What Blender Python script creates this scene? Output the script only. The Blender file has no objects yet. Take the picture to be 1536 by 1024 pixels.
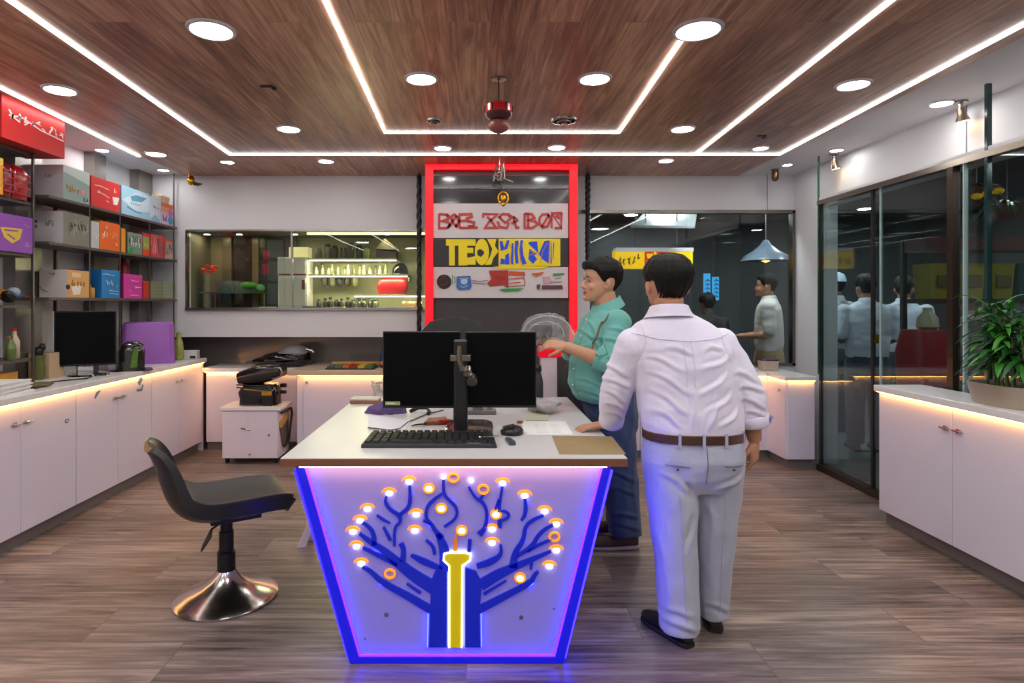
import bpy, bmesh, math, random
import numpy as np
from mathutils import Vector, Matrix, noise
from mathutils.bvhtree import BVHTree
random.seed(7)
PI = math.pi
V = Vector
C = bpy.context.scene.collection
ORD = ['first', 'second', 'third', 'fourth', 'fifth', 'sixth', 'seventh', 'eighth', 'ninth', 'tenth', 'eleventh',
       'twelfth', 'thirteenth', 'fourteenth', 'fifteenth', 'sixteenth', 'seventeenth', 'eighteenth']

# ------------------------------------------------------------------ materials
def lin(v):
    v = v / 255.0
    return v / 12.92 if v <= .04045 else ((v + .055) / 1.055) ** 2.4
def rgb(c): return (lin(c[0]), lin(c[1]), lin(c[2]), 1)
_M = {}
def mat(name, c, r=.5, m=0.0, em=0.0, ec=None, var=.06, vs=6.0, bump=0.0, bs=60.0, coat=0.0, sheen=0.0, stretch=None, alpha=1.0, spec=None):
    if name in _M: return _M[name]
    k = bpy.data.materials.new(name); k.use_nodes = True
    nt = k.node_tree; b = nt.nodes['Principled BSDF']; L = nt.links.new
    tc = nt.nodes.new('ShaderNodeTexCoord'); mp = nt.nodes.new('ShaderNodeMapping')
    L(tc.outputs['Object'], mp.inputs[0])
    if stretch: mp.inputs['Scale'].default_value = stretch
    nz = nt.nodes.new('ShaderNodeTexNoise'); nz.inputs['Scale'].default_value = vs; nz.inputs['Detail'].default_value = 4
    L(mp.outputs[0], nz.inputs[0])
    mx = nt.nodes.new('ShaderNodeMix'); mx.data_type = 'RGBA'
    a = rgb(c)
    mx.inputs['A'].default_value = tuple(x * (1 - var) for x in a[:3]) + (1,)
    mx.inputs['B'].default_value = tuple(min(1, x * (1 + var)) for x in a[:3]) + (1,)
    L(nz.outputs[0], mx.inputs['Factor']); L(mx.outputs['Result'], b.inputs['Base Color'])
    b.inputs['Roughness'].default_value = r; b.inputs['Metallic'].default_value = m
    b.inputs['Coat Weight'].default_value = coat; b.inputs['Coat Roughness'].default_value = .08
    b.inputs['Sheen Weight'].default_value = sheen
    b.inputs['Alpha'].default_value = alpha
    if spec is not None: b.inputs['Specular IOR Level'].default_value = spec
    if em:
        b.inputs['Emission Color'].default_value = rgb(ec or c); b.inputs['Emission Strength'].default_value = em
    if bump:
        n2 = nt.nodes.new('ShaderNodeTexNoise'); n2.inputs['Scale'].default_value = bs; n2.inputs['Detail'].default_value = 5
        L(mp.outputs[0], n2.inputs[0])
        bp = nt.nodes.new('ShaderNodeBump'); bp.inputs['Strength'].default_value = bump; bp.inputs['Distance'].default_value = .01
        L(n2.outputs[0], bp.inputs['Height']); L(bp.outputs[0], b.inputs['Normal'])
    _M[name] = k
    return k

def wood(name, dark, mid, light, plank, rough, along, seam=.5, pv=.19):
    """procedural plank wood; along = 'X' or 'Y', plank = (length, width)"""
    k = bpy.data.materials.new(name); k.use_nodes = True
    nt = k.node_tree; N = nt.nodes.new; L = nt.links.new; b = nt.nodes['Principled BSDF']
    tc = N('ShaderNodeTexCoord'); mp = N('ShaderNodeMapping'); L(tc.outputs['Object'], mp.inputs[0])
    if along == 'Y': mp.inputs['Rotation'].default_value = (0, 0, PI / 2)
    br = N('ShaderNodeTexBrick'); br.inputs['Scale'].default_value = 1
    br.inputs['Brick Width'].default_value = plank[0]; br.inputs['Row Height'].default_value = plank[1]
    br.inputs['Mortar Size'].default_value = .0022; br.inputs['Mortar Smooth'].default_value = .3
    br.inputs['Color1'].default_value = (.25, .25, .25, 1); br.inputs['Color2'].default_value = (.75, .75, .75, 1)
    br.inputs['Mortar'].default_value = (.5, .5, .5, 1); br.offset = .37; br.inputs['Bias'].default_value = 0
    L(mp.outputs[0], br.inputs[0])
    # per-plank offset of the grain
    ad = N('ShaderNodeVectorMath'); ad.operation = 'MULTIPLY_ADD'
    L(br.outputs['Color'], ad.inputs[0]); ad.inputs[1].default_value = (7, 5, 3); L(mp.outputs[0], ad.inputs[2])
    m2 = N('ShaderNodeMapping'); m2.inputs['Scale'].default_value = (1.0, 19, 1); L(ad.outputs[0], m2.inputs[0])
    n1 = N('ShaderNodeTexNoise'); n1.inputs['Scale'].default_value = 1.6; n1.inputs['Detail'].default_value = 9
    n1.inputs['Roughness'].default_value = .66; n1.inputs['Distortion'].default_value = .9; L(m2.outputs[0], n1.inputs[0])
    m3 = N('ShaderNodeMapping'); m3.inputs['Scale'].default_value = (.9, 2.6, 1); L(ad.outputs[0], m3.inputs[0])
    n2 = N('ShaderNodeTexNoise'); n2.inputs['Scale'].default_value = 1.5; n2.inputs['Detail'].default_value = 5; L(m3.outputs[0], n2.inputs[0])
    s = N('ShaderNodeMath'); s.operation = 'MULTIPLY_ADD'; L(n1.outputs[0], s.inputs[0]); s.inputs[1].default_value = .62
    s2 = N('ShaderNodeMath'); s2.operation = 'MULTIPLY'; L(n2.outputs[0], s2.inputs[0]); s2.inputs[1].default_value = .26
    s3 = N('ShaderNodeMath'); s3.operation = 'MULTIPLY_ADD'; L(br.outputs['Color'], s3.inputs[0]); s3.inputs[1].default_value = pv; L(s2.outputs[0], s3.inputs[2])
    L(s3.outputs[0], s.inputs[2])
    cr = N('ShaderNodeValToRGB'); e = cr.color_ramp.elements
    e[0].position = .36; e[0].color = rgb(dark); e[1].position = .67; e[1].color = rgb(light)
    x = e.new(.5); x.color = rgb(mid); L(s.outputs[0], cr.inputs[0])
    mx = N('ShaderNodeMix'); mx.data_type = 'RGBA'; L(cr.outputs[0], mx.inputs['A'])
    mx.inputs['B'].default_value = tuple(v * .35 for v in rgb(dark)[:3]) + (1,)
    ms = N('ShaderNodeMath'); ms.operation = 'MULTIPLY'; L(br.outputs['Fac'], ms.inputs[0]); ms.inputs[1].default_value = seam
    L(ms.outputs[0], mx.inputs['Factor']); L(mx.outputs['Result'], b.inputs['Base Color'])
    b.inputs['Roughness'].default_value = rough; b.inputs['Specular IOR Level'].default_value = .45
    rr = N('ShaderNodeMapRange'); rr.inputs['To Min'].default_value = rough - .07; rr.inputs['To Max'].default_value = rough + .1
    L(n1.outputs[0], rr.inputs[0]); L(rr.outputs[0], b.inputs['Roughness'])
    bp = N('ShaderNodeBump'); bp.inputs['Strength'].default_value = .12; bp.inputs['Distance'].default_value = .004
    L(n1.outputs[0], bp.inputs['Height']); L(bp.outputs[0], b.inputs['Normal'])
    return k

def glass(name, tint, ior=1.5, rough=0.0):
    k = bpy.data.materials.new(name); k.use_nodes = True
    nt = k.node_tree; N = nt.nodes.new; L = nt.links.new
    nt.nodes.remove(nt.nodes['Principled BSDF'])
    t = N('ShaderNodeBsdfTransparent'); t.inputs[0].default_value = (*tint, 1)
    g = N('ShaderNodeBsdfGlossy'); g.inputs['Roughness'].default_value = rough; g.inputs[0].default_value = (.95, 1, .98, 1)
    f = N('ShaderNodeFresnel'); ge = N('ShaderNodeNewGeometry'); mr = N('ShaderNodeMapRange'); mr.inputs['To Min'].default_value = ior; mr.inputs['To Max'].default_value = 1 / ior
    L(ge.outputs['Backfacing'], mr.inputs[0]); L(mr.outputs[0], f.inputs[0])
    tc = N('ShaderNodeTexCoord'); nz = N('ShaderNodeTexNoise'); nz.inputs['Scale'].default_value = 1.1
    L(tc.outputs['Object'], nz.inputs[0])
    bp = N('ShaderNodeBump'); bp.inputs['Strength'].default_value = .05; bp.inputs['Distance'].default_value = .02
    L(nz.outputs[0], bp.inputs['Height']); L(bp.outputs[0], g.inputs['Normal'])
    m = N('ShaderNodeMixShader'); L(f.outputs[0], m.inputs[0]); L(t.outputs[0], m.inputs[1]); L(g.outputs[0], m.inputs[2])
    L(m.outputs[0], nt.nodes['Material Output'].inputs[0])
    return k

# ------------------------------------------------------------------ mesh builder
def frame_axes(t, up):
    t = t.normalized()
    if abs(t.dot(up)) > .97: up = V((1, 0, 0)) if abs(t.x) < .9 else V((0, 1, 0))
    u = up.cross(t).normalized(); v = t.cross(u).normalized()
    return u, v

class MB:
    def __init__(s): s.bm = bmesh.new(); s.mi = 0
    def mat(s, i): s.mi = i; return s
    def face(s, vs):
        try:
            f = s.bm.faces.new(vs); f.material_index = s.mi; return f
        except ValueError: return None
    def hexa(s, p):
        v = [s.bm.verts.new(q) for q in p]
        for q in ((3, 2, 1, 0), (4, 5, 6, 7), (0, 1, 5, 4), (1, 2, 6, 5), (2, 3, 7, 6), (3, 0, 4, 7)):
            s.face([v[i] for i in q])
        return s
    def box(s, x0, y0, z0, x1, y1, z1):
        x0, x1 = min(x0, x1), max(x0, x1); y0, y1 = min(y0, y1), max(y0, y1); z0, z1 = min(z0, z1), max(z0, z1)
        return s.hexa([(x0, y0, z0), (x1, y0, z0), (x1, y1, z0), (x0, y1, z0), (x0, y0, z1), (x1, y0, z1), (x1, y1, z1), (x0, y1, z1)])
    def obox(s, c, size, M=None):
        M = M or Matrix.Identity(3); a, b, d = (q / 2 for q in size); c = V(c)
        P = [(-a, -b, -d), (a, -b, -d), (a, b, -d), (-a, b, -d), (-a, -b, d), (a, -b, d), (a, b, d), (-a, b, d)]
        return s.hexa([c + M @ V(p) for p in P])
    def bar(s, p0, p1, w, h, up=V((0, 0, 1))):
        p0, p1 = V(p0), V(p1); u, v = frame_axes(p1 - p0, V(up)); u *= w / 2; v *= h / 2
        return s.hexa([p0 - u - v, p0 + u - v, p0 + u + v, p0 - u + v, p1 - u - v, p1 + u - v, p1 + u + v, p1 - u + v])
    def rings(s, R, cap=True, closed=False):
        """R: list of lists of points"""
        vs = [[s.bm.verts.new(p) for p in r] for r in R]
        n = len(R[0]); m = len(R)
        for i in range(m if closed else m - 1):
            a, b = vs[i], vs[(i + 1) % m]
            for j in range(n): s.face([a[j], a[(j + 1) % n], b[(j + 1) % n], b[j]])
        if cap and not closed:
            s.face(list(reversed(vs[0]))); s.face(vs[-1])
        return s
    def loft(s, rings, seg=20, ex=2.0, cap=True):
        """rings: (centre, half axis u, half axis v)"""
        R = []
        for c, u, v in rings:
            c, u, v = V(c), V(u), V(v); r = []
            for k in range(seg):
                a = 2 * PI * k / seg; ca, sa = math.cos(a), math.sin(a)
                ca = math.copysign(abs(ca) ** (2 / ex), ca); sa = math.copysign(abs(sa) ** (2 / ex), sa)
                r.append(c + u * ca + v * sa)
            R.append(r)
        return s.rings(R, cap)
    def tube(s, pts, r, seg=8, closed=False, up=V((0, 0, 1)), flat=1.0, dome=False):
        P = [V(p) for p in pts]; n = len(P)
        rr = list(r) if isinstance(r, (list, tuple)) else [r] * n
        R = []
        u = None
        for i in range(n):
            if closed: t = P[(i + 1) % n] - P[i - 1]
            else: t = P[min(i + 1, n - 1)] - P[max(i - 1, 0)]
            if t.length < 1e-9: t = V((0, 0, 1))
            t.normalize()
            if u is None: u, v = frame_axes(t, up)
            else:
                u = (u - t * u.dot(t)).normalized(); v = t.cross(u)
            R.append((P[i].copy(), u.copy(), v.copy(), rr[i], t))
        Q = []
        if dome and not closed:
            c, u, v, q, t = R[0]
            for k in (.35, .8): Q.append((c - t * q * math.cos(k * PI / 2), u, v, q * math.sin(k * PI / 2)))
        Q += [(c, u, v, q) for c, u, v, q, t in R]
        if dome and not closed:
            c, u, v, q, t = R[-1]
            for k in (.8, .35): Q.append((c + t * q * math.cos(k * PI / 2), u, v, q * math.sin(k * PI / 2)))
        return s.rings([[c + u * (q * math.cos(2 * PI * k / seg)) + v * (q * flat * math.sin(2 * PI * k / seg)) for k in range(seg)] for c, u, v, q in Q], True, closed)
    def cyl(s, p0, p1, r0, r1=None, seg=24): return s.tube([p0, p1], [r0, r0 if r1 is None else r1], seg)
    def lathe(s, prof, c=(0, 0, 0), seg=32, sx=1, sy=1):
        c = V(c)
        return s.rings([[c + V((r * sx * math.cos(2 * PI * k / seg), r * sy * math.sin(2 * PI * k / seg), z)) for k in range(seg)] for r, z in prof])
    def ell(s, c, a, M=None, seg=16, n=10):
        M = M or Matrix.Identity(3); c = V(c); R = []
        for i in range(1, n):
            t = PI * i / n; z = -math.cos(t); q = math.sin(t)
            R.append([c + M @ V((a[0] * q * math.cos(2 * PI * k / seg), a[1] * q * math.sin(2 * PI * k / seg), a[2] * z)) for k in range(seg)])
        return s.rings(R)
    def poly(s, F, pts, t0, t1):
        """prism over a 2-D polygon in frame F=(O,U,V,N)"""
        O, U, W, N = F; n = len(pts)
        a = [s.bm.verts.new(O + U * p[0] + W * p[1] + N * t0) for p in pts]
        b = [s.bm.verts.new(O + U * p[0] + W * p[1] + N * t1) for p in pts]
        f1 = s.face(a); f2 = s.face(b)
        for i in range(n): s.face([a[i], a[(i + 1) % n], b[(i + 1) % n], b[i]])
        return s
    def stroke(s, F, pts, w, t0, t1, closed=False):
        O, U, W, N = F; P = [V((p[0], p[1])) for p in pts]; n = len(P)
        ws = list(w) if isinstance(w, (list, tuple)) else [w] * n
        A, B = [], []
        for i in range(n):
            if closed: d0 = (P[i] - P[i - 1]).normalized(); d1 = (P[(i + 1) % n] - P[i]).normalized()
            else:
                d0 = (P[i] - P[i - 1]).normalized() if i else (P[1] - P[0]).normalized()
                d1 = (P[i + 1] - P[i]).normalized() if i < n - 1 else d0
            d = d0 + d1
            d = d.normalized() if d.length > .2 else d0
            nn = V((-d.y, d.x)); k = 1 / max(.55, abs(nn.dot(V((-d0.y, d0.x)))))
            A.append(P[i] + nn * ws[i] / 2 * k); B.append(P[i] - nn * ws[i] / 2 * k)
        def pt(p, t): return s.bm.verts.new(O + U * p.x + W * p.y + N * t)
        q = [(pt(A[i], t0), pt(B[i], t0), pt(B[i], t1), pt(A[i], t1)) for i in range(n)]
        for i in range(n if closed else n - 1):
            a, b = q[i], q[(i + 1) % n]
            for j in range(4): s.face([a[j], a[(j + 1) % 4], b[(j + 1) % 4], b[j]])
        if not closed: s.face(q[0]); s.face(q[-1])
        return s
    def disc(s, F, c, r, t0, t1, seg=20, ry=None, r_in=0):
        if r_in:
            O, U, W, N = F
            def ring(q, t): return [O + U * (c[0] + q * math.cos(2 * PI * k / seg)) + W * (c[1] + q * math.sin(2 * PI * k / seg)) + N * t for k in range(seg)]
            return s.rings([ring(r, t0), ring(r, t1), ring(r_in, t1), ring(r_in, t0)], closed=True)
        return s.poly(F, [(c[0] + r * math.cos(2 * PI * k / seg), c[1] + (ry or r) * math.sin(2 * PI * k / seg)) for k in range(seg)], t0, t1)
    def build(s, name, mats, parent=None, bevel=0.0, smooth=None, tagd=None, origin=True, fix=True):
        if fix: bmesh.ops.recalc_face_normals(s.bm, faces=s.bm.faces)
        me = bpy.data.meshes.new(name); 
        off = V((0, 0, 0))
        if parent is None and origin and len(s.bm.verts):
            X = [v.co for v in s.bm.verts]
            off = V(((min(p.x for p in X) + max(p.x for p in X)) / 2, (min(p.y for p in X) + max(p.y for p in X)) / 2, min(p.z for p in X)))
            bmesh.ops.translate(s.bm, verts=s.bm.verts, vec=-off)
        s.bm.to_mesh(me); s.bm.free()
        return link(name, me, mats, parent, bevel, smooth, tagd, off)

def link(name, me, mats, parent=None, bevel=0.0, smooth=None, tagd=None, off=(0, 0, 0)):
    for m in (mats if isinstance(mats, (list, tuple)) else [mats]): me.materials.append(m)
    o = bpy.data.objects.new(name, me); C.objects.link(o); o.location = off
    if parent is not None: o.parent = parent
    if smooth is not None:
        me.polygons.foreach_set('use_smooth', [True] * len(me.polygons))
        if smooth < 180: me.set_sharp_from_angle(angle=math.radians(smooth))
    if bevel:
        b = o.modifiers.new('bevel', 'BEVEL'); b.width = bevel; b.segments = 2; b.limit_method = 'ANGLE'; b.angle_limit = math.radians(40)
    if tagd: tag(o, *tagd)
    return o
def tag(o, label, cat, group=None, kind=None):
    o['label'] = label; o['category'] = cat
    if group: o['group'] = group
    if kind: o['kind'] = kind
    return o
def thing(name, label, cat, loc=(0, 0, 0), rz=0.0, group=None):
    o = bpy.data.objects.new(name, None); C.objects.link(o); o.empty_display_size = .1
    o.location = loc; o.rotation_euler = (0, 0, rz)
    return tag(o, label, cat, group)
def struct(o, label=None):
    o['kind'] = 'structure'
    if label: o['label'] = label
    return o
def dup(root, loc, rz=None, label=None, group=None):
    r = root.copy(); C.objects.link(r); r.location = loc
    if rz is not None: r.rotation_euler = (0, 0, rz)
    if label: r['label'] = label
    if group: r['group'] = group
    for ch in list(root.children):
        c = ch.copy(); C.objects.link(c); c.parent = r
        for g in list(ch.children):
            d = g.copy(); C.objects.link(d); d.parent = c
    return r
def FR(o, u, v, n): return (V(o), V(u), V(v), V(n))
FX = lambda x, y=0, z=0: FR((x, y, z), (0, 1, 0), (0, 0, 1), (1, 0, 0))      # a face looking to +X
FY = lambda y, x=0, z=0: FR((x, y, z), (1, 0, 0), (0, 0, 1), (0, -1, 0))     # a face looking to -Y
FZ = lambda z, x=0, y=0: FR((x, y, z), (1, 0, 0), (0, 1, 0), (0, 0, 1))      # a face looking up
def fuse(mb, voxel, it=3, fac=.5):
    me = bpy.data.meshes.new('t'); bmesh.ops.recalc_face_normals(mb.bm, faces=mb.bm.faces); mb.bm.to_mesh(me); mb.bm.free()
    o = bpy.data.objects.new('t', me); C.objects.link(o)
    r = o.modifiers.new('r', 'REMESH'); r.mode = 'VOXEL'; r.voxel_size = voxel
    if it:
        q = o.modifiers.new('s', 'SMOOTH'); q.factor = fac; q.iterations = it
    dg = bpy.context.evaluated_depsgraph_get(); dg.update()
    out = bpy.data.meshes.new_from_object(o.evaluated_get(dg))
    bpy.data.objects.remove(o); bpy.data.meshes.remove(me)
    return out

# palette
WHITE = mat('white_laminate', (222, 214, 232), .32, var=.02)
WALL = mat('white_wall_paint', (222, 221, 224), .55, var=.02, vs=2)
STONE = mat('white_quartz_top', (230, 226, 228), .25, var=.03, vs=30)
KICK = mat('grey_kick_plate', (120, 112, 112), .5)
STEEL = mat('brushed_steel', (165, 160, 155), .25, 1.0, var=.05)
CHROME = mat('chrome', (205, 205, 205), .12, 1.0)
DARKM = mat('dark_metal', (62, 58, 56), .4, .7)
SHELFM = mat('shelf_board_grey', (96, 86, 84), .4, .3)
BLACK = mat('black_plastic', (16, 16, 18), .38)
BLACKG = mat('black_gloss', (6, 6, 8), .12, coat=.4)
RUBBER = mat('black_rubber', (12, 12, 12), .7)
PAPER = mat('white_paper', (232, 230, 228), .8, var=.02)
WARM = mat('warm_led', (255, 190, 90), .5, em=26, ec=(255, 184, 96))
LED = mat('white_led', (255, 250, 240), .5, em=13, ec=(250, 250, 246))
DISC = mat('downlight_diffuser', (255, 252, 246), .5, em=56, ec=(250, 251, 248))
DIMDISC = mat('corridor_diffuser', (255, 252, 246), .5, em=8, ec=(235, 240, 240))
TRIMW = mat('white_trim_ring', (205, 200, 205), .4)
GLASS = glass('clear_shop_glass', (.74, .82, .82), 1.5)
DGLASS = glass('dark_window_glass', (.74, .77, .77), 1.5)
NGLASS = glass('niche_glass', (.86, .9, .84), 1.4)
GEDGE = mat('green_glass_edge', (30, 92, 78), .15, coat=.5)
GOLD = mat('gold', (214, 160, 50), .25, 1.0)
REDP = mat('red_gloss', (190, 20, 26), .3, coat=.3)
# ------------------------------------------------------------------ the setting
H = 2.83; LX = -3.42; RX = 3.3; BY = 6.2; GX = 3.12; NY = -2.5
FLOORM = wood('floor_planks', (60, 48, 46), (118, 103, 98), (176, 158, 149), (1.25, .30), .36, 'X', .6, .10)
CEILW = wood('ceiling_planks', (88, 52, 40), (158, 110, 90), (220, 174, 142), (2.6, .21), .32, 'Y', .25)
MALLF = mat('corridor_floor', (100, 102, 104), .35)
MALLW = mat('corridor_wall', (84, 87, 89), .6, var=.3, vs=1.5)
SPLASH = mat('dark_splashback', (112, 106, 103), .18, coat=.3)

def sbox(name, m, *bx, bevel=0):
    b = MB()
    for q in bx: b.box(*q)
    return struct(b.build(name, m, bevel=bevel))
sbox('floor', FLOORM, (LX, NY, -.1, RX + .05, 6.62, 0))
sbox('ceiling', WALL, (LX - .1, NY, H, RX + .1, BY + .1, H + .12))
cw = sbox('trim_1', CEILW, (-2.99, NY, H - .012, 2.72, BY - .002, H)); cw['label'] = 'brown wood plank ceiling panel'
sbox('wall_left', WALL, (LX - .1, NY, 0, LX, 6.7, H))
sbox('wall_front', WALL, (LX, NY - .1, 0, RX, NY, H))
sbox('wall_back', WALL, (LX, BY, 2.258, 1.19, BY + .1, H), (LX, BY, 1.155, -2.98, BY + .1, 2.258), (-2.98, BY, 1.155, -.51, BY + .1, 1.452),
     (-.51, BY, 0, 1.19, BY + .1, 2.258), (1.19, BY, 2.444, RX + .1, BY + .1, H), (1.19, BY, 0, RX + .1, BY + .1, .86),
     (LX, BY + .1, 1.155, -.51, 6.62, 1.2))
sp = sbox('wall_recess', SPLASH, (LX, 6.6, 0, -.41, 6.7, 1.155)); sp['label'] = 'dark grey splashback behind the back counters'
sbox('wall_right', WALL, (RX, NY, 2.42, RX + .1, BY, H), (RX, 5.62, 0, RX + .1, BY, 2.42), (GX - .02, NY, 2.425, RX, 5.4, 2.45))
# steel pilasters on the left wall
for i, (a, b) in enumerate(((4.35, 4.62), (5.25, 5.42), (5.95, 6.2))):
    sbox('trim_%d' % (i + 2), mat('pilaster_steel', (150, 146, 142), .28, .8), (LX, a, 0, LX + .09, b, H))
# seams in the white panels
sm = mat('panel_seam', (120, 118, 118), .6)
sbox('trim_6', sm, (RX - .002, 4.02, 2.45, RX, 4.03, H), (3.02, BY - .002, 2.444, 3.028, BY, H))

# niche behind window 1
NICHE = mat('niche_back', (190, 190, 150), .35, var=.35, vs=3)
NP = mat('niche_panel', (112, 110, 98), .4, var=.2)
for i, q in enumerate(((-3.0, 6.3, 1.40, -.49, 7.0, 1.452), (-3.0, 6.3, 2.258, -.49, 7.0, 2.32), (-3.06, 6.3, 1.4, -2.99, 7.0, 2.32), (-.5, 6.3, 1.4, -.44, 7.0, 2.32))):
    sbox('trim_%d' % (8 + i), NP, q)
sbox('trim_7', NICHE, (-3.0, 6.95, 1.452, -.49, 7.0, 2.258))

# corridor outside the glass
sbox('floor_corridor', MALLF, (RX + .05, -1, -.1, 7.6, 6.3, 0), (1.0, 6.3, -.1, 7.6, 10.1, 0))
sbox('ceiling_corridor', mat('corridor_ceiling', (70, 72, 73), .6), (RX + .1, -1, 2.86, 7.6, 6.3, 2.95), (.9, 6.3, 2.86, 7.6, 10.1, 2.95))
sbox('wall_corridor', MALLW, (7.5, -1, 0, 7.6, 10, 2.95), (1.0, 10, 0, 7.6, 10.1, 2.95), (.9, 6.3, 0, 1.0, 10.1, 2.95), (RX + .1, -1.1, 0, 7.6, -1, 2.95))

# ---------------------------------------------------------------- windows
w = MB().box(-2.98, BY - .015, 2.245, -.51, BY + .03, 2.262).box(-2.98, BY - .03, 1.43, -.51, BY + .06, 1.458).box(-2.985, BY - .01, 1.44, -2.965, BY + .04, 2.258).box(-1.905, BY + .01, 1.458, -1.885, BY + .04, 2.245)
w1 = struct(w.build('window_1', STEEL)); w1['label'] = 'long display window left of the red sign frame'
o = MB().box(-2.97, BY + .035, 1.452, -.51, BY + .041, 2.258).build('pane', NGLASS); o.parent = w1; o.matrix_parent_inverse = Matrix.Translation(-w1.location)
w = MB().box(1.0, BY - .03, 2.43, RX, BY + .05, 2.462).box(1.0, BY - .03, .86, RX, BY + .05, .885).box(RX - .03, BY - .03, .86, RX - .002, BY + .05, 2.45)
w2 = struct(w.build('window_2', mat('window_steel', (120, 116, 112), .22, 1.0))); w2['label'] = 'dark back window right of the red sign frame'
o = MB().box(1.19, BY + .02, .88, RX, BY + .028, 2.45).build('pane', DGLASS); o.parent = w2; o.matrix_parent_inverse = Matrix.Translation(-w2.location)
BRONZE = mat('bronze_frame', (88, 74, 66), .3, .9)
w = MB().box(GX - .03, NY, 2.385, GX + .03, 5.42, 2.425)
w3 = struct(w.build('window_3', mat('rail_steel', (150, 140, 130), .2, 1.0))); w3['label'] = 'glass wall to the corridor on the right side'
def sub(o, p):
    o.parent = p; o.matrix_parent_inverse = Matrix.Translation(-p.location); return o
sub(MB().box(GX - .035, NY, 0, GX + .035, 5.42, .055).build('floor_track', BRONZE), w3)
ys = [5.4, 4.695, 3.905, 3.63, 2.4, 1.1, -.3, -1.4, NY]
for a, b in zip(ys[:-1], ys[1:]):
    sub(MB().box(GX - .005, b + .004, .05, GX + .005, a - .004, 2.39).build('pane', GLASS), w3)
sub(MB().box(GX - .012, 5.385, .05, GX + .012, 5.415, 2.39).build('mullion', DARKM), w3)
sub(MB().box(GX - .012, 4.685, .05, GX + .012, 4.71, 2.39).build('mullion', mat('black_seal', (22, 20, 20), .5)), w3)
sub(MB().box(GX - .025, 3.885, .05, GX + .025, 3.935, 2.39).build('mullion', BRONZE), w3)
sub(MB().box(GX - .02, 3.800, .05, GX + .006, 3.812, 2.39).build('glass_edge', mat('pale_glass_edge', (168, 190, 190), .2)), w3)
sub(MB().box(GX - .024, 3.625, .95, GX + .006, 3.645, H).build('glass_fin', mat('dark_glass_edge', (24, 58, 58), .12, coat=.5)), w3)
sub(MB().box(GX - .008, 4.60, .05, GX + .006, 4.612, 2.39).build('glass_edge', mat('pale_glass_edge', (168, 190, 190), .2)), w3)
for y in (2.4, 1.1, -.3, -1.4): sub(MB().box(GX - .02, y - .02, .05, GX + .02, y + .02, 2.39).build('mullion', BRONZE), w3)
sub(MB().hexa([(GX, 5.395, .05), (GX + .01, 5.395, .05), (RX, 5.62, .05), (RX - .01, 5.62, .05), (GX, 5.395, 2.42), (GX + .01, 5.395, 2.42), (RX, 5.62, 2.42), (RX - .01, 5.62, 2.42)]).build('pane', GLASS), w3)
sub(MB().box(GX - .02, 5.41, .86, GX - .008, 5.425, H).build('glass_edge', GEDGE), w3)
sub(MB().box(GX - .005, 4.66, 1.19, GX + .02, 4.68, 1.26).build('lock', GOLD), w3)

# ---------------------------------------------------------------- ceiling lights
def strip(pts, label, ends=True):
    b = MB(); z0 = H - .012
    b.stroke(FZ(0), pts, .018, z0 - .009, z0 + .002)
    o = b.build('led_strip', LED); return tag(o, label, 'light strip')
strip([(-1.86, NY + .1), (-2.02, 2.63), (-2.16, 5.30), (2.69, 5.30), (2.59, 2.83), (2.42, NY + .1)], 'long white light strip running left, across the back and right of the wood ceiling')
strip([(-2.84, 3.0), (-2.895, 3.66), (-3.0, 5.37)] if 0 else [(-2.74, NY + .1), (-2.895, 3.66), (-3.0, 5.37)], 'white light strip at the ceiling edge above the left shelves')
strip([(1.62, NY + .1), (1.81, 2.63), (1.95, 5.285)], 'diagonal white light strip ending on the back strip, right half of the ceiling')
strip([(-.58, NY + .1), (-.649, 2.63), (-.688, 4.62), (1.109, 4.62), (1.03, 2.95)], 'inner white light strip making three sides of a rectangle over the desk')

def downlight(px, py, r, label, z=None, ivory=False):
    y = 900 * (H - 1.5) / (455 - py); x = (px - 712) * y / 900
    zz = (H - .012) if -2.99 + r < x < 2.72 - r else H
    t = thing('downlight', label, 'ceiling light', (x, y, zz), 0, 'round ceiling downlights')
    MB().lathe([(r * .8, -.004), (r * .84, -.012), (r * .97, -.010), (r, -.001), (r, .0), (r * .8, .0)]).build('trim_ring', TRIMW, t, smooth=50)
    MB().lathe([(r * .82, 0), (r * .82, -.006), (r * .7, -.010), (.002, -.011)]).build('diffuser', DISC, t)
    return t
DL = [(317, 40, .115, 'large downlight at the upper left between the two left light strips'),
 (90, 131, .10, 'downlight between the left edge strip and the long left strip'),
 (433, 190, .095, 'downlight left of the inner strip near its back corner'),
 (632, 114, .10, 'left downlight of the pair inside the inner strip'),
 (892, 114, .10, 'right downlight of the pair inside the inner strip'),
 (1047, 40, .12, 'large downlight touching the front end of the inner strip, upper right'),
 (1280, 123, .10, 'downlight between the diagonal strip and the right edge strip'),
 (1024, 190, .095, 'downlight right of the inner strip near the diagonal strip'),
 (664, 219, .08, 'downlight between inner and back strips, left above the red frame'),
 (835, 218, .08, 'downlight between inner and back strips, right above the red frame'),
 (489, 239, .08, 'downlight behind the back strip above the display window'),
 (341, 240, .07, 'downlight by the back left corner of the long strip'),
 (999, 238, .075, 'downlight behind the back strip above the dark back window'),
 (1141, 219, .07, 'downlight inside the back right corner of the long strip'),
 (1181, 246, .05, 'small downlight in the white ceiling at the far right corner'),
 (1255, 224, .06, 'small downlight in the white ceiling above the glass wall end'),
 (1412, 154, .075, 'downlight in the white ceiling nearest to the glass fin'),
 (234, 228, .095, 'downlight beside the far end of the left edge strip'),
 (245, 254, .06, 'small downlight in the far left corner over the shelf end'),
 (153, 224, .06, 'small downlight in the white ceiling over the left shelves')]
for d in DL: downlight(*d)
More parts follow.
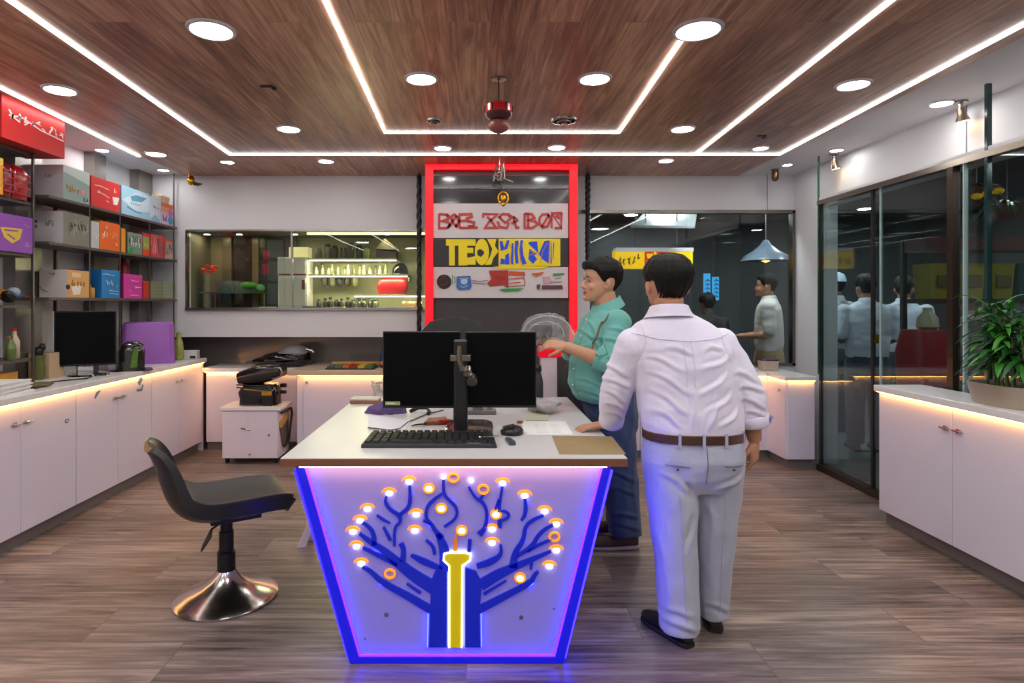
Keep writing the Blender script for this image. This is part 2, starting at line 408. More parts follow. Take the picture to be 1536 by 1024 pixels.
# unseen rows above and behind the camera, enlarged for more front light
for i, (x, y) in enumerate(((-1.7, 1.2), (-.2, 1.6), (1.5, 1.2), (-2.4, -.4), (-.7, -.4), (.8, -.4), (2.3, -.4), (-1.5, -1.7), (1.5, -1.7), (2.2, 1.9), (-2.45, 1.7))):
    py = 455 - 900 * (H - 1.5) / y if y > 0 else None
    t = thing('downlight', 'unseen enlarged ceiling downlight over the front of the shop', 'ceiling light', (x, y, H - .012), 0, 'front ceiling downlights')
    r = .185
    MB().lathe([(r * .8, -.004), (r * .84, -.012), (r * .97, -.010), (r, -.001), (r, .0), (r * .8, .0)]).build('trim_ring', TRIMW, t, smooth=50)
    MB().lathe([(r * .82, 0), (r * .82, -.006), (.002, -.008)]).build('diffuser', DISC, t)
# corridor lights; the pair by the back window is added to brighten a man
for i, (x, y) in enumerate(((4.6, 3.2), (4.6, 5.2), (6.2, 4.2), (6.2, 6.4), (4.2, 7.6), (3.0, 6.52), (2.75, 6.6), (2.4, 7.6), (2.4, 9.2), (5.6, 8.6), (4.2, 6.6), (5.2, 1.4))):
    t = thing('corridor_downlight', 'round light in the dark corridor ceiling beyond the glass, some added for brightness', 'ceiling light', (x, y, 2.86), 0, 'corridor ceiling lights')
    MB().lathe([(.09, 0), (.10, -.01), (.11, 0)]).build('trim_ring', TRIMW, t)
    MB().lathe([(.09, 0), (.09, -.006), (.002, -.008)]).build('diffuser', mat('corridor_diffuser2', (255, 252, 246), .5, em=210, ec=(232, 238, 240)), t)

# small spotlights in the right white ceiling
def spot(px, py, y, label):
    x = (px - 712) * y / 900
    t = thing('spotlight', label, 'spotlight', (x, y, H), 0)
    MB().lathe([(.04, 0), (.042, -.012), (.015, -.02), (.012, -.045)]).build('mount', STEEL, t, smooth=50)
    d = V((.25, .1, -1)).normalized(); p = V((0, 0, -.04))
    MB().tube([p, p + d * .03, p + d * .05, p + d * .085, p + d * .09], [.018, .024, .026, .04, .036], 20).build('lamp_head', mat('spot_metal', (176, 158, 138), .2, 1.0), t, smooth=50)
    MB().cyl(p + d * .088, p + d * .093, .03).build('bulb', mat('spot_bulb', (255, 225, 180), .4, em=18, ec=(255, 214, 160)), t)
spot(1441, 160, 3.95, 'small chrome spotlight hanging before the glass fin, upper right')
spot(1251, 243, 5.35, 'small chrome spotlight at the far end of the right white wall')
t = thing('ceiling_sensor', 'small bronze cylinder hanging from the ceiling above the dark back window', 'sensor', (2.98, 5.95, H))
MB().lathe([(.035, 0), (.03, -.02), (.032, -.03), (.034, -.08), (.026, -.11), (.005, -.12)]).build('housing', mat('bronze', (120, 98, 72), .3, 1.0), t, smooth=50)
MB().lathe([(.04, 0), (.04, -.008), (.03, -.012)]).build('mount', STEEL, t, smooth=50)

# two ceiling vents and a small smoke-detector-like plate
def vent(px, py, r, label):
    y = 900 * (H - 1.5) / (455 - py); x = (px - 712) * y / 900
    t = thing('ceiling_vent', label, 'vent', (x, y, H - .012))
    MB().lathe([(r, 0), (r * .96, -.012), (r * .8, -.016), (r * .78, 0)]).build('outer_ring', STEEL, t, smooth=50)
    MB().lathe([(r * .62, 0), (r * .6, -.022), (r * .45, -.026), (r * .42, 0)]).build('inner_ring', STEEL, t, smooth=50)
    MB().lathe([(r * .28, 0), (r * .26, -.03), (.004, -.034)]).build('centre_cap', STEEL, t, smooth=50)
vent(651, 177, .055, 'small round metal ceiling vent left of the red hanging lantern')
vent(846, 177, .095, 'larger round metal ceiling vent right of the red hanging lantern')
# spring clip / fixings on the wooden ceiling
for px, py, lb in ((400, 126, 'small dark bracket screwed to the wood ceiling on the left'), (1142, 201, 'small dark hook in the wood ceiling on the right')):
    y = 900 * (H - 1.5) / (455 - py); x = (px - 712) * y / 900
    b = MB().obox((x, y, H - .016), (.075, .022, .008)).obox((x + .035, y + .03, H - .018), (.025, .03, .012)); tag(b.build('ceiling_bracket', BLACK, bevel=.002), lb, 'bracket')

# red lantern hanging from the ceiling
t = thing('hanging_lantern', 'red lantern with a round drop hanging from the wood ceiling over the desk', 'lantern', (.141, 3.52, H - .012))
MB().lathe([(.045, 0), (.045, -.006), (.004, -.01)]).build('ceiling_plate', STEEL, t)
MB().cyl((0, 0, -.0), (0, 0, -.14), .004).build('rod', DARKM, t)
MB().lathe([(.01, -.13), (.055, -.145), (.078, -.16), (.08, -.20), (.076, -.205), (.06, -.215), (.02, -.216)]).build('drum', mat('lantern_red', (196, 22, 30), .3, coat=.3), t, smooth=40)
MB().lathe([(.078, -.204), (.074, -.222), (.05, -.245), (.015, -.252)]).build('lower_bowl', mat('lantern_dark', (70, 16, 22), .35), t, smooth=40)
MB().ell((0, 0, -.278), (.062, .062, .042)).build('drop', mat('lantern_drop', (140, 74, 70), .45), t, smooth=180)
for k in range(6):
    a = k * PI / 3
    MB().box(-.004, -.003, -.2, .004, .003, -.16).build('rib', mat('lantern_dark', (70, 16, 22), .35), t).location = (.08 * math.cos(a), .08 * math.sin(a), 0)
# ------------------------------------------------------------------ red sign frame
YF = 5.65
sx = lambda px: (px - 712) * .00631
sz = lambda py: 1.5 - (py - 455) * .00631
REDL = mat('red_lit_frame', (214, 14, 34), .35, em=.85, ec=(235, 4, 26))
CHAR = mat('charcoal_panel', (66, 62, 64), .45)
sign = thing('sign_wall', 'tall sign wall with glowing red frame and three lettered bands behind the desk', 'sign', (.2525, YF, 0))
ox = .2525
b = MB()
b.box(-.4675 - ox, 0, 0, -.391 - ox, .05, 2.814).box(.896 - ox, 0, 0, .972 - ox, .05, 2.814).box(-.391 - ox, 0, 2.762, .896 - ox, .05, 2.814)
MB().box(-.46 - ox, .05, 0, -.391 - ox, BY - YF - .004, 2.81).build('side_wall', mat('sign_side', (150, 146, 150), .5), sign); MB().box(.896 - ox, .05, 0, .965 - ox, BY - YF - .004, 2.81).build('side_wall', mat('sign_side', (150, 146, 150), .5), sign)
b.build('red_frame', REDL, sign, bevel=.004)
MB().box(-.391 - ox, .07, 0, .896 - ox, .16, 2.762).build('backing_panel', CHAR, sign)
# dark glossy slats at the top
b = MB(); b.box(-.391 - ox, .045, 2.45, .896 - ox, .07, 2.585).box(-.391 - ox, .04, 2.60, .896 - ox, .07, 2.71)
b.build('dark_fascia', mat('dark_gloss_fascia', (52, 49, 51), .16, coat=.4), sign)
for z in (2.715, 2.592): MB().cyl((-.391 - ox, .035, z), (.896 - ox, .035, z), .008).build('chrome_rail', CHROME, sign)
SIGNW = mat('sign_white', (214, 206, 208), .5, var=.02)
def band(z0, z1, m, nm='sign_band'): return MB().box(-.39 - ox, .03, z0, .885 - ox, .07, z1).build(nm, m, sign, bevel=.003)
band(2.118, 2.447, SIGNW); bb = band(1.850, 2.114, mat('sign_black', (44, 40, 44), .4)); b3 = band(1.55, 1.846, SIGNW)
F = FR((-ox, .03, 0), (1, 0, 0), (0, 0, 1), (0, -1, 0))
cx = lambda x, y: (sx(640 + x / 6.4), sz(295 + y / 6.4))          # lettering is measured in the sign's own grid
SR = mat('sign_red_paint', (196, 62, 60), .5)
b = MB()
W1 = [[(120, 165), (120, 302), (190, 300), (225, 275), (205, 245), (140, 232), (205, 215), (195, 172), (120, 165)],
      [(195, 170), (235, 205), (255, 250), (295, 295)], [(290, 185), (245, 235), (205, 300)], [(235, 190), (265, 170), (300, 195), (305, 250), (275, 290)],
      [(315, 300), (315, 168), (440, 165)], [(315, 232), (385, 228)], [(315, 298), (490, 296)], [(445, 190), (385, 205), (395, 232), (455, 245), (450, 280), (395, 282)],
      [(540, 200), (545, 165), (680, 168), (600, 240), (560, 298), (690, 296)], [(580, 190), (620, 230), (660, 290)],
      [(690, 200), (730, 165), (790, 170), (800, 215), (755, 250), (715, 215), (700, 190)], [(680, 235), (700, 290), (770, 300), (790, 250)],
      [(800, 180), (835, 205), (860, 298), (890, 295)], [(830, 190), (860, 215), (875, 240)], [(815, 255), (850, 240)],
      [(940, 160), (940, 300), (1010, 300), (1065, 265), (1040, 232), (970, 228), (1035, 205), (1010, 165), (940, 160)], [(975, 165), (975, 298)],
      [(1085, 200), (1110, 170), (1160, 165), (1190, 215), (1160, 285), (1115, 295), (1080, 250), (1085, 200)], [(1105, 290), (1175, 170)],
      [(1200, 300), (1200, 160), (1290, 295), (1295, 155)], [(1200, 160), (1297, 155)], [(1230, 300), (1300, 300)], [(1235, 200), (1260, 175), (1275, 215)]]
for s_ in W1: b.stroke(F, [cx(*p) for p in s_], .022, -.002, .008)
b.build('red_lettering', SR, sign)
SY = mat('sign_yellow', (244, 218, 10), .45); SB = mat('sign_blue', (32, 74, 226), .45)
b = MB()
for pg in ([(185, 408), (470, 408), (470, 470), (185, 470)], [(215, 470), (270, 470), (270, 660), (215, 660)], [(305, 470), (390, 470), (390, 660), (305, 660)],
           [(390, 490), (448, 490), (448, 540), (390, 540)], [(390, 585), (470, 570), (470, 652), (390, 652)],
           [(580, 405), (670, 405), (655, 470), (690, 525), (640, 590), (620, 650), (560, 655), (610, 570), (630, 500)],
           [(690, 402), (1282, 402), (1282, 668), (690, 668)], [(640, 670), (1180, 662), (1120, 690), (700, 692)]):
    b.poly(F, [cx(*p) for p in pg], -.002, .008)
b.disc(F, cx(530, 530), sx(712 + 68 / 6.4 * 1.0), -.002, .008, 28, ry=.125, r_in=0)
b.build('yellow_lettering', SY, sign)
MB().poly(F, [cx(*p) for p in ((485, 520), (510, 500), (545, 520), (552, 545), (520, 578), (488, 560))], .007, .0095).build('letter_hole', mat('sign_black', (44, 40, 44), .4), sign)
b = MB()
for pg in ([(700, 425), (725, 425), (745, 490), (770, 420), (795, 415), (775, 500), (710, 520)], [(705, 650), (712, 590), (750, 600), (752, 645)], [(752, 650), (755, 560), (790, 540), (795, 650)],
           [(812, 650), (806, 560), (818, 445), (832, 445), (832, 650)], [(848, 425), (880, 420), (872, 520), (882, 640), (852, 640), (842, 520)],
           [(898, 420), (925, 415), (918, 470), (928, 560), (960, 640), (920, 655), (890, 560)],
           [(980, 435), (1060, 428), (1070, 540), (975, 450)], [(985, 500), (975, 600), (1020, 645), (1060, 600), (1030, 560), (1060, 550)],
           [(1075, 550), (1130, 425), (1175, 420), (1170, 640), (1110, 600)], [(1190, 430), (1196, 430), (1200, 640), (1192, 640)], [(1212, 440), (1222, 440), (1216, 600), (1210, 600)]):
    b.poly(F, [cx(*p) for p in pg], .006, .0105)
b.build('blue_lettering', SB, sign)
b = MB()
for s_ in ([(790, 440), (815, 500), (800, 640)], [(985, 520), (1050, 545)], [(990, 560), (1055, 535)], [(1085, 640), (1115, 520), (1160, 440)], [(880, 430), (895, 560), (905, 650)], [(1180, 420), (1183, 650)]):
    b.stroke(F, [cx(*p) for p in s_], .006, .008, .012)
b.build('orange_lettering', mat('sign_orange', (224, 138, 52), .5), sign)
# third band: a row of coloured marks
def mk(nm, c, polys=(), strokes=(), w=.006, t=.008):
    b = MB()
    for pg in polys: b.poly(F, [cx(*p) for p in pg], -.002, t)
    for s_ in strokes: b.stroke(F, [cx(*p) for p in s_], w, -.002, t)
    return b.build('logo_mark', mat(nm, c, .5), sign)
circ = lambda x, y, r, n=20, q=1: [(x + r * math.cos(2 * PI * k / n), y + q * r * math.sin(2 * PI * k / n)) for k in range(n)]
mk('mark_black', (38, 22, 24), [circ(167, 815, 70)])
mk('mark_dred', (120, 30, 26), [], [[(125, 800), (150, 780), (190, 790)], [(130, 840), (170, 850), (205, 820)], [(150, 760), (185, 765)]], .008, .011)
mk('mark_blue', (52, 108, 178), [[(288, 765), (420, 758), (432, 860), (415, 890), (310, 895), (286, 870)]])
mk('mark_pale', (176, 200, 222), [circ(360, 810, 34)], [[(315, 785), (405, 780)], [(320, 850), (350, 872), (400, 850)]], .007, .011)
mk('mark_red', (176, 44, 30), [[(595, 708), (780, 705), (785, 880), (740, 850), (605, 860), (580, 830), (620, 790)]])
mk('mark_orange', (206, 88, 40), [[(785, 712), (940, 722), (945, 760), (785, 755)], [(1000, 735), (1130, 722), (1100, 750), (1050, 770)]], [[(790, 790), (930, 775)], [(790, 830), (900, 820)], [(800, 860), (935, 850)], [(930, 770), (945, 820), (935, 860)]], .007)
mk('mark_green', (58, 150, 72), [[(690, 885), (760, 880), (930, 878), (880, 905), (740, 910)], [(1210, 738), (1320, 730), (1320, 748), (1215, 760)]], [[(245, 745), (250, 840)], [(265, 760), (275, 830)]], .004)
mk('mark_purple', (150, 96, 132), [], [[(430, 800), (500, 812), (590, 800)], [(440, 825), (560, 835)], [(1230, 790), (1290, 775)], [(1180, 820), (1300, 812)]], .005)
mk('mark_text', (96, 58, 66), [[(1055, 845), (1090, 840), (1085, 885), (1060, 885)], [(1105, 850), (1300, 848), (1308, 885), (1105, 888)]], [[(660, 770), (740, 775)], [(680, 800), (745, 795)]], .007, .011)
mk('mark_lpink', (206, 160, 172), [[(1110, 770), (1180, 765), (1200, 830), (1120, 835)]])

# ornament and medallion hanging before the sign
t = thing('hanging_ornament', 'crumpled silver wire ornament hung at the top middle of the red frame', 'ornament', (.225, 5.42, 2.60))
b = MB(); random.seed(3)
pts = [V((random.uniform(-.06, .06), random.uniform(-.03, .03), random.uniform(0, .17))) for _ in range(26)]
b.tube(pts, .0065, 5)
b.build('wire_bundle', mat('old_silver', (168, 160, 148), .35, .9), t)
b = MB().tube([(0, 0, .10), (0, 0, H - .012 - 2.60)], .005, 6).tube([(-.02, 0, .01), (.06, 0, .02), (.12, 0, -.005)], .008, 6); b.build('hanger', STEEL, t)
t = thing('gold_medallion', 'gold medallion hanging below the silver ornament in front of the sign', 'ornament', (.258, 5.42, 2.45))
b = MB().tube([V((math.cos(a) * .045, 0, math.sin(a) * .055)) for a in [2 * PI * k / 20 for k in range(20)]], .009, 8, closed=True); b.build('ring', GOLD, t, smooth=180)
b = MB().ell((0, 0, 0), (.026, .012, .034)).ell((0, 0, -.055), (.018, .012, .02)); b.build('emblem', GOLD, t, smooth=180)
MB().tube([(0, 0, .055), (-.012, 0, .1), (-.03, 0, .165)], .006, 6).build('cord', BLACK, t)
t = thing('gold_lamp_head', 'little gold spotlight with a dark flap hung at the back left corner of the ceiling', 'spotlight', (-2.88, 6.05, H))
MB().cyl((0, 0, 0), (0, 0, -.05), .008).build('mount', GOLD, t)
MB().ell((.02, 0, -.09), (.035, .035, .05)).build('gold_body', GOLD, t, smooth=180)
MB().poly(FY(0, 0, 0), [(.04, -.10), (.14, -.125), (.09, -.145), (.05, -.14)], -.01, .01).build('flap', BLACK, t)
# twisted dark garlands beside the frame
def garland(x, y, z0, z1, label):
    t = thing('hanging_garland', label, 'garland', (x, y, z0))
    n = 40
    for ph in (0, 2.1, 4.2):
        MB().tube([V((.012 * math.cos(k * .75 + ph), .012 * math.sin(k * .75 + ph), (z1 - z0) * k / n)) for k in range(n + 1)], [.011 + .007 * abs(math.sin(k * .9 + ph)) for k in range(n + 1)], 6).build('strand', mat('garland_dark', (34, 28, 34), .3), t, smooth=180)
    MB().cyl((0, 0, (z1 - z0) - .1), (0, 0, H - .012 - z0), .009).build('hook_rod', BLACK, t)
    for z in (.0, (z1 - z0) * .62): MB().ell((0, 0, z + .02), (.022, .022, .03)).build('knot', BLACK, t, smooth=180)
garland(-.565, 6.10, 1.22, 2.8, 'dark twisted garland hanging left of the red frame')
garland(1.14, 6.05, 1.86, 2.8, 'dark twisted garland hanging right of the red frame')

# ------------------------------------------------------------------ left counter: cabinet units and worktop
CH = .90
def handle(p, n, parent, name='handle'):
    """small chrome tab pull on a door; n = outward axis"""
    p = V(p); n = V(n); u = V((0, 0, 1)).cross(n)
    b = MB().obox(p + n * .012, (.055 if abs(n.y) > .5 else .024, .024 if abs(n.y) > .5 else .055, .010)).obox(p + n * .004, (.03 if abs(n.y) > .5 else .008, .008 if abs(n.y) > .5 else .03, .024))
    return b.build(name, CHROME, parent, bevel=.002)
def cabinet(label, y0, y1, xf, depth, n, side, split=None, zt=CH, group=None):
    """base cabinet facing +X (side=1) or -X (side=-1)"""
    t = thing('base_cabinet', label, 'cabinet', ((xf - side * depth / 2), (y0 + y1) / 2, 0), 0, group)
    L0 = t.location; X = lambda x: x - L0.x; Y = lambda y: y - L0.y
    xb = xf - side * depth
    MB().box(X(xb), Y(y0), .09, X(xf - side * .02), Y(y1), zt).build('carcass', WHITE, t)
    MB().box(X(xb), Y(y0), 0, X(xf - side * .05), Y(y1), .09).build('plinth', KICK, t)
    m = (y1 - y0) / n
    for k in range(n):
        a, c = y0 + m * k + .002, y0 + m * (k + 1) - .002
        d = MB().box(X(xf - side * .02), Y(a), .095, X(xf), Y(c), zt - .012).build('door', WHITE, t, bevel=.0015)
        hy = c - .045 if k % 2 == 0 else a + .045
        if n == 1: hy = a + .05
        handle((X(xf), Y(hy), zt - .13), (side, 0, 0), d)
    return t
G = 'white base cabinets of the left counter'
cabinet('white two-door cabinet of the left counter, nearer than the paper stack', 2.14, 3.16, -2.78, .63, 2, 1, group=G)
cabinet('white two-door cabinet under the paper stack, nearest whole one of the left counter', 3.165, 4.185, -2.78, .63, 2, 1, group=G)
cabinet('white two-door cabinet below the black monitor, middle of the left counter', 4.19, 5.165, -2.78, .63, 2, 1, group=G)
q = cabinet('white two-door cabinet below the purple box, far end of the left counter', 5.17, 6.13, -2.78, .63, 2, 1, group=G)
MB().box(-.315, .482, 0, .315, .50, .895).build('end_panel', WHITE, q)
cabinet('white two-door cabinet at the very front end of the left counter', .9, 2.135, -2.78, .63, 2, 1, group=G)
t = thing('worktop', 'long white worktop of the left counter with a warm light strip under its edge', 'worktop', (-3.09, 3.5, CH))
b = MB().box(-.32, -2.62, .0, .34, 2.66, .042); b.build('slab', STONE, t, bevel=.004)
MB().box(.314, -2.6, -.003, .332, 2.62, .0).build('warm_led_strip', WARM, t)
# stickers on the doors
SBL = mat('sticker_blue', (84, 112, 158), .4)
def sticker(y, z, r, label, m=SBL, sh=0):
    b = MB(); F_ = FX(-2.78, y, z)
    if sh == 0: b.disc(F_, (0, 0), r, 0, .002, 14, ry=r * .7); b.mat(1).disc(F_, (0, 0), r * .45, .0015, .003, 10)
    elif sh == 1: b.stroke(F_, [(-r, -r * .8), (-r * .2, r * .2), (r, r * .8)], [r * .5, r * .9, r * .4], 0, .002)
    else:
        b.stroke(F_, [(-r, -r), (r * .6, -r * 1.1), (r, -r * .2)], r * .45, 0, .002); b.stroke(F_, [(-r * .4, r * .1), (r * .7, r * 1.1)], r * .9, 0, .002); b.mat(1).stroke(F_, [(-r * .7, -.6 * r), (.6 * r, -.5 * r)], r * .25, .0015, .003)
    return tag(b.build('sticker', [m, mat('sticker_pale', (196, 206, 222), .4)]), label, 'sticker')
sticker(4.09, .70, .022, 'small blue round sticker on the second cabinet door from the left', sh=0)
sticker(4.42, .83, .03, 'small blue slanted sticker on the cabinet door below the monitor', sh=1)
sticker(4.98, .83, .045, 'larger blue and white sticker on the cabinet door right of the monitor', sh=2)

# ------------------------------------------------------------------ right counter
G = 'white base cabinets of the right counter'
cabinet('white two-door cabinet with chrome pulls below the potted plant', 2.85, 4.11, 2.77, .33, 2, -1, group=G)
cabinet('white two-door cabinet of the right counter, nearer than the plant', 1.55, 2.845, 2.77, .33, 2, -1, group=G)
t = thing('worktop', 'white worktop of the right counter carrying the potted plant', 'worktop', (2.92, 2.85, CH))
MB().box(-.175, -1.33, 0, .16, 1.28, .042).build('slab', STONE, t, bevel=.004)
MB().box(-.170, -1.31, -.003, -.153, 1.26, 0).build('warm_led_strip', WARM, t)

# ------------------------------------------------------------------ far right cabinet in the corner
t = thing('corner_cabinet', 'white corner cabinet below the dark back window with a warm lit edge', 'cabinet', (2.96, 5.72, 0))
MB().box(-.12, -.26, .08, .125, .10, .80).box(-2.0, .08, .08, .125, .46, .80).build('carcass', WHITE, t, bevel=.003)
MB().box(-.10, -.23, 0, .125, .10, .08).box(-2.0, .11, 0, .125, .46, .08).build('plinth', KICK, t)
MB().box(-.117, -.276, .085, .125, -.26, .79).build('door', WHITE, t, bevel=.002)
MB().box(-.136, -.255, .085, -.12, .075, .79).build('door', WHITE, t, bevel=.002)
for a in (-1.98, -1.36, -.74): 
    d = MB().box(a, .064, .085, a + .61, .08, .79).build('door', WHITE, t, bevel=.002); handle((a + .5, .064, .70), (0, -1, 0), d)
MB().poly(FZ(.80), [(-.155, -.30), (.13, -.30), (.13, .465), (-2.0, .465), (-2.0, .04), (-.155, .04)], 0, .04).build('worktop', STONE, t, bevel=.003)
b = MB().box(-.13, -.296, .797, .12, -.280, .80).box(-.153, -.28, .797, -.139, .04, .80).box(-1.95, .044, .797, -.16, .06, .80); b.build('warm_led_strip', WARM, t)
MB().cyl((-.137, -.17, .70), (-.150, -.17, .70), .014).build('lock', CHROME, t)
t = thing('tissue_box', 'small beige box with silver rim on the corner cabinet', 'box', (2.90, 5.93, .84))
MB().loft([((0, 0, 0), (.075, 0, 0), (0, .06, 0)), ((0, 0, .10), (.085, 0, 0), (0, .07, 0))], 24, 6).build('body', mat('beige_card', (190, 168, 148), .5), t, bevel=.003)
MB().loft([((0, 0, .10), (.088, 0, 0), (0, .073, 0)), ((0, 0, .112), (.088, 0, 0), (0, .073, 0))], 24, 6).build('rim', STEEL, t)

# ------------------------------------------------------------------ back counters, left
t = thing('back_counter', 'low white counter in the left back recess with warm lit edge', 'counter', (-2.35, 6.32, 0))
MB().box(-.4, -.17, .08, .55, .27, .80).build('carcass', WHITE, t, bevel=.003)
MB().box(-.4, -.14, 0, .55, .27, .08).build('plinth', KICK, t)
MB().box(-.44, -.21, .80, .58, .275, .84).build('worktop', STONE, t, bevel=.003)
MB().box(-.4, -.206, .797, .55, -.19, .80).build('warm_led_strip', WARM, t)
for k in (0, 1):
    MB().box(-.395 + k * .475, -.185, .085, .075 + k * .475, -.17, .78).build('door', WHITE, t, bevel=.002)
t = thing('back_counter', 'wider white counter behind the desk left of the monitors with warm lit edge', 'counter', (-1.1, 6.15, 0))
MB().box(-.62, -.34, .08, .55, .44, .81).build('carcass', WHITE, t, bevel=.003)
MB().box(-.58, -.30, 0, .55, .44, .08).build('plinth', KICK, t)
MB().poly(FZ(.81), [(-.70, -.40), (.56, -.40), (.56, .445), (-.63, .445)], 0, .045).build('worktop', mat('tan_worktop', (206, 180, 158), .3), t, bevel=.003)
MB().box(-.6, -.39, .807, .55, -.37, .81).build('warm_led_strip', WARM, t)
d = MB().box(-.55, -.357, .085, .54, -.34, .79).build('door', WHITE, t, bevel=.002)
MB().cyl((-.52, -.357, .74), (-.52, -.372, .74), .011).build('lock', CHROME, d); MB().cyl((-.1, -.357, .55), (-.1, -.36, .55), .008).build('screw_cap', KICK, d)

# ------------------------------------------------------------------ shelving on the left
POSTM = mat('shelf_post_steel', (104, 98, 96), .3, .8)
def shelving(label, y0, y1, zs, posts, x0=-3.33, x1=-3.05, top=H, zb=.942, pw=.008, inset=0.0):
    t = thing('shelving_unit', label, 'shelf', ((x0 + x1) / 2, (y0 + y1) / 2, zb)); L0 = t.location
    for z in zs:
        MB().box(x0 - L0.x, y0 - L0.y, z - .022 - L0.z, x1 - L0.x, y1 - L0.y, z - L0.z).build('shelf_board', SHELFM, t, bevel=.002)
    for i, y in enumerate(posts):
        MB().box(x1 - inset - L0.x, y - pw - L0.y, 0, x1 - inset + 2 * pw - L0.x, y + pw - L0.y, (top if y > 6 or top < 2.6 else zs[-1] - .02) - L0.z).build('post', POSTM, t, bevel=.002)
        MB().box(x0 - .026 - L0.x, y - .008 - L0.y, 0, x0 - L0.x, y + .008 - L0.y, (top if top < 2.6 else zs[-1]) - L0.z).build('post', POSTM, t, bevel=.002)
    return t
shelving('long steel shelving unit above the left counter full of coloured boxes', 4.3, 6.15, (1.545, 1.945, 2.28), (4.785, 5.195, 5.665, 6.13), top=H - .001, pw=.006, inset=.03)
shelving('nearer steel shelving unit at the left photo edge with the big red box on top', 2.7, 4.22, (1.12, 1.49, 1.843, 2.205, 2.55), (2.72, 4.2), x0=-3.38, x1=-3.10, top=2.55)
# ------------------------------------------------------------------ reception desk
DZ = .868; DY0, DY1 = 2.45, 4.05
tx = lambda px: (px - 712) / 360.0
tz = lambda py: 1.5 - (py - 455) / 360.0
desk = thing('reception_desk', 'reception desk with white top and blue lit front showing a circuit tree', 'desk', (-.08, 2.5, 0))
DO = -.08
BLUEF = mat('blue_frame', (20, 22, 150), .35, em=.5, ec=(10, 14, 255))
PANEL = mat('blue_lit_panel', (150, 144, 204), .34, var=.03, em=.22, ec=(70, 52, 235))  # blue LED light and shade put into the base colour and glow
BLED = mat('blue_led', (60, 50, 255), .5, em=9, ec=(52, 40, 255))
VLED = mat('violet_led', (150, 90, 255), .5, em=6, ec=(120, 70, 255))
OX = lambda px: tx(px) - DO
# tapering body
def taper(b, xl0, xr0, xl1, xr1, z0, z1, y0, y1):
    return b.hexa([(xl0, y0, z0), (xr0, y0, z0), (xr0, y1, z0), (xl0, y1, z0), (xl1, y0, z1), (xr1, y0, z1), (xr1, y1, z1), (xl1, y1, z1)])
taper(MB(), OX(532), OX(838), OX(452), OX(908), 0.012, .815, .035, 1.45).build('body', mat('desk_side_white', (200, 196, 210), .4), desk)
pz = tz(695)
fp = taper(MB(), OX(537), OX(834), OX(455), OX(906), .03, pz, .012, .036).build('front_panel', PANEL, desk)
FD = FR((-DO, .012, 0), (1, 0, 0), (0, 0, 1), (0, -1, 0))
b = MB()
for pg in ([(tx(442), pz), (tx(455), pz), (tx(538), .028), (tx(525), 0)], [(tx(918), pz), (tx(906), pz), (tx(833), .028), (tx(845), 0)], [(tx(525), 0), (tx(845), 0), (tx(833), .028), (tx(538), .028)]):
    b.poly(FD, pg, -.05, .014)
b.build('blue_frame', BLUEF, desk, bevel=.002)
b = MB()
b.stroke(FD, [(tx(456.5), pz - .005), (tx(539), .031), (tx(832), .031), (tx(904.5), pz - .005)], .006, .0, .010); b.build('violet_led_border', mat('violet_led_border', (150, 90, 255), .5, em=30, ec=(26, 2, 255)), desk)
b = MB()
b.stroke(FD, [(tx(448), pz - .02), (tx(528), .012)], .006, .0135, .0165).stroke(FD, [(tx(912), pz - .02), (tx(842), .012)], .006, .0135, .0165)
# side strips that throw blue light on the floor and on the man's trousers
for sgn, a, c in ((1, (tx(917) + .004 - DO, pz - .03), (tx(846) + .004 - DO, .02)), (-1, (tx(443) - .004 - DO, pz - .03), (tx(524) - .004 - DO, .02))):
    MB().bar((a[0], .015, a[1]), (c[0], .015, c[1]), .009, .02, (0, 1, 0)).build('side_led', mat('side_led_%d' % (sgn > 0), (70, 60, 255), .5, em=42 if sgn > 0 else 12, ec=(14, 7, 255)), desk)
# top
b = MB().box(-.795 - DO, -.05, DZ - .035, .626 - DO, 1.56, DZ - .003); b.build('top_edge', mat('desk_edge_wood', (120, 74, 54), .45, var=.2, vs=20, stretch=(2, 20, 20)), desk, bevel=.001)
MB().box(-.793 - DO, -.048, DZ - .003, .624 - DO, 1.558, DZ).build('top', mat('desk_top_white', (208, 204, 206), .3, var=.03), desk)
MB().box(tx(452) - DO, -.034, pz - .008, tx(908) - DO, -.014, pz - .002).build('warm_led_strip', mat('desk_warm_led', (255, 200, 130), .5, em=17, ec=(255, 196, 150)), desk)
MB().box(-.70 - DO, .03, .815, .53 - DO, 1.45, DZ - .035).build('top_frame', mat('desk_side_white', (200, 196, 210), .4), desk)

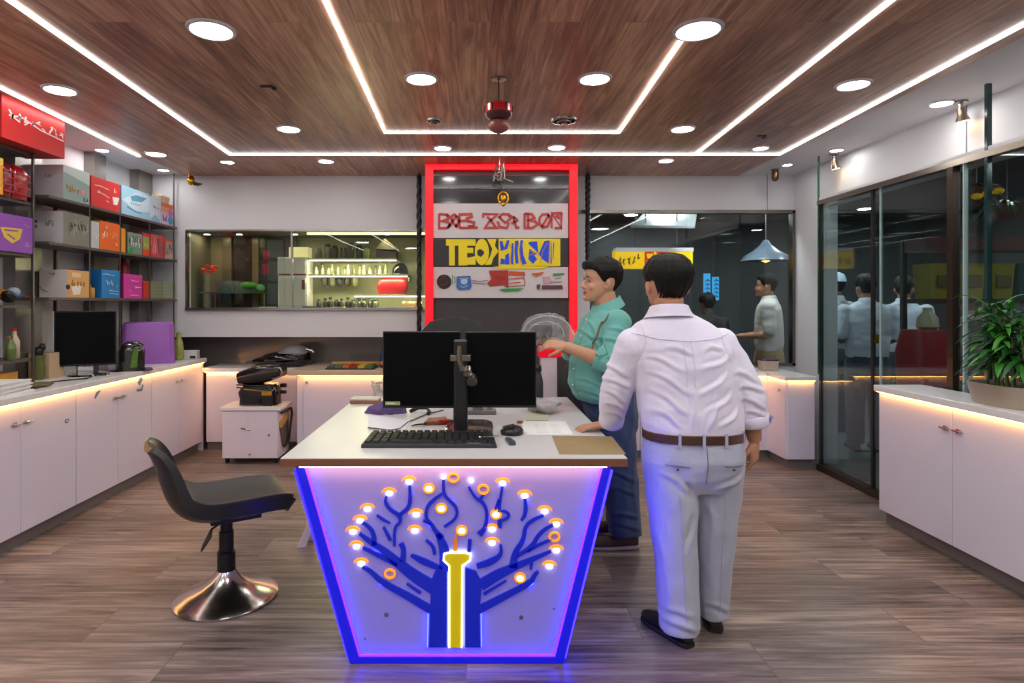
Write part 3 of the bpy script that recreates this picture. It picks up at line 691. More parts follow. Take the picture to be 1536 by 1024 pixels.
# circuit tree
T = lambda x, y: (tx(420 + x / 2.8444), tz(660 + y / 2.8444))
TREE = mat('tree_blue', (12, 38, 190), .35, em=.12, ec=(10, 30, 255)); S = 1 / 2.8444 / 360
b = MB()
b.poly(FD, [T(635, 885), T(712, 885), T(712, 560), T(668, 548), T(645, 600), T(640, 720)], 0, .010)
b.poly(FD, [T(790, 885), T(855, 885), T(852, 720), T(862, 610), T(835, 560), T(790, 545)], 0, .010)
BR = [([(645, 728), (545, 668), (430, 607), (385, 560), (350, 543)], [34, 30, 24, 18, 12]), ([(655, 632), (570, 580), (495, 520), (440, 470), (385, 437), (338, 400)], [56, 50, 38, 26, 22, 12]),
      ([(402, 450), (398, 395), (370, 365), (345, 350)], [20, 18, 15, 10]), ([(500, 535), (430, 500), (390, 478), (352, 462)], [16, 18, 16, 12]), ([(487, 455), (487, 372), (515, 352), (508, 322), (470, 300), (447, 268), (453, 240)], [12, 13, 14, 17, 15, 14, 9]),
      ([(508, 322), (548, 292), (556, 255), (552, 195)], [15, 17, 17, 10]), ([(412, 322), (440, 342), (470, 356)], [9, 11, 6]), ([(440, 372), (455, 400), (470, 430)], [10, 14, 14]),
      ([(690, 420), (662, 390), (645, 358), (622, 340), (624, 286), (660, 252), (692, 230)], [26, 18, 15, 14, 14, 15, 10]), ([(697, 168), (697, 236), (735, 268), (758, 300), (750, 338), (700, 372)], [11, 13, 14, 13, 12, 10]),
      ([(622, 428), (652, 452), (660, 490)], [10, 14, 14]), ([(558, 492), (612, 520), (690, 552)], [13, 30, 18]), ([(700, 560), (705, 470), (672, 400)], [42, 46, 20]),
      ([(522, 520), (528, 470), (515, 442)], [26, 20, 22]), ([(540, 615), (600, 655)], [8, 12]), ([(610, 345), (640, 360)], [10, 8]),
      ([(845, 728), (960, 668), (1072, 610), (1085, 580), (1102, 563)], [34, 28, 22, 18, 12]), ([(855, 622), (935, 572), (1010, 540), (1100, 500), (1158, 476)], [48, 44, 28, 18, 10]),
      ([(995, 548), (1003, 480), (1040, 430), (1046, 370), (1078, 342), (1125, 322)], [36, 24, 18, 15, 15, 10]), ([(1012, 498), (1078, 455), (1100, 410), (1135, 378), (1168, 364)], [13, 20, 16, 14, 10]),
      ([(1056, 478), (1110, 445), (1160, 426)], [10, 13, 8]), ([(1030, 345), (1046, 322), (1050, 285), (1045, 250)], [10, 16, 17, 10]), ([(935, 310), (938, 262), (950, 198)], [12, 14, 9]), ([(918, 300), (935, 255)], [8, 12]),
      ([(938, 306), (962, 304), (980, 320), (968, 338), (930, 348)], [6, 10, 13, 12, 8]), ([(938, 350), (936, 378)], [18, 18]), ([(850, 405), (878, 375), (885, 310), (868, 268), (832, 248), (805, 200)], [26, 16, 14, 15, 12, 9]), ([(855, 252), (870, 235)], [16, 6]),
      ([(806, 480), (810, 425)], [14, 16]), ([(840, 540), (900, 522), (945, 492), (942, 448)], [22, 30, 17, 10]), ([(1070, 555), (1074, 525)], [8, 14]), ([(870, 660), (965, 602)], [12, 6])]
def smooth2(pts, w):
    P = [V((*p, q)) for p, q in zip(pts, w)]
    for _ in range(2):
        Q_ = [P[0]]
        for a, c in zip(P[:-1], P[1:]): Q_ += [a.lerp(c, .25), a.lerp(c, .75)]
        P = Q_ + [P[-1]]
    return [(p.x, p.y) for p in P], [p.z for p in P]
for pts, w in BR:
    pts, w = smooth2(pts, w); b.stroke(FD, [T(*p) for p in pts], [q * S for q in w], 0, .009)
b.build('tree_relief', TREE, fp)
b = MB()
for s_ in ([(628, 885), (632, 728), (545, 676), (425, 614)], [(860, 885), (858, 738), (960, 676), (1082, 614)]): b.stroke(FD, [T(*p) for p in s_], 4.5 * S, 0, .008)
b.build('tree_outline_led', mat('tree_outline_led', (70, 90, 255), .5, em=22, ec=(30, 40, 255)), fp)
b = MB()
for s_ in ([(655, 640), (575, 592), (500, 528)], [(405, 460), (350, 412)], [(860, 632), (940, 590), (1010, 552)], [(1040, 440), (1052, 375)], [(556, 270), (560, 225)], [(705, 240), (742, 268)], [(620, 350), (640, 375)], [(880, 380), (894, 330)], [(1050, 300), (1058, 262)], [(432, 480), (362, 470)]):
    b.stroke(FD, [T(*p) for p in s_], 7 * S, 0, .004)
b.build('branch_glow_led', mat('branch_glow_led', (70, 90, 255), .5, em=14, ec=(28, 24, 255)), fp)
trunk = [(722, 885), (722, 536), (697, 512), (700, 485), (722, 480), (790, 480), (813, 487), (812, 512), (778, 536), (775, 885)]
MB().poly(FD, [T(*p) for p in trunk], 0, .011).build('yellow_trunk', mat('trunk_yellow', (206, 186, 10), .4, var=.12, em=.35, ec=(190, 160, 0)), fp)
MB().stroke(FD, [T(*p) for p in trunk], 5.5 * S, 0, .013).build('white_trunk_led', mat('trunk_led', (225, 235, 255), .5, em=7, ec=(225, 232, 255)), fp)
MB().stroke(FD, [T(*p) for p in ((747, 478), (748, 430), (752, 408))], [16 * S, 13 * S, 6 * S], 0, .008).build('orange_stem', mat('stem_orange', (214, 120, 20), .4, em=.3, ec=(230, 120, 10)), fp)
RING = mat('gold_ring', (236, 150, 20), .35, em=.8, ec=(255, 150, 10)); DOT = mat('white_dot_led', (255, 250, 240), .5, em=12, ec=(255, 244, 232))
dots = [(550, 178, 1), (465, 228, 1), (635, 208, 2), (697, 160, 0), (740, 162, 3), (815, 175, 0), (868, 212, 3), (950, 185, 1), (1045, 238, 1), (1130, 305, 1), (1180, 360, 1), (1172, 415, 3), (1180, 472, 1), (1150, 540, 1),
        (1025, 590, 2), (905, 440, 1), (905, 382, 1), (922, 318, 2), (775, 388, 2), (688, 293, 2), (580, 318, 1), (575, 388, 1), (372, 295, 1), (340, 345, 1), (310, 392, 1), (325, 455, 1), (345, 528, 1), (468, 573, 3)]
for x, y, k in dots:
    c = T(x, y); r = 21 * S
    if k in (0, 1, 2):
        b = MB(); b.disc(FD, (c[0], c[1] - (.002 if k else 0)), (8 if k == 0 else 13) * S, 0, .010, 14, ry=(8 if k == 0 else 8.5) * S); b.build('led_dot', DOT, fp)
    if k == 1:
        q = 1 if x < 780 else -1
        arc = [(c[0] + 1.55 * r * math.cos(a) + .0 * q, c[1] - .003 + 1.0 * r * math.sin(a)) for a in [PI * (.12 + .8 * i / 10) if q > 0 else PI * (.88 - .8 * i / 10) for i in range(11)]]
        MB().stroke(FD, arc, [4 * S + 6 * S * math.sin(PI * i / 10) for i in range(11)], 0, .009).build('gold_ring', RING, fp)
    elif k >= 2:
        b = MB(); O, U, W, N = FD
        arc = [(c[0] + 1.0 * r * math.cos(a), c[1] + .85 * r * math.sin(a)) for a in [2 * PI * i / 18 for i in range(18)]]
        b.stroke(FD, arc, 8 * S, 0, .009, closed=True); b.build('gold_ring', RING, fp)
for x, y in ((452, 750), (1030, 762), (360, 853), (1170, 725)):
    MB().disc(FD, T(x, y), (9 if x != 360 and x != 1170 else 4) * S, 0, .003, 12).build('screw_cap', mat('screw_grey', (96, 92, 104), .5), fp)

# ------------------------------------------------------------------ things on the desk
def on(px, py, z=DZ):            # where a pixel's ray meets the desk top (used once to lay the things out)
    y = 900 * (1.5 - z) / (py - 455); return V(((px - 712) * y / 900, y, z))
SCREEN = mat('screen_black', (3, 3, 5), .3, spec=.12)
def monitor(name, label, x0, x1, z0, z1, y, base):
    t = thing(name, label, 'monitor', ((x0 + x1) / 2, y, z0)); w = (x1 - x0) / 2; h = z1 - z0
    MB().box(-w, 0, 0, w, .03, h).build('housing', BLACK, t, bevel=.003)
    MB().box(-w + .006, -.0015, .012, w - .006, .002, h - .006).build('screen', SCREEN, t)
    return t, w, h
t, w, h = monitor('monitor', 'left black desk monitor with a pale energy label in its corner', -.452, -.068, .985, 1.363, 2.95, 0)
MB().box(-w + .012, -.004, .016, -w + .085, 0, .034).build('energy_label', mat('energy_label', (150, 160, 110), .5), t)
MB().box(-w + .02, -.0045, .022, -w + .06, -.003, .027).build('label_bar', mat('label_bar', (226, 226, 200), .5), t)
t2, w, h = monitor('monitor', 'right black desk monitor without a label', -.048, .305, .985, 1.36, 2.965, 0)
st = thing('monitor_stand', 'black pole stand with clamp arm between the two desk monitors', 'stand', (-.068, 2.9, DZ))
b = MB().box(-.035, -.02, .01, .035, .015, .46); b.build('pole', BLACK, st, bevel=.012)
MB().loft([((.04, .15, 0), (.12, 0, 0), (0, .15, 0)), ((.04, .15, .012), (.12, 0, 0), (0, .15, 0)), ((.04, .15, .018), (.105, 0, 0), (0, .135, 0))], 32, 5).build('base_plate', mat('stand_base', (40, 26, 24), .2, coat=.5), st, smooth=40)
MB().box(-.05, -.03, .355, .05, .05, .385).build('clamp', mat('clamp_metal', (120, 112, 96), .3, .9), st, bevel=.004)
MB().cyl((.035, -.03, .32), (.035, -.055, .30), .022).cyl((.055, -.02, .275), (.055, -.05, .26), .026).build('joint', STEEL, st, smooth=40)
MB().tube([(-.004, -.025, .43), (-.006, -.03, .36), (.01, -.03, .31)], .014, 8).build('hinge_arm', mat('clamp_metal', (120, 112, 96), .3, .9), st, smooth=60)
MB().box(-.14, .095, .22, .14, .109, .30).build('cross_arm', BLACK, st, bevel=.003)

# keyboard
kb = thing('keyboard', 'full-size black keyboard lying on the desk front', 'keyboard', (-.2, 2.715, DZ))
kb.scale = (1, .84, 1)
b = MB().hexa([(-.298, -.115, 0), (.298, -.115, 0), (.285, .115, 0), (-.285, .115, 0), (-.296, -.11, .018), (.296, -.11, .018), (.283, .112, .032), (-.283, .112, .032)]); b.build('case', mat('keyboard_case', (34, 33, 37), .4), kb, bevel=.004)
KEY = mat('keycap', (17, 17, 20), .45); km = None; slope = math.atan2(.014, .222)
for r in range(6):
    y = -.082 + r * .034
    cells = [(-.265 + c * .0348, .030) for c in range(16)]
    if r == 0: cells = [(-.265, .03), (-.23, .03), (-.195, .03), (-.075, .195), (.06, .03), (.095, .03), (.13, .03), (.165, .03), (.2, .03), (.235, .03), (.268, .03)]
    for x, wd in cells:
        z = .018 + (y + .11) * .063
        if wd > .05 or km is None:
            o = MB().hexa([(-wd / 2, -.0145, 0), (wd / 2, -.0145, 0), (wd / 2, .0145, 0), (-wd / 2, .0145, 0), (-wd / 2 + .003, -.011, .011), (wd / 2 - .003, -.011, .011), (wd / 2 - .003, .012, .011), (-wd / 2 + .003, .012, .011)]).build('key', KEY, kb)
            if wd < .05: km = o
        else:
            o = km.copy(); C.objects.link(o); o.parent = kb
        o.location = (x * (1 - .03 * (y / .11)), y, z); o.rotation_euler = (slope, 0, 0)
MB().box(.165, -.104, .0195, .225, -.096, .022).build('badge', STEEL, kb)
tag(MB().tube([(.02, 2.69, .901), (.1, 2.692, .904), (.125, 2.694, .904)], [.003, .005, .004], 8).build('pen', CHROME, smooth=60), 'silver pen lying across the keyboard keys', 'pen')
# mouse and small device
p = on(768, 650)
m = thing('computer_mouse', 'round black wireless mouse right of the keyboard', 'mouse', p, -.2)
MB().loft([((0, 0, 0), (.052, 0, 0), (0, .065, 0)), ((0, 0, .015), (.056, 0, 0), (0, .07, 0)), ((0, -.005, .032), (.045, 0, 0), (0, .055, 0)), ((0, -.005, .041), (.02, 0, 0), (0, .025, 0))], 24, 2.3).build('shell', mat('mouse_black', (24, 24, 26), .35), m, smooth=60)
MB().box(-.0025, -.05, .026, .0025, .02, .043).build('seam', BLACKG, m)
MB().cyl((-.004, .03, .034), (.004, .03, .034), .007).build('wheel', RUBBER, m)
p = on(762, 664)
tag(MB().hexa([p + V(q) for q in ((-.012, .06, 0), (.014, .06, 0), (.034, -.05, 0), (.004, -.055, 0), (-.010, .058, .014), (.012, .058, .014), (.032, -.048, .02), (.006, -.052, .02))]).build('usb_reader', mat('grey_blue_plastic', (62, 64, 84), .35), bevel=.004), 'small grey-blue gadget in front of the black mouse', 'gadget')
# papers
def sheet(name, label, cat, quad, m, z0=0.0005, t=.0012, extra=None):
    b = MB(); P = [on(*q) for q in quad]
    b.hexa([q + V((0, 0, z0)) for q in P] + [q + V((0, 0, z0 + t)) for q in P])
    if extra: extra(b, P, z0 + t)
    return b
KR = mat('kraft_brown', (150, 126, 86), .7, var=.2, vs=14)
tag(sheet('', '', '', [(839, 681.5), (939, 681.5), (918, 655), (828, 653.5)], KR, .0006).build('kraft_sheet', KR), 'brown kraft sheet at the right front corner of the desk', 'paper')
INK = mat('ink_blue_grey', (126, 128, 158), .7)
def lines(b, P, z):
    b.mat(1)
    for k in range(7):
        v = .15 + .1 * k
        for u0, u1 in ((.28, .55), (.6, .82)):
            q = lambda u, v: (P[0] * (1 - u) + P[1] * u) * (1 - v) + (P[3] * (1 - u) + P[2] * u) * v
            a, c = q(u0, v), q(u1 - .02 * (k % 3), v); d = V((0, .003, 0)); zz = V((0, 0, .0014))
            b.hexa([a + zz, c + zz, c + d + zz, a + d + zz] + [x + V((0, 0, .0016)) for x in (a, c, c + d, a + d)])
tag(sheet('', '', '', [(786, 652), (860, 652), (848, 632), (782, 632)], PAPER, .0002, .0012, lines).build('printed_sheet', [PAPER, INK]), 'white printed sheet with small lines on the desk right of the mouse', 'paper')
tag(sheet('', '', '', [(790, 631), (822, 631), (824, 613), (795, 613)], PAPER, .0002, .004).build('card_folder', mat('sage_card', (190, 188, 166), .7)), 'pale green-grey card behind the printed sheet', 'card')
tag(MB().obox(on(815, 614) + V((0, 0, .014)), (.09, .05, .02)).build('eraser_box', mat('sage_box', (128, 134, 112), .5), bevel=.005), 'small green-grey slim box under the right monitor corner', 'box')
p = on(780, 634.5); tag(MB().obox(p + V((0, 0, .006)), (.03, .02, .012), Matrix.Rotation(-.2, 3, 'Z')).build('clip', mat('rust_clip', (150, 74, 36), .4), bevel=.002), 'small orange-brown clip beside the printed sheet', 'clip')
tag(sheet('', '', '', [(552, 643), (608, 645), (616, 632), (553, 622)], PAPER, .0003, .004).build('note_pad', mat('pad_white', (226, 222, 232), .7)), 'white note pad left of the keyboard with a cable along its edge', 'paper')
P = [on(552, 643) + V((0, 0, .007)), on(585, 646.5) + V((0, 0, .005)), on(600, 644) + V((0, 0, .005)), on(612, 634) + V((0, 0, .005)), on(640, 622) + V((0, 0, .005)), on(665, 616) + V((0, 0, .005))]
tag(MB().tube(P, .0035, 6).build('cable', mat('grey_cable', (86, 84, 88), .5), smooth=90), 'thin grey cable running from the note pad to under the monitors', 'cable')
# purple pouch and other clutter left behind the monitor
p = on(578, 619)
t = thing('fabric_pouch', 'crumpled purple fabric pouch beside the left monitor', 'pouch', p)
b = MB().loft([((0, 0, 0), (.12, 0, 0), (0, .06, 0)), ((.01, 0, .03), (.11, 0, 0), (0, .055, 0)), ((.04, 0, .065), (.06, 0, 0), (0, .04, 0)), ((.055, 0, .10), (.022, 0, 0), (0, .02, 0)), ((.06, 0, .13), (.04, 0, 0), (0, .02, 0))], 24)
me = fuse(b, .006, 2)
for v in me.vertices: v.co += V(v.normal) * .012 * noise.noise(v.co * 28)
PU = mat('pouch_purple', (92, 70, 124), .8, var=.3, vs=30, bump=.4, bs=160)
link('bag', me, PU, t, smooth=180)
MB().tube([V((.06 + .03 * math.cos(a), .02 * math.sin(a), .103)) for a in [2 * PI * k / 14 for k in range(14)]], .008, 6, closed=True).build('orange_tie', mat('tie_orange', (196, 104, 60), .6), t, smooth=180)
p = on(546, 604)
tag(MB().box(p.x - .08, p.y - .05, DZ, p.x + .10, p.y + .06, DZ + .022).mat(1).box(p.x - .078, p.y - .046, DZ + .022, p.x + .098, p.y + .058, DZ + .034).build('notebook_pair', [mat('notebook_brown', (140, 92, 58), .5), mat('notebook_pale', (206, 198, 186), .6)], bevel=.003), 'brown notebook under a pale pad at the back left of the desk', 'notebook')
random.seed(11); p = on(566, 601) + V((0, .08, .03))
tag(MB().tube([p + V((random.uniform(-.06, .07), random.uniform(-.03, .03), random.uniform(-.02, .09))) for _ in range(30)], .004, 5).build('wire_tangle', mat('clear_plastic_wire', (190, 186, 180), .2, var=.1), smooth=90), 'tangle of pale packing wire behind the purple pouch', 'wire')
p = on(632, 620)
tag(MB().tube([p + V((-.06, .02, .012)), p + V((-.02, .035, .03)), p + V((.03, .02, .028)), p + V((.05, -.02, .012)), p + V((.045, -.045, .010))], [.012, .014, .008, .01, .012], 8, dome=True).build('headset', BLACK, smooth=60), 'small black headset lying below the left monitor', 'headset')
p = on(722, 620)
tag(MB().obox(p + V((0, 0, .012)), (.17, .08, .024)).obox(p + V((-.02, 0, .034)), (.06, .05, .02)).obox(p + V((.05, .01, .03)), (.03, .05, .014)).build('adapter', mat('adapter_grey', (128, 122, 122), .5), bevel=.004), 'grey power adapter block under the right monitor', 'adapter')
p = on(668, 634)
t = thing('leather_wallet', 'brown and red leather wallet by the foot of the monitor stand', 'wallet', p + V((-.03, -.01, 0)), .15)
MB().hexa([(-.09, -.045, 0), (.05, -.045, 0), (.045, .06, 0), (-.06, .06, 0), (-.085, -.042, .02), (.045, -.042, .022), (.04, .058, .026), (-.055, .058, .02)]).build('cover', mat('leather_brown', (150, 92, 66), .5, var=.25, vs=30), t, bevel=.006)
MB().box(-.01, -.05, .004, .06, -.015, .026).build('red_flap', mat('flap_red', (172, 24, 26), .45), t, bevel=.006)
MB().tube([(-.07, -.05, .01), (-.13, -.06, .008), (-.15, -.075, .006)], .004, 6).build('strap', BLACK, t)
# wrapped bottle, crumpled bag behind right monitor
p = on(812, 608); p = V((.36, 3.55, DZ))
t = thing('wrapped_bottle', 'dark bottle wrapped in film standing behind the right monitor', 'bottle', p)
MB().lathe([(.04, 0), (.045, .01), (.046, .16), (.036, .21), (.03, .225), (.032, .23)], seg=24).build('body', mat('wrap_dark', (52, 48, 50), .25, bump=.5, bs=40, stretch=(9, 9, 1)), t, smooth=50)
MB().lathe([(.033, .23), (.036, .235), (.035, .262), (.03, .268)], seg=20).build('cap', BLACK, t, smooth=40)
b = MB(); random.seed(5)
for k in range(9): b.ell((.40 + random.uniform(-.05, .06), 3.46 + random.uniform(-.04, .04), DZ + .03 + random.uniform(0, .03)), (.05, .04, .03), seg=10, n=7)
me = fuse(b, .007, 1)
for v in me.vertices: v.co += V(v.normal) * .02 * noise.noise(v.co * 24)
for v in me.vertices: v.co.z = max(v.co.z, DZ + .0005)
c0 = V((.4, 3.46, DZ))
for v in me.vertices: v.co -= c0
tag(link('crumpled_bag', me, mat('grey_film', (176, 170, 172), .3, var=.15, vs=20), smooth=30, off=c0), 'crumpled grey plastic bag at the foot of the wrapped bottle', 'bag')
# ------------------------------------------------------------------ salon-style chair
ch = thing('swivel_chair', 'black shell chair on a chrome trumpet base left of the desk', 'chair', (-1.27, 3.07, 0), .56)
prof = [(.292, .470, .176), (.278, .482, .202), (.255, .491, .216), (.16, .490, .225), (.04, .480, .228), (-.08, .474, .226), (-.16, .482, .222), (-.215, .515, .216), (-.25, .57, .208), (-.275, .64, .196), (-.30, .71, .182), (-.325, .765, .166), (-.345, .800, .146), (-.358, .812, .120)]
def shell(off, wk, dz=0):
    R = []
    NV = 19
    for i, (x, z, w) in enumerate(prof):
        a = prof[max(i - 1, 0)]; c = prof[min(i + 1, len(prof) - 1)]
        tx_, tz_ = c[0] - a[0], c[1] - a[1]; l = math.hypot(tx_, tz_); nx, nz = tz_ / l, -tx_ / l     # normal to the sitting side
        row = []
        for j in range(NV):
            v = -1 + 2 * j / (NV - 1); k = abs(v) ** 2.6
            q = off * (1 if i < 6 or off > 0 else max(.32, 1 - (i - 5) * .11)) + .055 * k * (1 if i > 4 else .25 + .15 * i) * wk * (1 if i < 10 else (1, .8, .55, .3)[i - 10])
            row.append(V((x + nx * q, v * w * (1 - .0 * k), z + nz * q + dz)))
        R.append(row)
    return R
def slab(Ro, Ri):
    b = MB(); n = len(Ro); m = len(Ro[0])
    vo = [[b.bm.verts.new(p) for p in r] for r in Ro]; vi = [[b.bm.verts.new(p) for p in r] for r in Ri]
    for i in range(n - 1):
        for j in range(m - 1):
            b.face([vo[i][j], vo[i][j + 1], vo[i + 1][j + 1], vo[i + 1][j]]); b.face([vi[i + 1][j], vi[i + 1][j + 1], vi[i][j + 1], vi[i][j]])
    for i in range(n - 1):
        for j in (0, m - 1): b.face([vo[i][j], vo[i + 1][j], vi[i + 1][j], vi[i][j]])
    for j in range(m - 1):
        for i in (0, n - 1): b.face([vo[i][j], vo[i][j + 1], vi[i][j + 1], vi[i][j]])
    return b
SHELL = mat('chair_shell', (27, 26, 28), .33); LEATH = mat('chair_seat_leather', (44, 38, 42), .42, bump=.12, bs=220)
o = slab(shell(-.055, 1), shell(.012, 1)).build('shell', SHELL, ch, bevel=.008, smooth=70)
sv = o.modifiers.new('sub', 'SUBSURF'); sv.levels = 1; sv.render_levels = 2
pf = prof; prof = [(x, z, w * .93) for x, z, w in pf[1:8]]
o = slab(shell(.008, .8), shell(.036, .8)).build('seat_pad', LEATH, ch, bevel=.006, smooth=70); sv = o.modifiers.new('sub', 'SUBSURF'); sv.levels = 1; sv.render_levels = 2
prof = pf
MB().obox((.03, 0, .425), (.24, .22, .03)).cyl((0, 0, .36), (0, 0, .42), .03).build('seat_plate', BLACK, ch, bevel=.004)
MB().lathe([(.044, .12), (.044, .235), (.036, .24), (.036, .34), (.03, .345), (.03, .38)], seg=28).build('column', BLACK, ch, smooth=40)
MB().lathe([(.25, .002), (.252, .010), (.235, .020), (.18, .038), (.12, .066), (.075, .10), (.052, .13), (.046, .142), (.02, .143)], seg=64).build('base', mat('polished_steel', (196, 190, 186), .17, 1.0), ch, smooth=60)
MB().tube([(-.02, .0, .385), (-.075, -.03, .37), (-.085, -.035, .34), (-.11, -.04, .30), (-.125, -.045, .275)], [.006, .008, .017, .013, .006], 10, flat=.5).build('lever', BLACK, ch, smooth=60)

# black chairs behind the desk (only their backs show)
def back_chair(label, x, y, rz, top):
    t = thing('office_chair', label, 'chair', (x, y, 0), rz)
    MB().loft([((0, .02, top - .52), (.20, 0, 0), (0, .035, 0)), ((0, .0, top - .42), (.255, 0, 0), (0, .04, 0)), ((0, 0, top - .22), (.265, 0, 0), (0, .04, 0)), ((0, .02, top - .10), (.25, 0, 0), (0, .035, 0)), ((0, .03, top - .03), (.19, 0, 0), (0, .03, 0)), ((0, .035, top), (.10, 0, 0), (0, .022, 0))], 28, 3).build('backrest', mat('chair_mesh_black', (30, 29, 31), .6), t, smooth=60)
    MB().loft([((0, -.25, .46), (.24, 0, 0), (0, .23, 0)), ((0, -.25, .52), (.26, 0, 0), (0, .25, 0)), ((0, -.25, .54), (.22, 0, 0), (0, .21, 0))], 28, 4).build('seat', mat('chair_mesh_black', (30, 29, 31), .6), t, smooth=60)
    MB().bar((0, .03, .40), (0, .05, top - .3), .06, .025, (1, 0, 0)).bar((0, .04, .42), (0, -.25, .43), .06, .03).build('back_bracket', BLACK, t)
    MB().cyl((0, -.25, .08), (0, -.25, .45), .03).build('column', BLACK, t)
    for k in range(5):
        a = k * 2 * PI / 5
        l = MB().bar((0, -.25, .09), (.29 * math.cos(a), -.25 + .29 * math.sin(a), .07), .045, .025).build('leg', BLACK, t)
        MB().cyl((.28 * math.cos(a), -.265 + .28 * math.sin(a), .03), (.28 * math.cos(a), -.235 + .28 * math.sin(a), .03), .03).build('caster', RUBBER, l)
back_chair('black office chair behind the desk monitors, only its rounded top showing', -.155, 4.55, 0, 1.39)
back_chair('dark grey office chair between the desk and the man in the teal shirt', .89, 4.55, -.3, 1.09)

# white cabinet on casters with a black machine
t = thing('rolling_cabinet', 'low white cabinet on casters standing on the floor at the back left', 'cabinet', (-2.08, 5.78, 0))
MB().box(-.28, -.16, .05, .24, .16, .50).build('carcass', WHITE, t, bevel=.004)
MB().box(-.30, -.185, .50, .27, .18, .532).build('top', STONE, t, bevel=.004)
d = MB().box(-.278, -.178, .055, .238, -.16, .49).build('door', WHITE, t, bevel=.002)
MB().tube([(-.10, -.18, .335), (-.05, -.19, .33), (-.015, -.18, .32)], .006, 6).build('handle', CHROME, d)
MB().cyl((.16, -.178, .27), (.16, -.184, .27), .012).build('lock', CHROME, d)
MB().cyl((-.02, -.178, .09), (-.02, -.184, .09), .009).build('lock', CHROME, d)
b = MB().tube([(.262, -.14, .47), (.275, .12, .475), (.28, .13, .42), (.268, .06, .15), (.262, -.05, .14)], .012, 6); b.build('side_frame', DARKM, t, smooth=60)
MB().poly(FR((.242, 0, 0), (0, 1, 0), (0, 0, 1), (1, 0, 0)), [(-.13, .39), (.12, .45), (.12, .39), (-.13, .33)], 0, .02).build('gold_tray', mat('tan_tray', (190, 150, 84), .4), t)
MB().poly(FR((.242, 0, 0), (0, 1, 0), (0, 0, 1), (1, 0, 0)), [(-.13, .33), (.12, .39), (.10, .16), (-.05, .14)], 0, .012).build('side_pocket', mat('pocket_grey', (92, 86, 84), .4), t)
for x in (-.25, .21):
    for y in (-.12, .12):
        MB().cyl((x - .012, y, .025), (x + .012, y, .025), .025).box(x - .015, y - .02, .03, x + .015, y + .02, .055).build('caster', RUBBER, t)
t = thing('counter_machine', 'black glossy machine with curved hood and gold label on the rolling cabinet', 'machine', (-2.06, 5.76, .532))
MB().loft([((.0, .02, 0), (.185, 0, 0), (0, .11, 0)), ((.0, .02, .06), (.18, 0, 0), (0, .11, 0)), ((-.005, .02, .12), (.19, 0, 0), (0, .115, 0)), ((.0, .02, .17), (.17, 0, 0), (0, .105, 0)), ((0, .02, .20), (.15, 0, 0), (0, .1, 0))], 28, 5).build('body', BLACKG, t, bevel=.004, smooth=50)
b = MB(); R = []
for k in range(9):
    a = k / 8; x = -.185 + .40 * a
    R.append(((x, .02, .255 + .075 * a), (0, .13 - .02 * abs(a - .5), 0), (-.012, 0, .058 + .03 * math.sin(PI * a))))
MB().loft(R, 28, 3.5).build('hood', mat('hood_black', (24, 22, 23), .16, coat=.5), t, smooth=60)
MB().tube([(.17, -.09, .36), (.225, -.10, .36), (.245, -.10, .32), (.225, -.10, .28), (.15, -.095, .255)], .009, 8).build('hood_rim', STEEL, t, smooth=90)
MB().box(.05, -.098, .10, .145, -.088, .14).build('gold_label', GOLD, t)
MB().box(.06, -.105, 0, .15, -.088, .095).build('front_box', BLACK, t, bevel=.004)
for z in (.175, .20): MB().tube([(-.19, -.09, z), (0, -.10, z - .01), (.16, -.09, z)], .007, 6).build('ridge', BLACK, t)
MB().cyl((.20, .0, .18), (.25, -.01, .185), .02).cyl((.2, .0, .12), (.25, -.01, .12), .016).build('knob', BLACK, t)
# black bag in the recess, tray of coloured cards
t = thing('black_bag', 'black glossy bag with grey top lying on the low back counter', 'bag', (-1.98, 6.3, .84))
me = fuse(MB().ell((0, 0, .075), (.27, .14, .085), seg=24).ell((.10, 0, .12), (.16, .12, .08), seg=24).ell((-.2, 0, .05), (.16, .1, .05)), .012, 2)
for v in me.vertices: v.co.z = max(v.co.z, .001)
link('body', me, BLACKG, t, smooth=180)
MB().loft([((.08, -.0, .14), (.17, 0, 0), (0, .13, 0)), ((.09, 0, .20), (.13, 0, 0), (0, .10, 0)), ((.1, 0, .225), (.06, 0, 0), (0, .05, 0))], 24).build('grey_top', mat('bag_grey', (112, 110, 112), .3), t, smooth=60)
MB().tube([(.22, -.03, .18), (.28, -.05, .17), (.30, -.05, .15)], .012, 6).build('tab', STEEL, t)
t = thing('card_tray', 'flat tray of colourful cards on the back counter left of the monitors', 'tray', (-1.22, 6.0, .855))
MB().box(-.24, -.15, 0, .24, .15, .012).build('tray', BLACK, t, bevel=.004)
for k, c in enumerate(((70, 92, 96), (96, 110, 70), (190, 96, 40), (150, 40, 30), (206, 170, 40), (80, 110, 60))):
    MB().box(-.225 + .075 * k, -.13, .012, -.158 + .075 * k, .13, .03 + .004 * (k % 3)).build('card', mat('tray_card_%d' % k, c, .3, var=.4, vs=40), t)
MB().box(-.24, .135, .012, .24, .15, .05).build('tray_back', mat('tray_gold', (196, 150, 80), .4), t)
t = thing('gift_tin', 'small tin with sparkling blue, orange and green pattern beside the left monitor', 'tin', (-.90, 6.05, .855))
MB().lathe([(.05, 0), (.06, .01), (.055, .1), (.04, .16), (.03, .2), (.035, .215)], seg=20).build('tin', mat('tin_blue', (60, 96, 150), .2, .5, var=.6, vs=40), t, smooth=50)
MB().lathe([(.061, .03), (.063, .035), (.06, .06), (.057, .065)], seg=20).build('orange_band', mat('tin_orange', (206, 110, 50), .3), t)
MB().lathe([(.036, .215), (.02, .235), (.012, .26)], seg=16).build('green_lid', mat('tin_green', (70, 110, 60), .3), t)
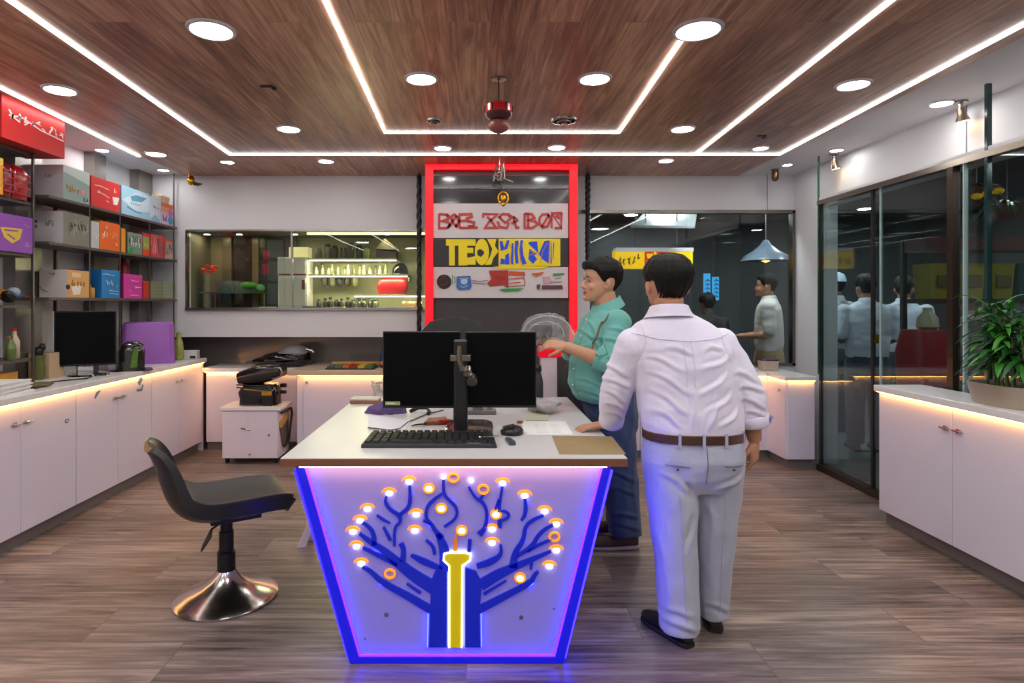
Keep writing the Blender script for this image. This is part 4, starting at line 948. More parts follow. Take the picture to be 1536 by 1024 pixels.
# pink-red lit pedestal behind the desk
t = thing('display_pedestal', 'white pedestal with a red lit cap behind the desk at the foot of the sign', 'pedestal', (.60, 4.98, 0))
MB().box(-.055, -.06, 0, .075, .06, 1.06).build('column', mat('pedestal_white', (232, 214, 220), .4), t, bevel=.004)
MB().box(-.075, -.075, 1.06, .115, .075, 1.13).build('cap', mat('cap_red', (216, 16, 44), .35, em=.45, ec=(235, 4, 30)), t, bevel=.006)
MB().box(-.07, -.07, 1.13, .10, .07, 1.145).build('cap_top', mat('cap_pink', (240, 130, 160), .35), t, bevel=.003)
t = thing('folding_stand', 'small white folding stand on the floor behind the left side of the desk', 'stand', (-1.04, 3.70, 0), .3)
MB().hexa([(-.05, 0, 0), (0, 0, 0), (0, .015, 0), (-.05, .015, 0), (.02, .03, .15), (.05, .03, .15), (.05, .045, .15), (.02, .045, .15)]).build('leg', WHITE, t)
MB().hexa([(.01, .09, 0), (.05, .09, 0), (.05, .105, 0), (.01, .105, 0), (.02, .045, .15), (.05, .045, .15), (.05, .06, .15), (.02, .06, .15)]).build('leg', WHITE, t)

# ------------------------------------------------------------------ left counter things
t = thing('monitor', 'square black monitor standing on the left counter under the shelves', 'monitor', (-3.02, 4.66, .942), .50)
MB().box(-.205, -.012, .075, .205, .022, .50).build('housing', mat('monitor_bezel', (20, 19, 21), .25), t, bevel=.004)
MB().box(-.195, -.016, .09, .195, -.010, .49).build('screen', SCREEN, t)
MB().box(-.207, -.017, .07, -.203, .01, .50).build('chrome_edge', CHROME, t)
MB().box(-.06, -.01, .01, -.045, .01, .08).box(.05, -.01, .01, .085, .015, .08).build('neck', BLACKG, t)
MB().box(-.05, -.02, .012, .05, -.005, .07).build('neck_plate', CHROME, t)
MB().loft([((.02, -.02, 0), (.14, 0, 0), (0, .085, 0)), ((.02, -.02, .012), (.135, 0, 0), (0, .08, 0))], 32).build('base', BLACKG, t, smooth=40)
P = [V((-2.90, 4.55, .948)), V((-2.86, 4.42, .948)), V((-2.95, 4.3, .948)), V((-3.0, 4.2, .948)), V((-2.93, 4.08, .948)), V((-2.98, 3.98, .948))]
tag(MB().tube(P, .005, 6).build('power_cable', BLACK, smooth=90), 'black cable trailing on the left counter before the monitor', 'cable')
t = thing('paper_stack', 'thick stack of white paper at the near end of the left counter', 'paper', (-2.965, 3.66, .942), .1)
random.seed(2); b = MB()
for k in range(9): b.obox((random.uniform(-.008, .008), random.uniform(-.01, .01), .004 + .008 * k), (.25, .40, .0072), Matrix.Rotation(random.uniform(-.05, .05), 3, 'Z'))
b.build('sheets', PAPER, t)
t = thing('flat_folders', 'two thin dark and olive folders lying beside the paper stack', 'folder', (-2.97, 4.03, .942), .25)
MB().obox((0, 0, .006), (.16, .24, .010)).build('dark_folder', mat('folder_dark', (74, 62, 56), .5), t); MB().obox((.03, .02, .014), (.13, .2, .006), Matrix.Rotation(.2, 3, 'Z')).build('olive_folder', mat('folder_olive', (120, 108, 60), .5), t)
t = thing('desk_speaker', 'dark rounded speaker with a green glint in front of the purple box', 'speaker', (-2.87, 5.02, .942), .45)
MB().loft([((0, 0, .012), (.10, 0, 0), (0, .08, 0)), ((0, 0, .16), (.10, 0, 0), (0, .08, 0)), ((.005, 0, .215), (.085, 0, 0), (0, .07, 0)), ((.01, 0, .24), (.045, 0, 0), (0, .05, 0))], 28, 4).build('body', mat('speaker_shell', (34, 34, 30), .16, coat=.6), t, smooth=50)
MB().poly(FY(-.081, 0, 0), [(-.005, .03), (.045, .03), (.055, .16), (.03, .20), (.01, .14)], -.004, .003).build('green_glint', mat('green_glint', (92, 128, 30), .2, var=.5, vs=40), t)  # green glint painted on the shell as a raised patch
MB().loft([((.0, -.0, 0), (.16, 0, 0), (0, .10, 0)), ((0, 0, .012), (.15, 0, 0), (0, .095, 0))], 28, 4).build('foot', BLACKG, t)
t = thing('purple_box', 'large plain purple box standing on the left counter', 'box', (-3.0, 5.5, .942), .44)
b = MB().loft([((0, .13, 0), (.225, 0, 0), (0, .12, 0)), ((0.005, .13, .37), (.205, 0, 0), (0, .12, 0)), ((.005, .13, .385), (.195, 0, 0), (0, .11, 0))], 32, 9); b.build('carton', mat('purple_card', (162, 96, 190), .45, var=.08), t, bevel=.006, smooth=35)
t = thing('drink_bottle', 'pale green bottle behind the purple box by the shelf post', 'bottle', (-2.92, 5.92, .942))
MB().lathe([(.03, 0), (.045, .01), (.045, .12), (.04, .17), (.025, .215), (.022, .25), (.024, .27), (.01, .275)], seg=24).build('body', mat('bottle_green', (158, 164, 84), .2, var=.4, vs=20), t, smooth=50)
t = thing('glowing_cup', 'small lilac cup with a warm glow on the left counter', 'cup', (-3.0, 4.96, .942))
MB().lathe([(.03, 0), (.038, .004), (.052, .075), (.049, .075), (.035, .012), (.004, .01)], seg=24).build('cup', mat('cup_lilac', (206, 188, 206), .3), t, smooth=50)
MB().lathe([(.044, .06), (.02, .066), (.004, .066)], seg=20).build('glow_disc', mat('cup_glow', (255, 190, 110), .4, em=1.2, ec=(255, 170, 80)), t)  # plain cup; the glowing disc inside is added
t = thing('label_printer', 'small white device with a dark slot at the far end of the left counter', 'printer', (-2.87, 6.04, .942), .2)
MB().box(-.07, -.06, 0, .08, .07, .085).build('body', mat('printer_white', (206, 204, 208), .4), t, bevel=.006); MB().box(.02, -.066, .01, .07, -.058, .035).build('slot', BLACK, t)
tag(MB().obox((-3.16, 5.12, .965), (.2, .2, .04)).build('white_tray', mat('tray_white', (220, 214, 216), .4), bevel=.004), 'low white tray between the monitor and the speaker on the left counter', 'tray')

# ------------------------------------------------------------------ product boxes on the shelves
def squig(u0, u1, v0, v1, n, seed, k=1.0):
    r = random.Random(seed); out = []
    w = (u1 - u0) / n
    for i in range(n):
        a = u0 + w * i; q = []
        for j in range(4): q.append((a + w * (.15 + .75 * r.random()), v0 + (v1 - v0) * r.random()))
        out.append(q)
    return out
def carton(name, label, cat, y0, y1, z0, h, cn, cs, d=.27, marks=(), top=None, xf=-3.065, group=None, rz=0, wob=0):
    """shelf box: cn colour of the narrow side towards the camera, cs of the side towards the aisle"""
    b = MB(); x1 = xf; x0 = xf - d
    f = [(0, y0, 0), (0, y1, 0)]
    P = [(x0, y0, z0), (x1, y0, z0), (x1, y1, z0), (x0, y1, z0), (x0, y0, z0 + h), (x1, y0, z0 + h * (1 - wob)), (x1, y1, z0 + h * (1 - wob)), (x0, y1, z0 + h)]
    v = [b.bm.verts.new(p) for p in P]
    for ids, mi in (((3, 2, 1, 0), 0), ((4, 5, 6, 7), 0), ((0, 1, 5, 4), 0), ((1, 2, 6, 5), 1), ((2, 3, 7, 6), 0), ((3, 0, 4, 7), 0)):
        b.mi = mi; b.face([v[i] for i in ids])
    mats = [mat('card_%02x%02x%02x' % cn, cn, .42, var=.07, vs=9), mat('card_%02x%02x%02x' % cs, cs, .42, var=.07, vs=9)]
    FXs = FR((x1, y0, z0), (0, y1 - y0, 0), (0, 0, h), (1, 0, 0)); FYs = FR((x0, y0, z0), (d, 0, 0), (0, 0, h), (0, -1, 0))
    lev = 0.0
    for side, col, kind, data, w in marks:
        lev += .0005
        F_ = FXs if side == 'x' else FYs
        m = mat('print_%02x%02x%02x' % col, col, .5)
        if m not in mats: mats.append(m)
        b.mi = mats.index(m)
        for q in data:
            if kind == 's': b.stroke(F_, q, w, -.0005, .001 + lev)
            else: b.poly(F_, q, -.0005, .0008 + lev)
    o = b.build(name, mats, bevel=.003)
    return tag(o, label, cat, group)
Q = lambda u0, v0, u1, v1: [(u0, v0), (u1, v0), (u1, v1), (u0, v1)]
# upper shelf z 2.28
Z = 2.28
carton('product_box', 'long white box with a pale teal end on the top shelf, nearest of the row', 'box', 4.47, 4.775, Z, .255, (204, 202, 206), (150, 178, 174), marks=[('x', (198, 214, 208), 'p', [[(0, .8), (1, .6), (1, 1), (0, 1)]], 0), ('x', (206, 140, 60), 's', squig(.08, .6, .25, .5, 5, 1), .035), ('x', (226, 150, 130), 'p', [circ(.72, .35, .09, 12)], 0), ('x', (40, 70, 90), 's', squig(.75, .98, .05, .2, 2, 8), .025), ('y', (150, 148, 152), 's', squig(.5, .66, .62, .74, 3, 3), .016)])
carton('product_box', 'bright red box with white print on the top shelf', 'box', 4.797, 5.183, Z, .245, (196, 40, 40), (222, 54, 54), marks=[('x', (246, 226, 220), 's', [[(.12, .72), (.3, .74), (.6, .7)], [(.2, .52), (.4, .5), (.62, .42)], [(.24, .58), (.3, .5)], [(.5, .3), (.6, .28)], [(.8, .8), (.8, .68), (.86, .7)]], .03), ('x', (246, 240, 236), 'p', [[(.72, .5), (.97, .52), (.9, .25), (.76, .24)]], 0)])
carton('product_box', 'light blue patterned pack on the top shelf right of the red box', 'pack', 5.207, 5.653, Z, .25, (170, 200, 220), (160, 200, 224), marks=[('x', (206, 226, 238), 'p', [[(0, .5), (.5, .2), (1, .3), (1, .9), (.6, 1), (.3, .7)]], 0), ('x', (96, 158, 190), 'p', [[(.3, .7), (.5, .8), (.9, .8), (.7, .6), (.35, .55)]], 0), ('x', (96, 120, 140), 's', squig(.3, .66, .42, .52, 5, 4), .014), ('x', (90, 170, 200), 's', [[(.2, .3), (.5, .2), (.7, .2)]], .05)])
carton('product_box', 'white and pale blue pack on the top shelf beside the patterned pack', 'pack', 5.677, 5.86, Z, .235, (200, 214, 226), (206, 218, 232), marks=[('x', (120, 96, 96), 'p', [circ(.3, .62, .05, 12)], 0), ('x', (170, 120, 130), 's', squig(.4, .8, .5, .66, 3, 6), .03), ('x', (150, 186, 216), 'p', [[(0, .1), (.4, .3), (.9, .12), (.9, 0), (0, 0)]], 0)])
carton('product_box', 'multicoloured pink, orange and blue pack at the far end of the top shelf', 'pack', 5.87, 6.10, Z, .215, (226, 190, 200), (226, 200, 222), marks=[('x', (236, 120, 50), 'p', [Q(0, .8, 1, 1)], 0), ('x', (242, 160, 120), 'p', [Q(0, .55, .6, .78)], 0), ('x', (214, 120, 190), 'p', [circ(.75, .6, .2, 12)], 0), ('x', (70, 160, 200), 'p', [circ(.75, .25, .2, 12)], 0), ('x', (90, 80, 170), 's', squig(.1, .5, .1, .5, 3, 9), .05)])
tag(MB().loft([((-3.13, 5.98, 2.495), (.05, 0, 0), (0, .09, 0)), ((-3.13, 5.98, 2.56), (.06, 0, 0), (0, .10, 0)), ((-3.13, 5.98, 2.575), (.05, 0, 0), (0, .09, 0))], 20, 4).build('amber_pack', mat('amber_pack', (226, 190, 160), .3, var=.5, vs=25), bevel=.003), 'small amber pack lying on top of the multicoloured pack', 'pack')
# second shelf z 1.945
Z = 1.945
carton('product_box', 'grey-white box with grey printed end on the second shelf, nearest of the row', 'box', 4.47, 4.773, Z, .245, (206, 200, 200), (132, 130, 120), marks=[('x', (178, 176, 166), 's', squig(.1, .95, .3, .8, 7, 11), .03), ('x', (82, 80, 72), 's', squig(.25, .9, .5, .72, 5, 12), .035), ('y', (60, 50, 48), 'p', [circ(.24, .68, .045, 10)], 0), ('y', (150, 90, 50), 'p', [Q(.2, .48, .28, .58)], 0), ('y', (90, 84, 84), 's', squig(.5, .74, .5, .74, 5, 13), .016)])
carton('product_box', 'slim light grey box on the second shelf left of the orange box', 'box', 4.797, 4.90, Z, .215, (190, 190, 192), (196, 200, 202), marks=[('x', (240, 236, 226), 's', squig(.3, .95, .35, .6, 3, 14), .06)])
carton('product_box', 'bright orange box with white lettering on the second shelf', 'box', 4.91, 5.183, Z, .235, (226, 150, 40), (240, 104, 34), marks=[('x', (250, 232, 214), 's', squig(.05, .36, .4, .66, 3, 15) + [[(.3, .86), (.32, .74)], [(.8, .3), (.84, .2)]], .04), ('x', (250, 180, 110), 's', squig(.45, .9, .4, .72, 4, 16), .025)])
carton('product_box', 'slim amber box squeezed beside the orange box on the second shelf', 'box', 5.207, 5.27, Z, .21, (226, 140, 30), (232, 150, 40))
carton('clear_pack', 'clear pack with green and white goods on the second shelf', 'pack', 5.30, 5.53, Z, .19, (96, 110, 104), (120, 140, 130), marks=[('x', (40, 150, 70), 'p', [[(0, 0), (.35, .05), (.4, .3), (.1, .25)]], 0), ('x', (220, 228, 222), 's', squig(.05, .95, .2, .8, 7, 17), .05), ('x', (40, 60, 54), 's', squig(.05, .95, .45, .85, 5, 18), .05)])
carton('lidded_pack', 'green and orange pack with a red lid on the second shelf', 'pack', 5.54, 5.653, Z, .21, (150, 60, 60), (140, 160, 80), marks=[('x', (226, 70, 30), 'p', [Q(0, 0, 1, .28)], 0), ('x', (210, 190, 90), 's', squig(.1, .9, .35, .6, 3, 19), .08), ('x', (214, 24, 60), 'p', [Q(0, .85, 1, 1)], 0)])
carton('speckled_pack', 'speckled pinkish-red pack on the second shelf', 'pack', 5.677, 5.93, Z, .215, (196, 60, 70), (206, 76, 90), marks=[('x', (170, 120, 120), 's', squig(.45, .98, .05, .9, 8, 20), .04), ('x', (232, 150, 160), 's', squig(.03, .45, .1, .9, 6, 21), .03), ('x', (196, 30, 50), 'p', [Q(.86, .05, 1, 1)], 0)])
carton('speckled_pack', 'speckled whitish pack at the far end of the second shelf', 'pack', 5.94, 6.10, Z, .19, (190, 150, 146), (196, 176, 170), marks=[('x', (110, 90, 88), 's', squig(.03, .97, .1, .9, 8, 22), .04), ('x', (226, 90, 70), 'p', [Q(0, .9, 1, 1)], 0)])
# third shelf z 1.545
Z = 1.545
carton('product_box', 'white box with a tan printed end on the third shelf, nearest of the row', 'box', 4.52, 4.77, Z, .21, (222, 210, 204), (222, 168, 104), d=.215, marks=[('x', (240, 206, 160), 'p', [Q(.18, .75, .6, .92)], 0), ('x', (246, 238, 226), 'p', [[(.14, .42), (.62, .45), (.55, .12), (.24, .1)]], 0), ('x', (176, 110, 56), 's', squig(.1, .8, .4, .66, 5, 23), .04), ('x', (30, 26, 26), 'p', [circ(.0, .38, .09, 10)], 0), ('y', (110, 100, 98), 's', squig(.35, .56, .78, .88, 3, 24) + [[(.02, .4), (.1, .3), (.2, .25), (.32, .2)]], .02)])
carton('product_box', 'bright blue box with gold lettering on the third shelf', 'box', 4.93, 5.183, Z, .235, (22, 110, 180), (20, 132, 206), d=.275, marks=[('x', (232, 200, 140), 's', squig(.22, .62, .42, .64, 3, 25), .035), ('x', (190, 222, 240), 's', [[(.05, .84), (.3, .85), (.5, .82)], [(.55, .8), (.7, .82)], [(.4, .28), (.9, .24)], [(.42, .18), (.9, .14)], [(.82, .4), (.86, .48)]], .025)])
carton('product_box', 'magenta box with pale print on the third shelf', 'box', 5.24, 5.53, Z, .215, (170, 30, 120), (214, 58, 168), marks=[('x', (246, 220, 240), 's', [[(.4, .78), (.46, .72)], [(.6, .5), (.95, .46)], [(.62, .44), (.9, .48)], [(.3, .34), (.36, .3)], [(.35, .14), (.8, .13)], [(.45, .74), (.8, .72)]], .03)])
carton('product_box', 'narrow red box behind the magenta box on the third shelf', 'box', 5.55, 5.653, Z, .165, (180, 40, 30), (200, 56, 40), d=.14)
carton('woven_basket', 'olive-grey woven basket box on the third shelf, left one of two', 'basket', 5.677, 5.88, Z, .17, (112, 116, 96), (118, 124, 104), marks=[('x', (150, 156, 132), 's', [[(.05 + .1 * k, .05), (.05 + .1 * k, .95)] for k in range(10)] + [[(.02, .15 + .2 * k), (.98, .15 + .2 * k)] for k in range(5)], .018)], group='woven basket boxes')
carton('woven_basket', 'paler olive-grey woven basket box on the third shelf, right one of two', 'basket', 5.89, 6.10, Z, .175, (124, 128, 112), (134, 142, 124), marks=[('x', (168, 176, 156), 's', [[(.05 + .1 * k, .05), (.05 + .1 * k, .95)] for k in range(10)] + [[(.02, .15 + .2 * k), (.98, .15 + .2 * k)] for k in range(5)], .018)], group='woven basket boxes')
tag(MB().box(-3.335, 4.50, 1.545, -3.285, 4.7, 1.74).mat(1).box(-3.335, 4.46, 1.545, -3.285, 4.50, 1.56).build('dark_device', [mat('device_dark', (44, 36, 34), .35), GOLD], bevel=.006), 'dark brown device standing beside the white box on the third shelf', 'device')
for i, (x, y, r, h, m, lb) in enumerate(((-3.12, 4.83, .03, .13, mat('jar_amber', (196, 130, 50), .2, var=.4, vs=30), 'small amber jar on the third shelf in front of the blue box'), (-3.12, 4.89, .022, .10, mat('jar_gold', (206, 160, 80), .2, var=.4, vs=30), 'tiny gold jar on the third shelf touching the blue box'))):
    t = thing('spice_jar', lb, 'jar', (x, y, 1.545)); MB().lathe([(r * .9, 0), (r, .005), (r, h * .75), (r * .7, h * .84)], seg=16).build('body', m, t, smooth=50); MB().lathe([(r * .75, h * .84), (r * .78, h * .86), (r * .78, h), (.004, h)], seg=16).build('lid', BLACK, t, smooth=40)
# nearer unit
carton('product_box', 'big red box with white script lettering on top of the nearer shelving unit', 'box', 3.78, 4.36, 2.55, .31, (190, 26, 26), (214, 32, 34), d=.28, xf=-2.98, marks=[('x', (246, 232, 230), 's', squig(.12, .98, .42, .62, 9, 31) + [[(.1, .5), (.3, .56), (.6, .44), (.98, .40)], [(.1, .62), (.16, .5), (.26, .44)]], .028)])
carton('snack_pack', 'orange-yellow pack with pale letters on the nearer unit, second tier', 'pack', 3.72, 3.90, 2.205, .235, (214, 130, 20), (238, 158, 26), marks=[('x', (252, 230, 160), 's', squig(.2, .9, .1, .8, 4, 32), .05), ('x', (250, 210, 90), 'p', [Q(0, .8, 1, 1)], 0)])
for i, (a, c, lb) in enumerate(((3.91, 4.0, 'dark red glossy pack next to the orange pack'), (4.01, 4.15, 'ribbed dark red pack nearest the post of the nearer unit'))):
    t = thing('foil_pack', lb, 'pack', (-3.17, (a + c) / 2, 2.205)); w = (c - a) / 2
    MB().loft([((0, 0, 0), (.09, 0, 0), (0, w, 0)), ((0, 0, .06), (.1, 0, 0), (0, w * 1.0, 0)), ((0, 0, .18), (.1, 0, 0), (0, w, 0)), ((0, 0, .215), (.085, 0, 0), (0, w * .8, 0)), ((0, 0, .235), (.05, 0, 0), (0, w * .5, 0))], 20, 5).build('pouch', mat('foil_red_%d' % i, ((118, 16, 24), (156, 20, 26))[i], .25, var=.3, vs=40, coat=.4), t, smooth=50)
    for k in range(4): MB().box(.098, -w * .9, .03 + .045 * k, .104, w * .9, .04 + .045 * k).build('ridge', mat('foil_ridge', (196, 40, 44), .3), t)
carton('product_box', 'purple box with a yellow cup emblem on the middle tier of the nearer unit', 'box', 3.74, 4.16, 1.843, .245, (120, 60, 150), (144, 74, 178), marks=[('x', (226, 190, 60), 'p', [[(.32, .62), (.78, .66), (.72, .36), (.56, .22), (.4, .36)]], 0), ('x', (144, 74, 178), 's', [[(.40, .56), (.68, .58)], [(.46, .46), (.62, .34)]], .04), ('x', (196, 150, 216), 's', [[(.8, .8), (.95, .72)], [(.84, .2), (.92, .2), (.88, .32), (.84, .2)], [(.05, .1), (.05, .9)]], .02)])
# fourth tier: yellow box and a colourful shoe-like toy; fifth tier bottles
carton('product_box', 'yellow box half cut by the photo edge on the fourth tier of the nearer unit', 'box', 3.66, 3.86, 1.49, .20, (196, 170, 40), (214, 186, 50))
t = thing('toy_set', 'jumbled blue, black and orange toy set on the fourth tier of the nearer unit', 'toy', (-3.14, 4.02, 1.49)); random.seed(8)
for k, c in enumerate(((40, 60, 90), (24, 24, 28), (206, 120, 40), (150, 170, 190), (70, 100, 60), (60, 90, 140))):
    MB().ell((random.uniform(-.05, .07), -.10 + .04 * k, .05 + .012 * (k % 4)), (.045, .028, .034 + .01 * (k % 3)), Matrix.Rotation(k, 3, 'X')).build('toy_piece', mat('toy_%d' % k, c, .3), t, smooth=180)
random.seed(21)
cols = [(30, 34, 26), (60, 84, 30), (26, 24, 26), (196, 60, 40), (90, 110, 50), (210, 190, 160)]
for k in range(6):
    y = 3.68 + .088 * k; x = -3.12 - .04 * (k % 2); h = .16 + .05 * ((k * 7) % 4) / 3
    t = thing('bottle', ORD[k] + ' small bottle from the near end on the lowest tier of the nearer unit', 'bottle', (x, y, 1.12), 0, 'bottles on the lowest tier')
    MB().lathe([(.026, 0), (.032, .005), (.032, h * .6), (.014, h * .78), (.013, h * .92)], seg=16).build('body', mat('tier_bottle_%d' % k, cols[k], .2, coat=.3), t, smooth=50)
    MB().lathe([(.016, h * .92), (.016, h), (.003, h)], seg=14).build('cap', [BLACK, GOLD, REDP][k % 3], t, smooth=40)
t = thing('flower_vase', 'dark vase with a black rosette behind the monitor on the left counter', 'vase', (-3.2, 4.40, .942))
MB().lathe([(.03, 0), (.04, .02), (.04, .1), (.03, .16), (.035, .18)], seg=20).build('vase', mat('vase_olive', (96, 104, 50), .25, var=.4, vs=20), t, smooth=50)
MB().ell((0, 0, .205), (.035, .035, .035)).ell((.015, .02, .235), (.022, .022, .03)).build('rosette', BLACK, t, smooth=180)
tag(MB().box(-3.32, 4.46, .942, -3.16, 4.62, 1.13).build('cream_box', mat('cream_card', (206, 176, 140), .5), bevel=.004), 'cream box standing behind the left counter monitor', 'box')
tag(MB().obox((-3.25, 4.1, .985), (.14, .16, .086)).build('glow_box', mat('amber_box', (216, 150, 60), .4, var=.5, vs=12), bevel=.004), 'amber box under the lowest tier of the nearer shelving unit', 'box')
# red bottle-like items deep on the shelves
for z, y, lb in ((1.545, 5.605, 'tall dark red canister at the back of the third shelf'), (.942, 5.72, 'red canister standing behind the purple box')):
    t = thing('canister', lb, 'canister', (-3.28, y, z)); MB().lathe([(.04, 0), (.045, .01), (.045, .30), (.03, .34), (.004, .34)], seg=20).build('body', mat('canister_red', (150, 20, 26), .3), t, smooth=50); MB().lathe([(.02, .34), (.02, .375), (.003, .378)], seg=16).build('cap', BLACK, t)
# ------------------------------------------------------------------ display niche behind the long window
NL = mat('niche_led', (250, 240, 190), .5, em=110, ec=(250, 240, 196))
def nshelf(x0, x1, z, label, y0=6.45, y1=6.94):
    t = thing('display_shelf', label, 'shelf', ((x0 + x1) / 2, 6.7, z)); w = (x1 - x0) / 2
    MB().box(-w, y0 - 6.7, -.02, w, y1 - 6.7, 0).build('board', mat('niche_shelf', (214, 206, 170), .35), t, bevel=.002)
    MB().box(-w + .01, y0 - 6.7 + .012, -.026, w - .01, y0 - 6.7 + .03, -.02).build('led_strip', NL, t)
    for sgn in (-1, 1):
        MB().box(sgn * (w - .03) - .006, y1 - 6.7 - .1, -.06, sgn * (w - .03) + .006, y1 - 6.7, -.02).build('bracket', STEEL, t)
    return t
nshelf(-1.79, -.84, 1.985, 'upper lit shelf behind the display window')
nshelf(-1.79, -.72, 1.815, 'middle lit shelf behind the display window')
nshelf(-1.30, -.505, 1.60, 'lower lit shelf behind the display window, carrying the red bag')
tag(MB().box(-1.79, 6.40, 2.236, -.52, 6.43, 2.256).build('led_strip', mat('added_niche_led', (230, 226, 190), .5, em=2.5, ec=(240, 232, 190))), 'added light strip at the top of the display window niche', 'light strip')  # strip added to brighten the niche, no such fitting there
for k, x in enumerate((-2.9, -2.55, -1.95, -.95)):
    t = thing('niche_spotlight', ORD[k] + ' tiny spotlight from the left in the roof of the display window', 'spotlight', (x, 6.5, 2.258), 0, 'tiny spotlights in the display window')
    MB().lathe([(.045, 0), (.045, -.008), (.034, -.012)]).build('ring', GOLD, t); MB().lathe([(.034, -.004), (.03, -.012), (.002, -.014)]).build('bulb', mat('niche_bulb', (255, 226, 160), .5, em=110, ec=(255, 232, 186)), t)
gs = thing('glass_shelf', 'glass shelf in the dark left part of the display window', 'shelf', (-2.6, 6.6, 1.62))
MB().box(-.36, -.15, -.012, .30, .2, 0).build('board', mat('teal_glass', (70, 110, 104), .1, coat=.5), gs); 
for x in (-.3, .25): MB().cyl((x, .1, -.168), (x, .1, -.012), .01).build('leg', STEEL, gs)
DP = [(-2.93, .07, (150, 138, 118)), (-2.80, .05, (120, 110, 96)), (-2.62, .11, (70, 56, 58)), (-2.48, .035, (128, 116, 84)), (-2.32, .12, (52, 62, 54)), (-2.12, .10, (66, 58, 54))]
dp = thing('panelled_backdrop', 'row of tall grey and dark panels in the left half of the display window', 'backdrop', (-2.5, 6.82, 1.452))
for i, (x, w, c) in enumerate(DP):
    MB().box(x - w + 2.5, -.02 - .02 * (i % 2), 0, x + w + 2.5, .02, .804).build('panel', mat('display_panel_%d' % i, c, .25, var=.25, vs=2.5), dp)
t = thing('gift_basket', 'wrapped green and clear gift basket on the glass shelf of the display window', 'basket', (-2.6, 6.58, 1.62))
MB().loft([((0, 0, 0), (.22, 0, 0), (0, .1, 0)), ((0, 0, .06), (.25, 0, 0), (0, .11, 0)), ((-.05, 0, .10), (.2, 0, 0), (0, .09, 0)), ((-.1, 0, .13), (.1, 0, 0), (0, .05, 0))], 24).build('wrap', mat('wrap_teal', (104, 122, 116), .15, var=.6, vs=30, bump=.6, bs=60, alpha=.6), t, smooth=50)
MB().ell((.14, -.05, .075), (.10, .07, .04)).build('green_leaf', mat('leaf_green', (70, 150, 40), .4), t, smooth=180); MB().ell((.26, -.03, .05), (.05, .05, .04)).build('green_bow', mat('bow_green', (120, 190, 120), .4), t, smooth=180)
RC = mat('card_crimson', (150, 24, 60), .4); 
tag(MB().box(-2.40, 6.795, 1.98, -2.32, 6.80, 2.10).build('crimson_card', RC), 'upper crimson card hung in the display window', 'card', 'crimson cards'); tag(MB().box(-2.41, 6.795, 1.83, -2.33, 6.80, 1.95).build('crimson_card', RC), 'lower crimson card hung in the display window', 'card', 'crimson cards')
t = thing('red_flowers', 'bunch of orange-red flowers at the far left end of the display window', 'flowers', (-2.90, 6.5, 1.452))
MB().lathe([(.03, 0), (.045, .02), (.035, .30), (.05, .38)], seg=18).build('vase', mat('vase_grey', (160, 152, 142), .3), t, smooth=50)
random.seed(4); b = MB()
for k in range(16): b.ell((random.uniform(-.05, .10), random.uniform(-.05, .05), random.uniform(.38, .46)), (.022, .022, .016), seg=8, n=6)
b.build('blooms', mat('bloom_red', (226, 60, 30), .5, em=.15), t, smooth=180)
# white appliance boxes
AP = mat('appliance_white', (226, 222, 220), .4)
t = thing('white_box', 'lower and larger of two white boxes stacked in the display window', 'box', (-1.965, 6.6, 1.452))
MB().box(-.16, -.12, 0, .155, .12, .355).build('carton', AP, t, bevel=.005)
MB().box(-.145, -.126, .02, .14, -.118, .33).build('front_panel', mat('appliance_panel', (214, 208, 204), .35), t, bevel=.004)
MB().box(.10, -.135, .20, .135, -.12, .30).build('red_strap', mat('strap_red', (130, 26, 30), .4), t, bevel=.003)
t = thing('white_box', 'upper and smaller of two white boxes stacked in the display window', 'box', (-1.965, 6.6, 1.8075))
MB().box(-.165, -.12, 0, .155, .12, .195).build('carton', AP, t, bevel=.005)
MB().box(-.15, -.126, .01, .14, -.118, .185).build('front_panel', mat('appliance_panel', (214, 208, 204), .35), t, bevel=.004)
MB().box(-.15, -.13, -.0, .14, -.118, .012).build('red_edge', mat('strap_red', (130, 26, 30), .4), t)
t = thing('lit_box', 'small lit cream box on top of the white boxes in the display window', 'box', (-1.92, 6.6, 2.0025))
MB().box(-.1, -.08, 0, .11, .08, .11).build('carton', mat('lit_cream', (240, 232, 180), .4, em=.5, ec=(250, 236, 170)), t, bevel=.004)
# jars on the upper shelf, bottles on the middle one, dark pots below
random.seed(12)
jc = [(96, 88, 72), (150, 144, 124), (66, 62, 54), (120, 124, 110), (84, 80, 76), (58, 84, 52), (140, 150, 90)]
for k in range(7):
    x = -1.72 + .088 * k; h = .12 + .07 * ((k * 5) % 7) / 7; r = .038
    t = thing('storage_jar', ORD[k] + ' jar from the left on the upper lit shelf', 'jar', (x, 6.62 + .05 * (k % 2), 1.985), 0, 'jars on the upper lit shelf')
    MB().lathe([(r * .8, 0), (r, .01), (r, h * .75), (r * .8, h * .85)], seg=16).build('body', mat('display_jar_%d' % k, jc[k], .25, var=.3, vs=20), t, smooth=50)
    MB().lathe([(r * .82, h * .85), (r * .85, h), (.003, h + .006)], seg=16).build('lid', [STEEL, DARKM, BLACK][k % 3], t, smooth=50)
t = thing('kitchen_machine', 'dark machine with a slanted grey cover on the upper lit shelf', 'machine', (-.99, 6.66, 1.985))
MB().box(-.09, -.08, 0, .13, .08, .1).build('body', mat('machine_dark', (52, 46, 48), .35), t, bevel=.008)
MB().hexa([(-.10, -.09, .11), (.0, -.09, .23), (.0, .09, .23), (-.10, .09, .11), (.10, -.09, .10), (.14, -.09, .12), (.14, .09, .12), (.10, .09, .10)]).build('cover', mat('machine_grey', (128, 126, 110), .3), t, bevel=.004)
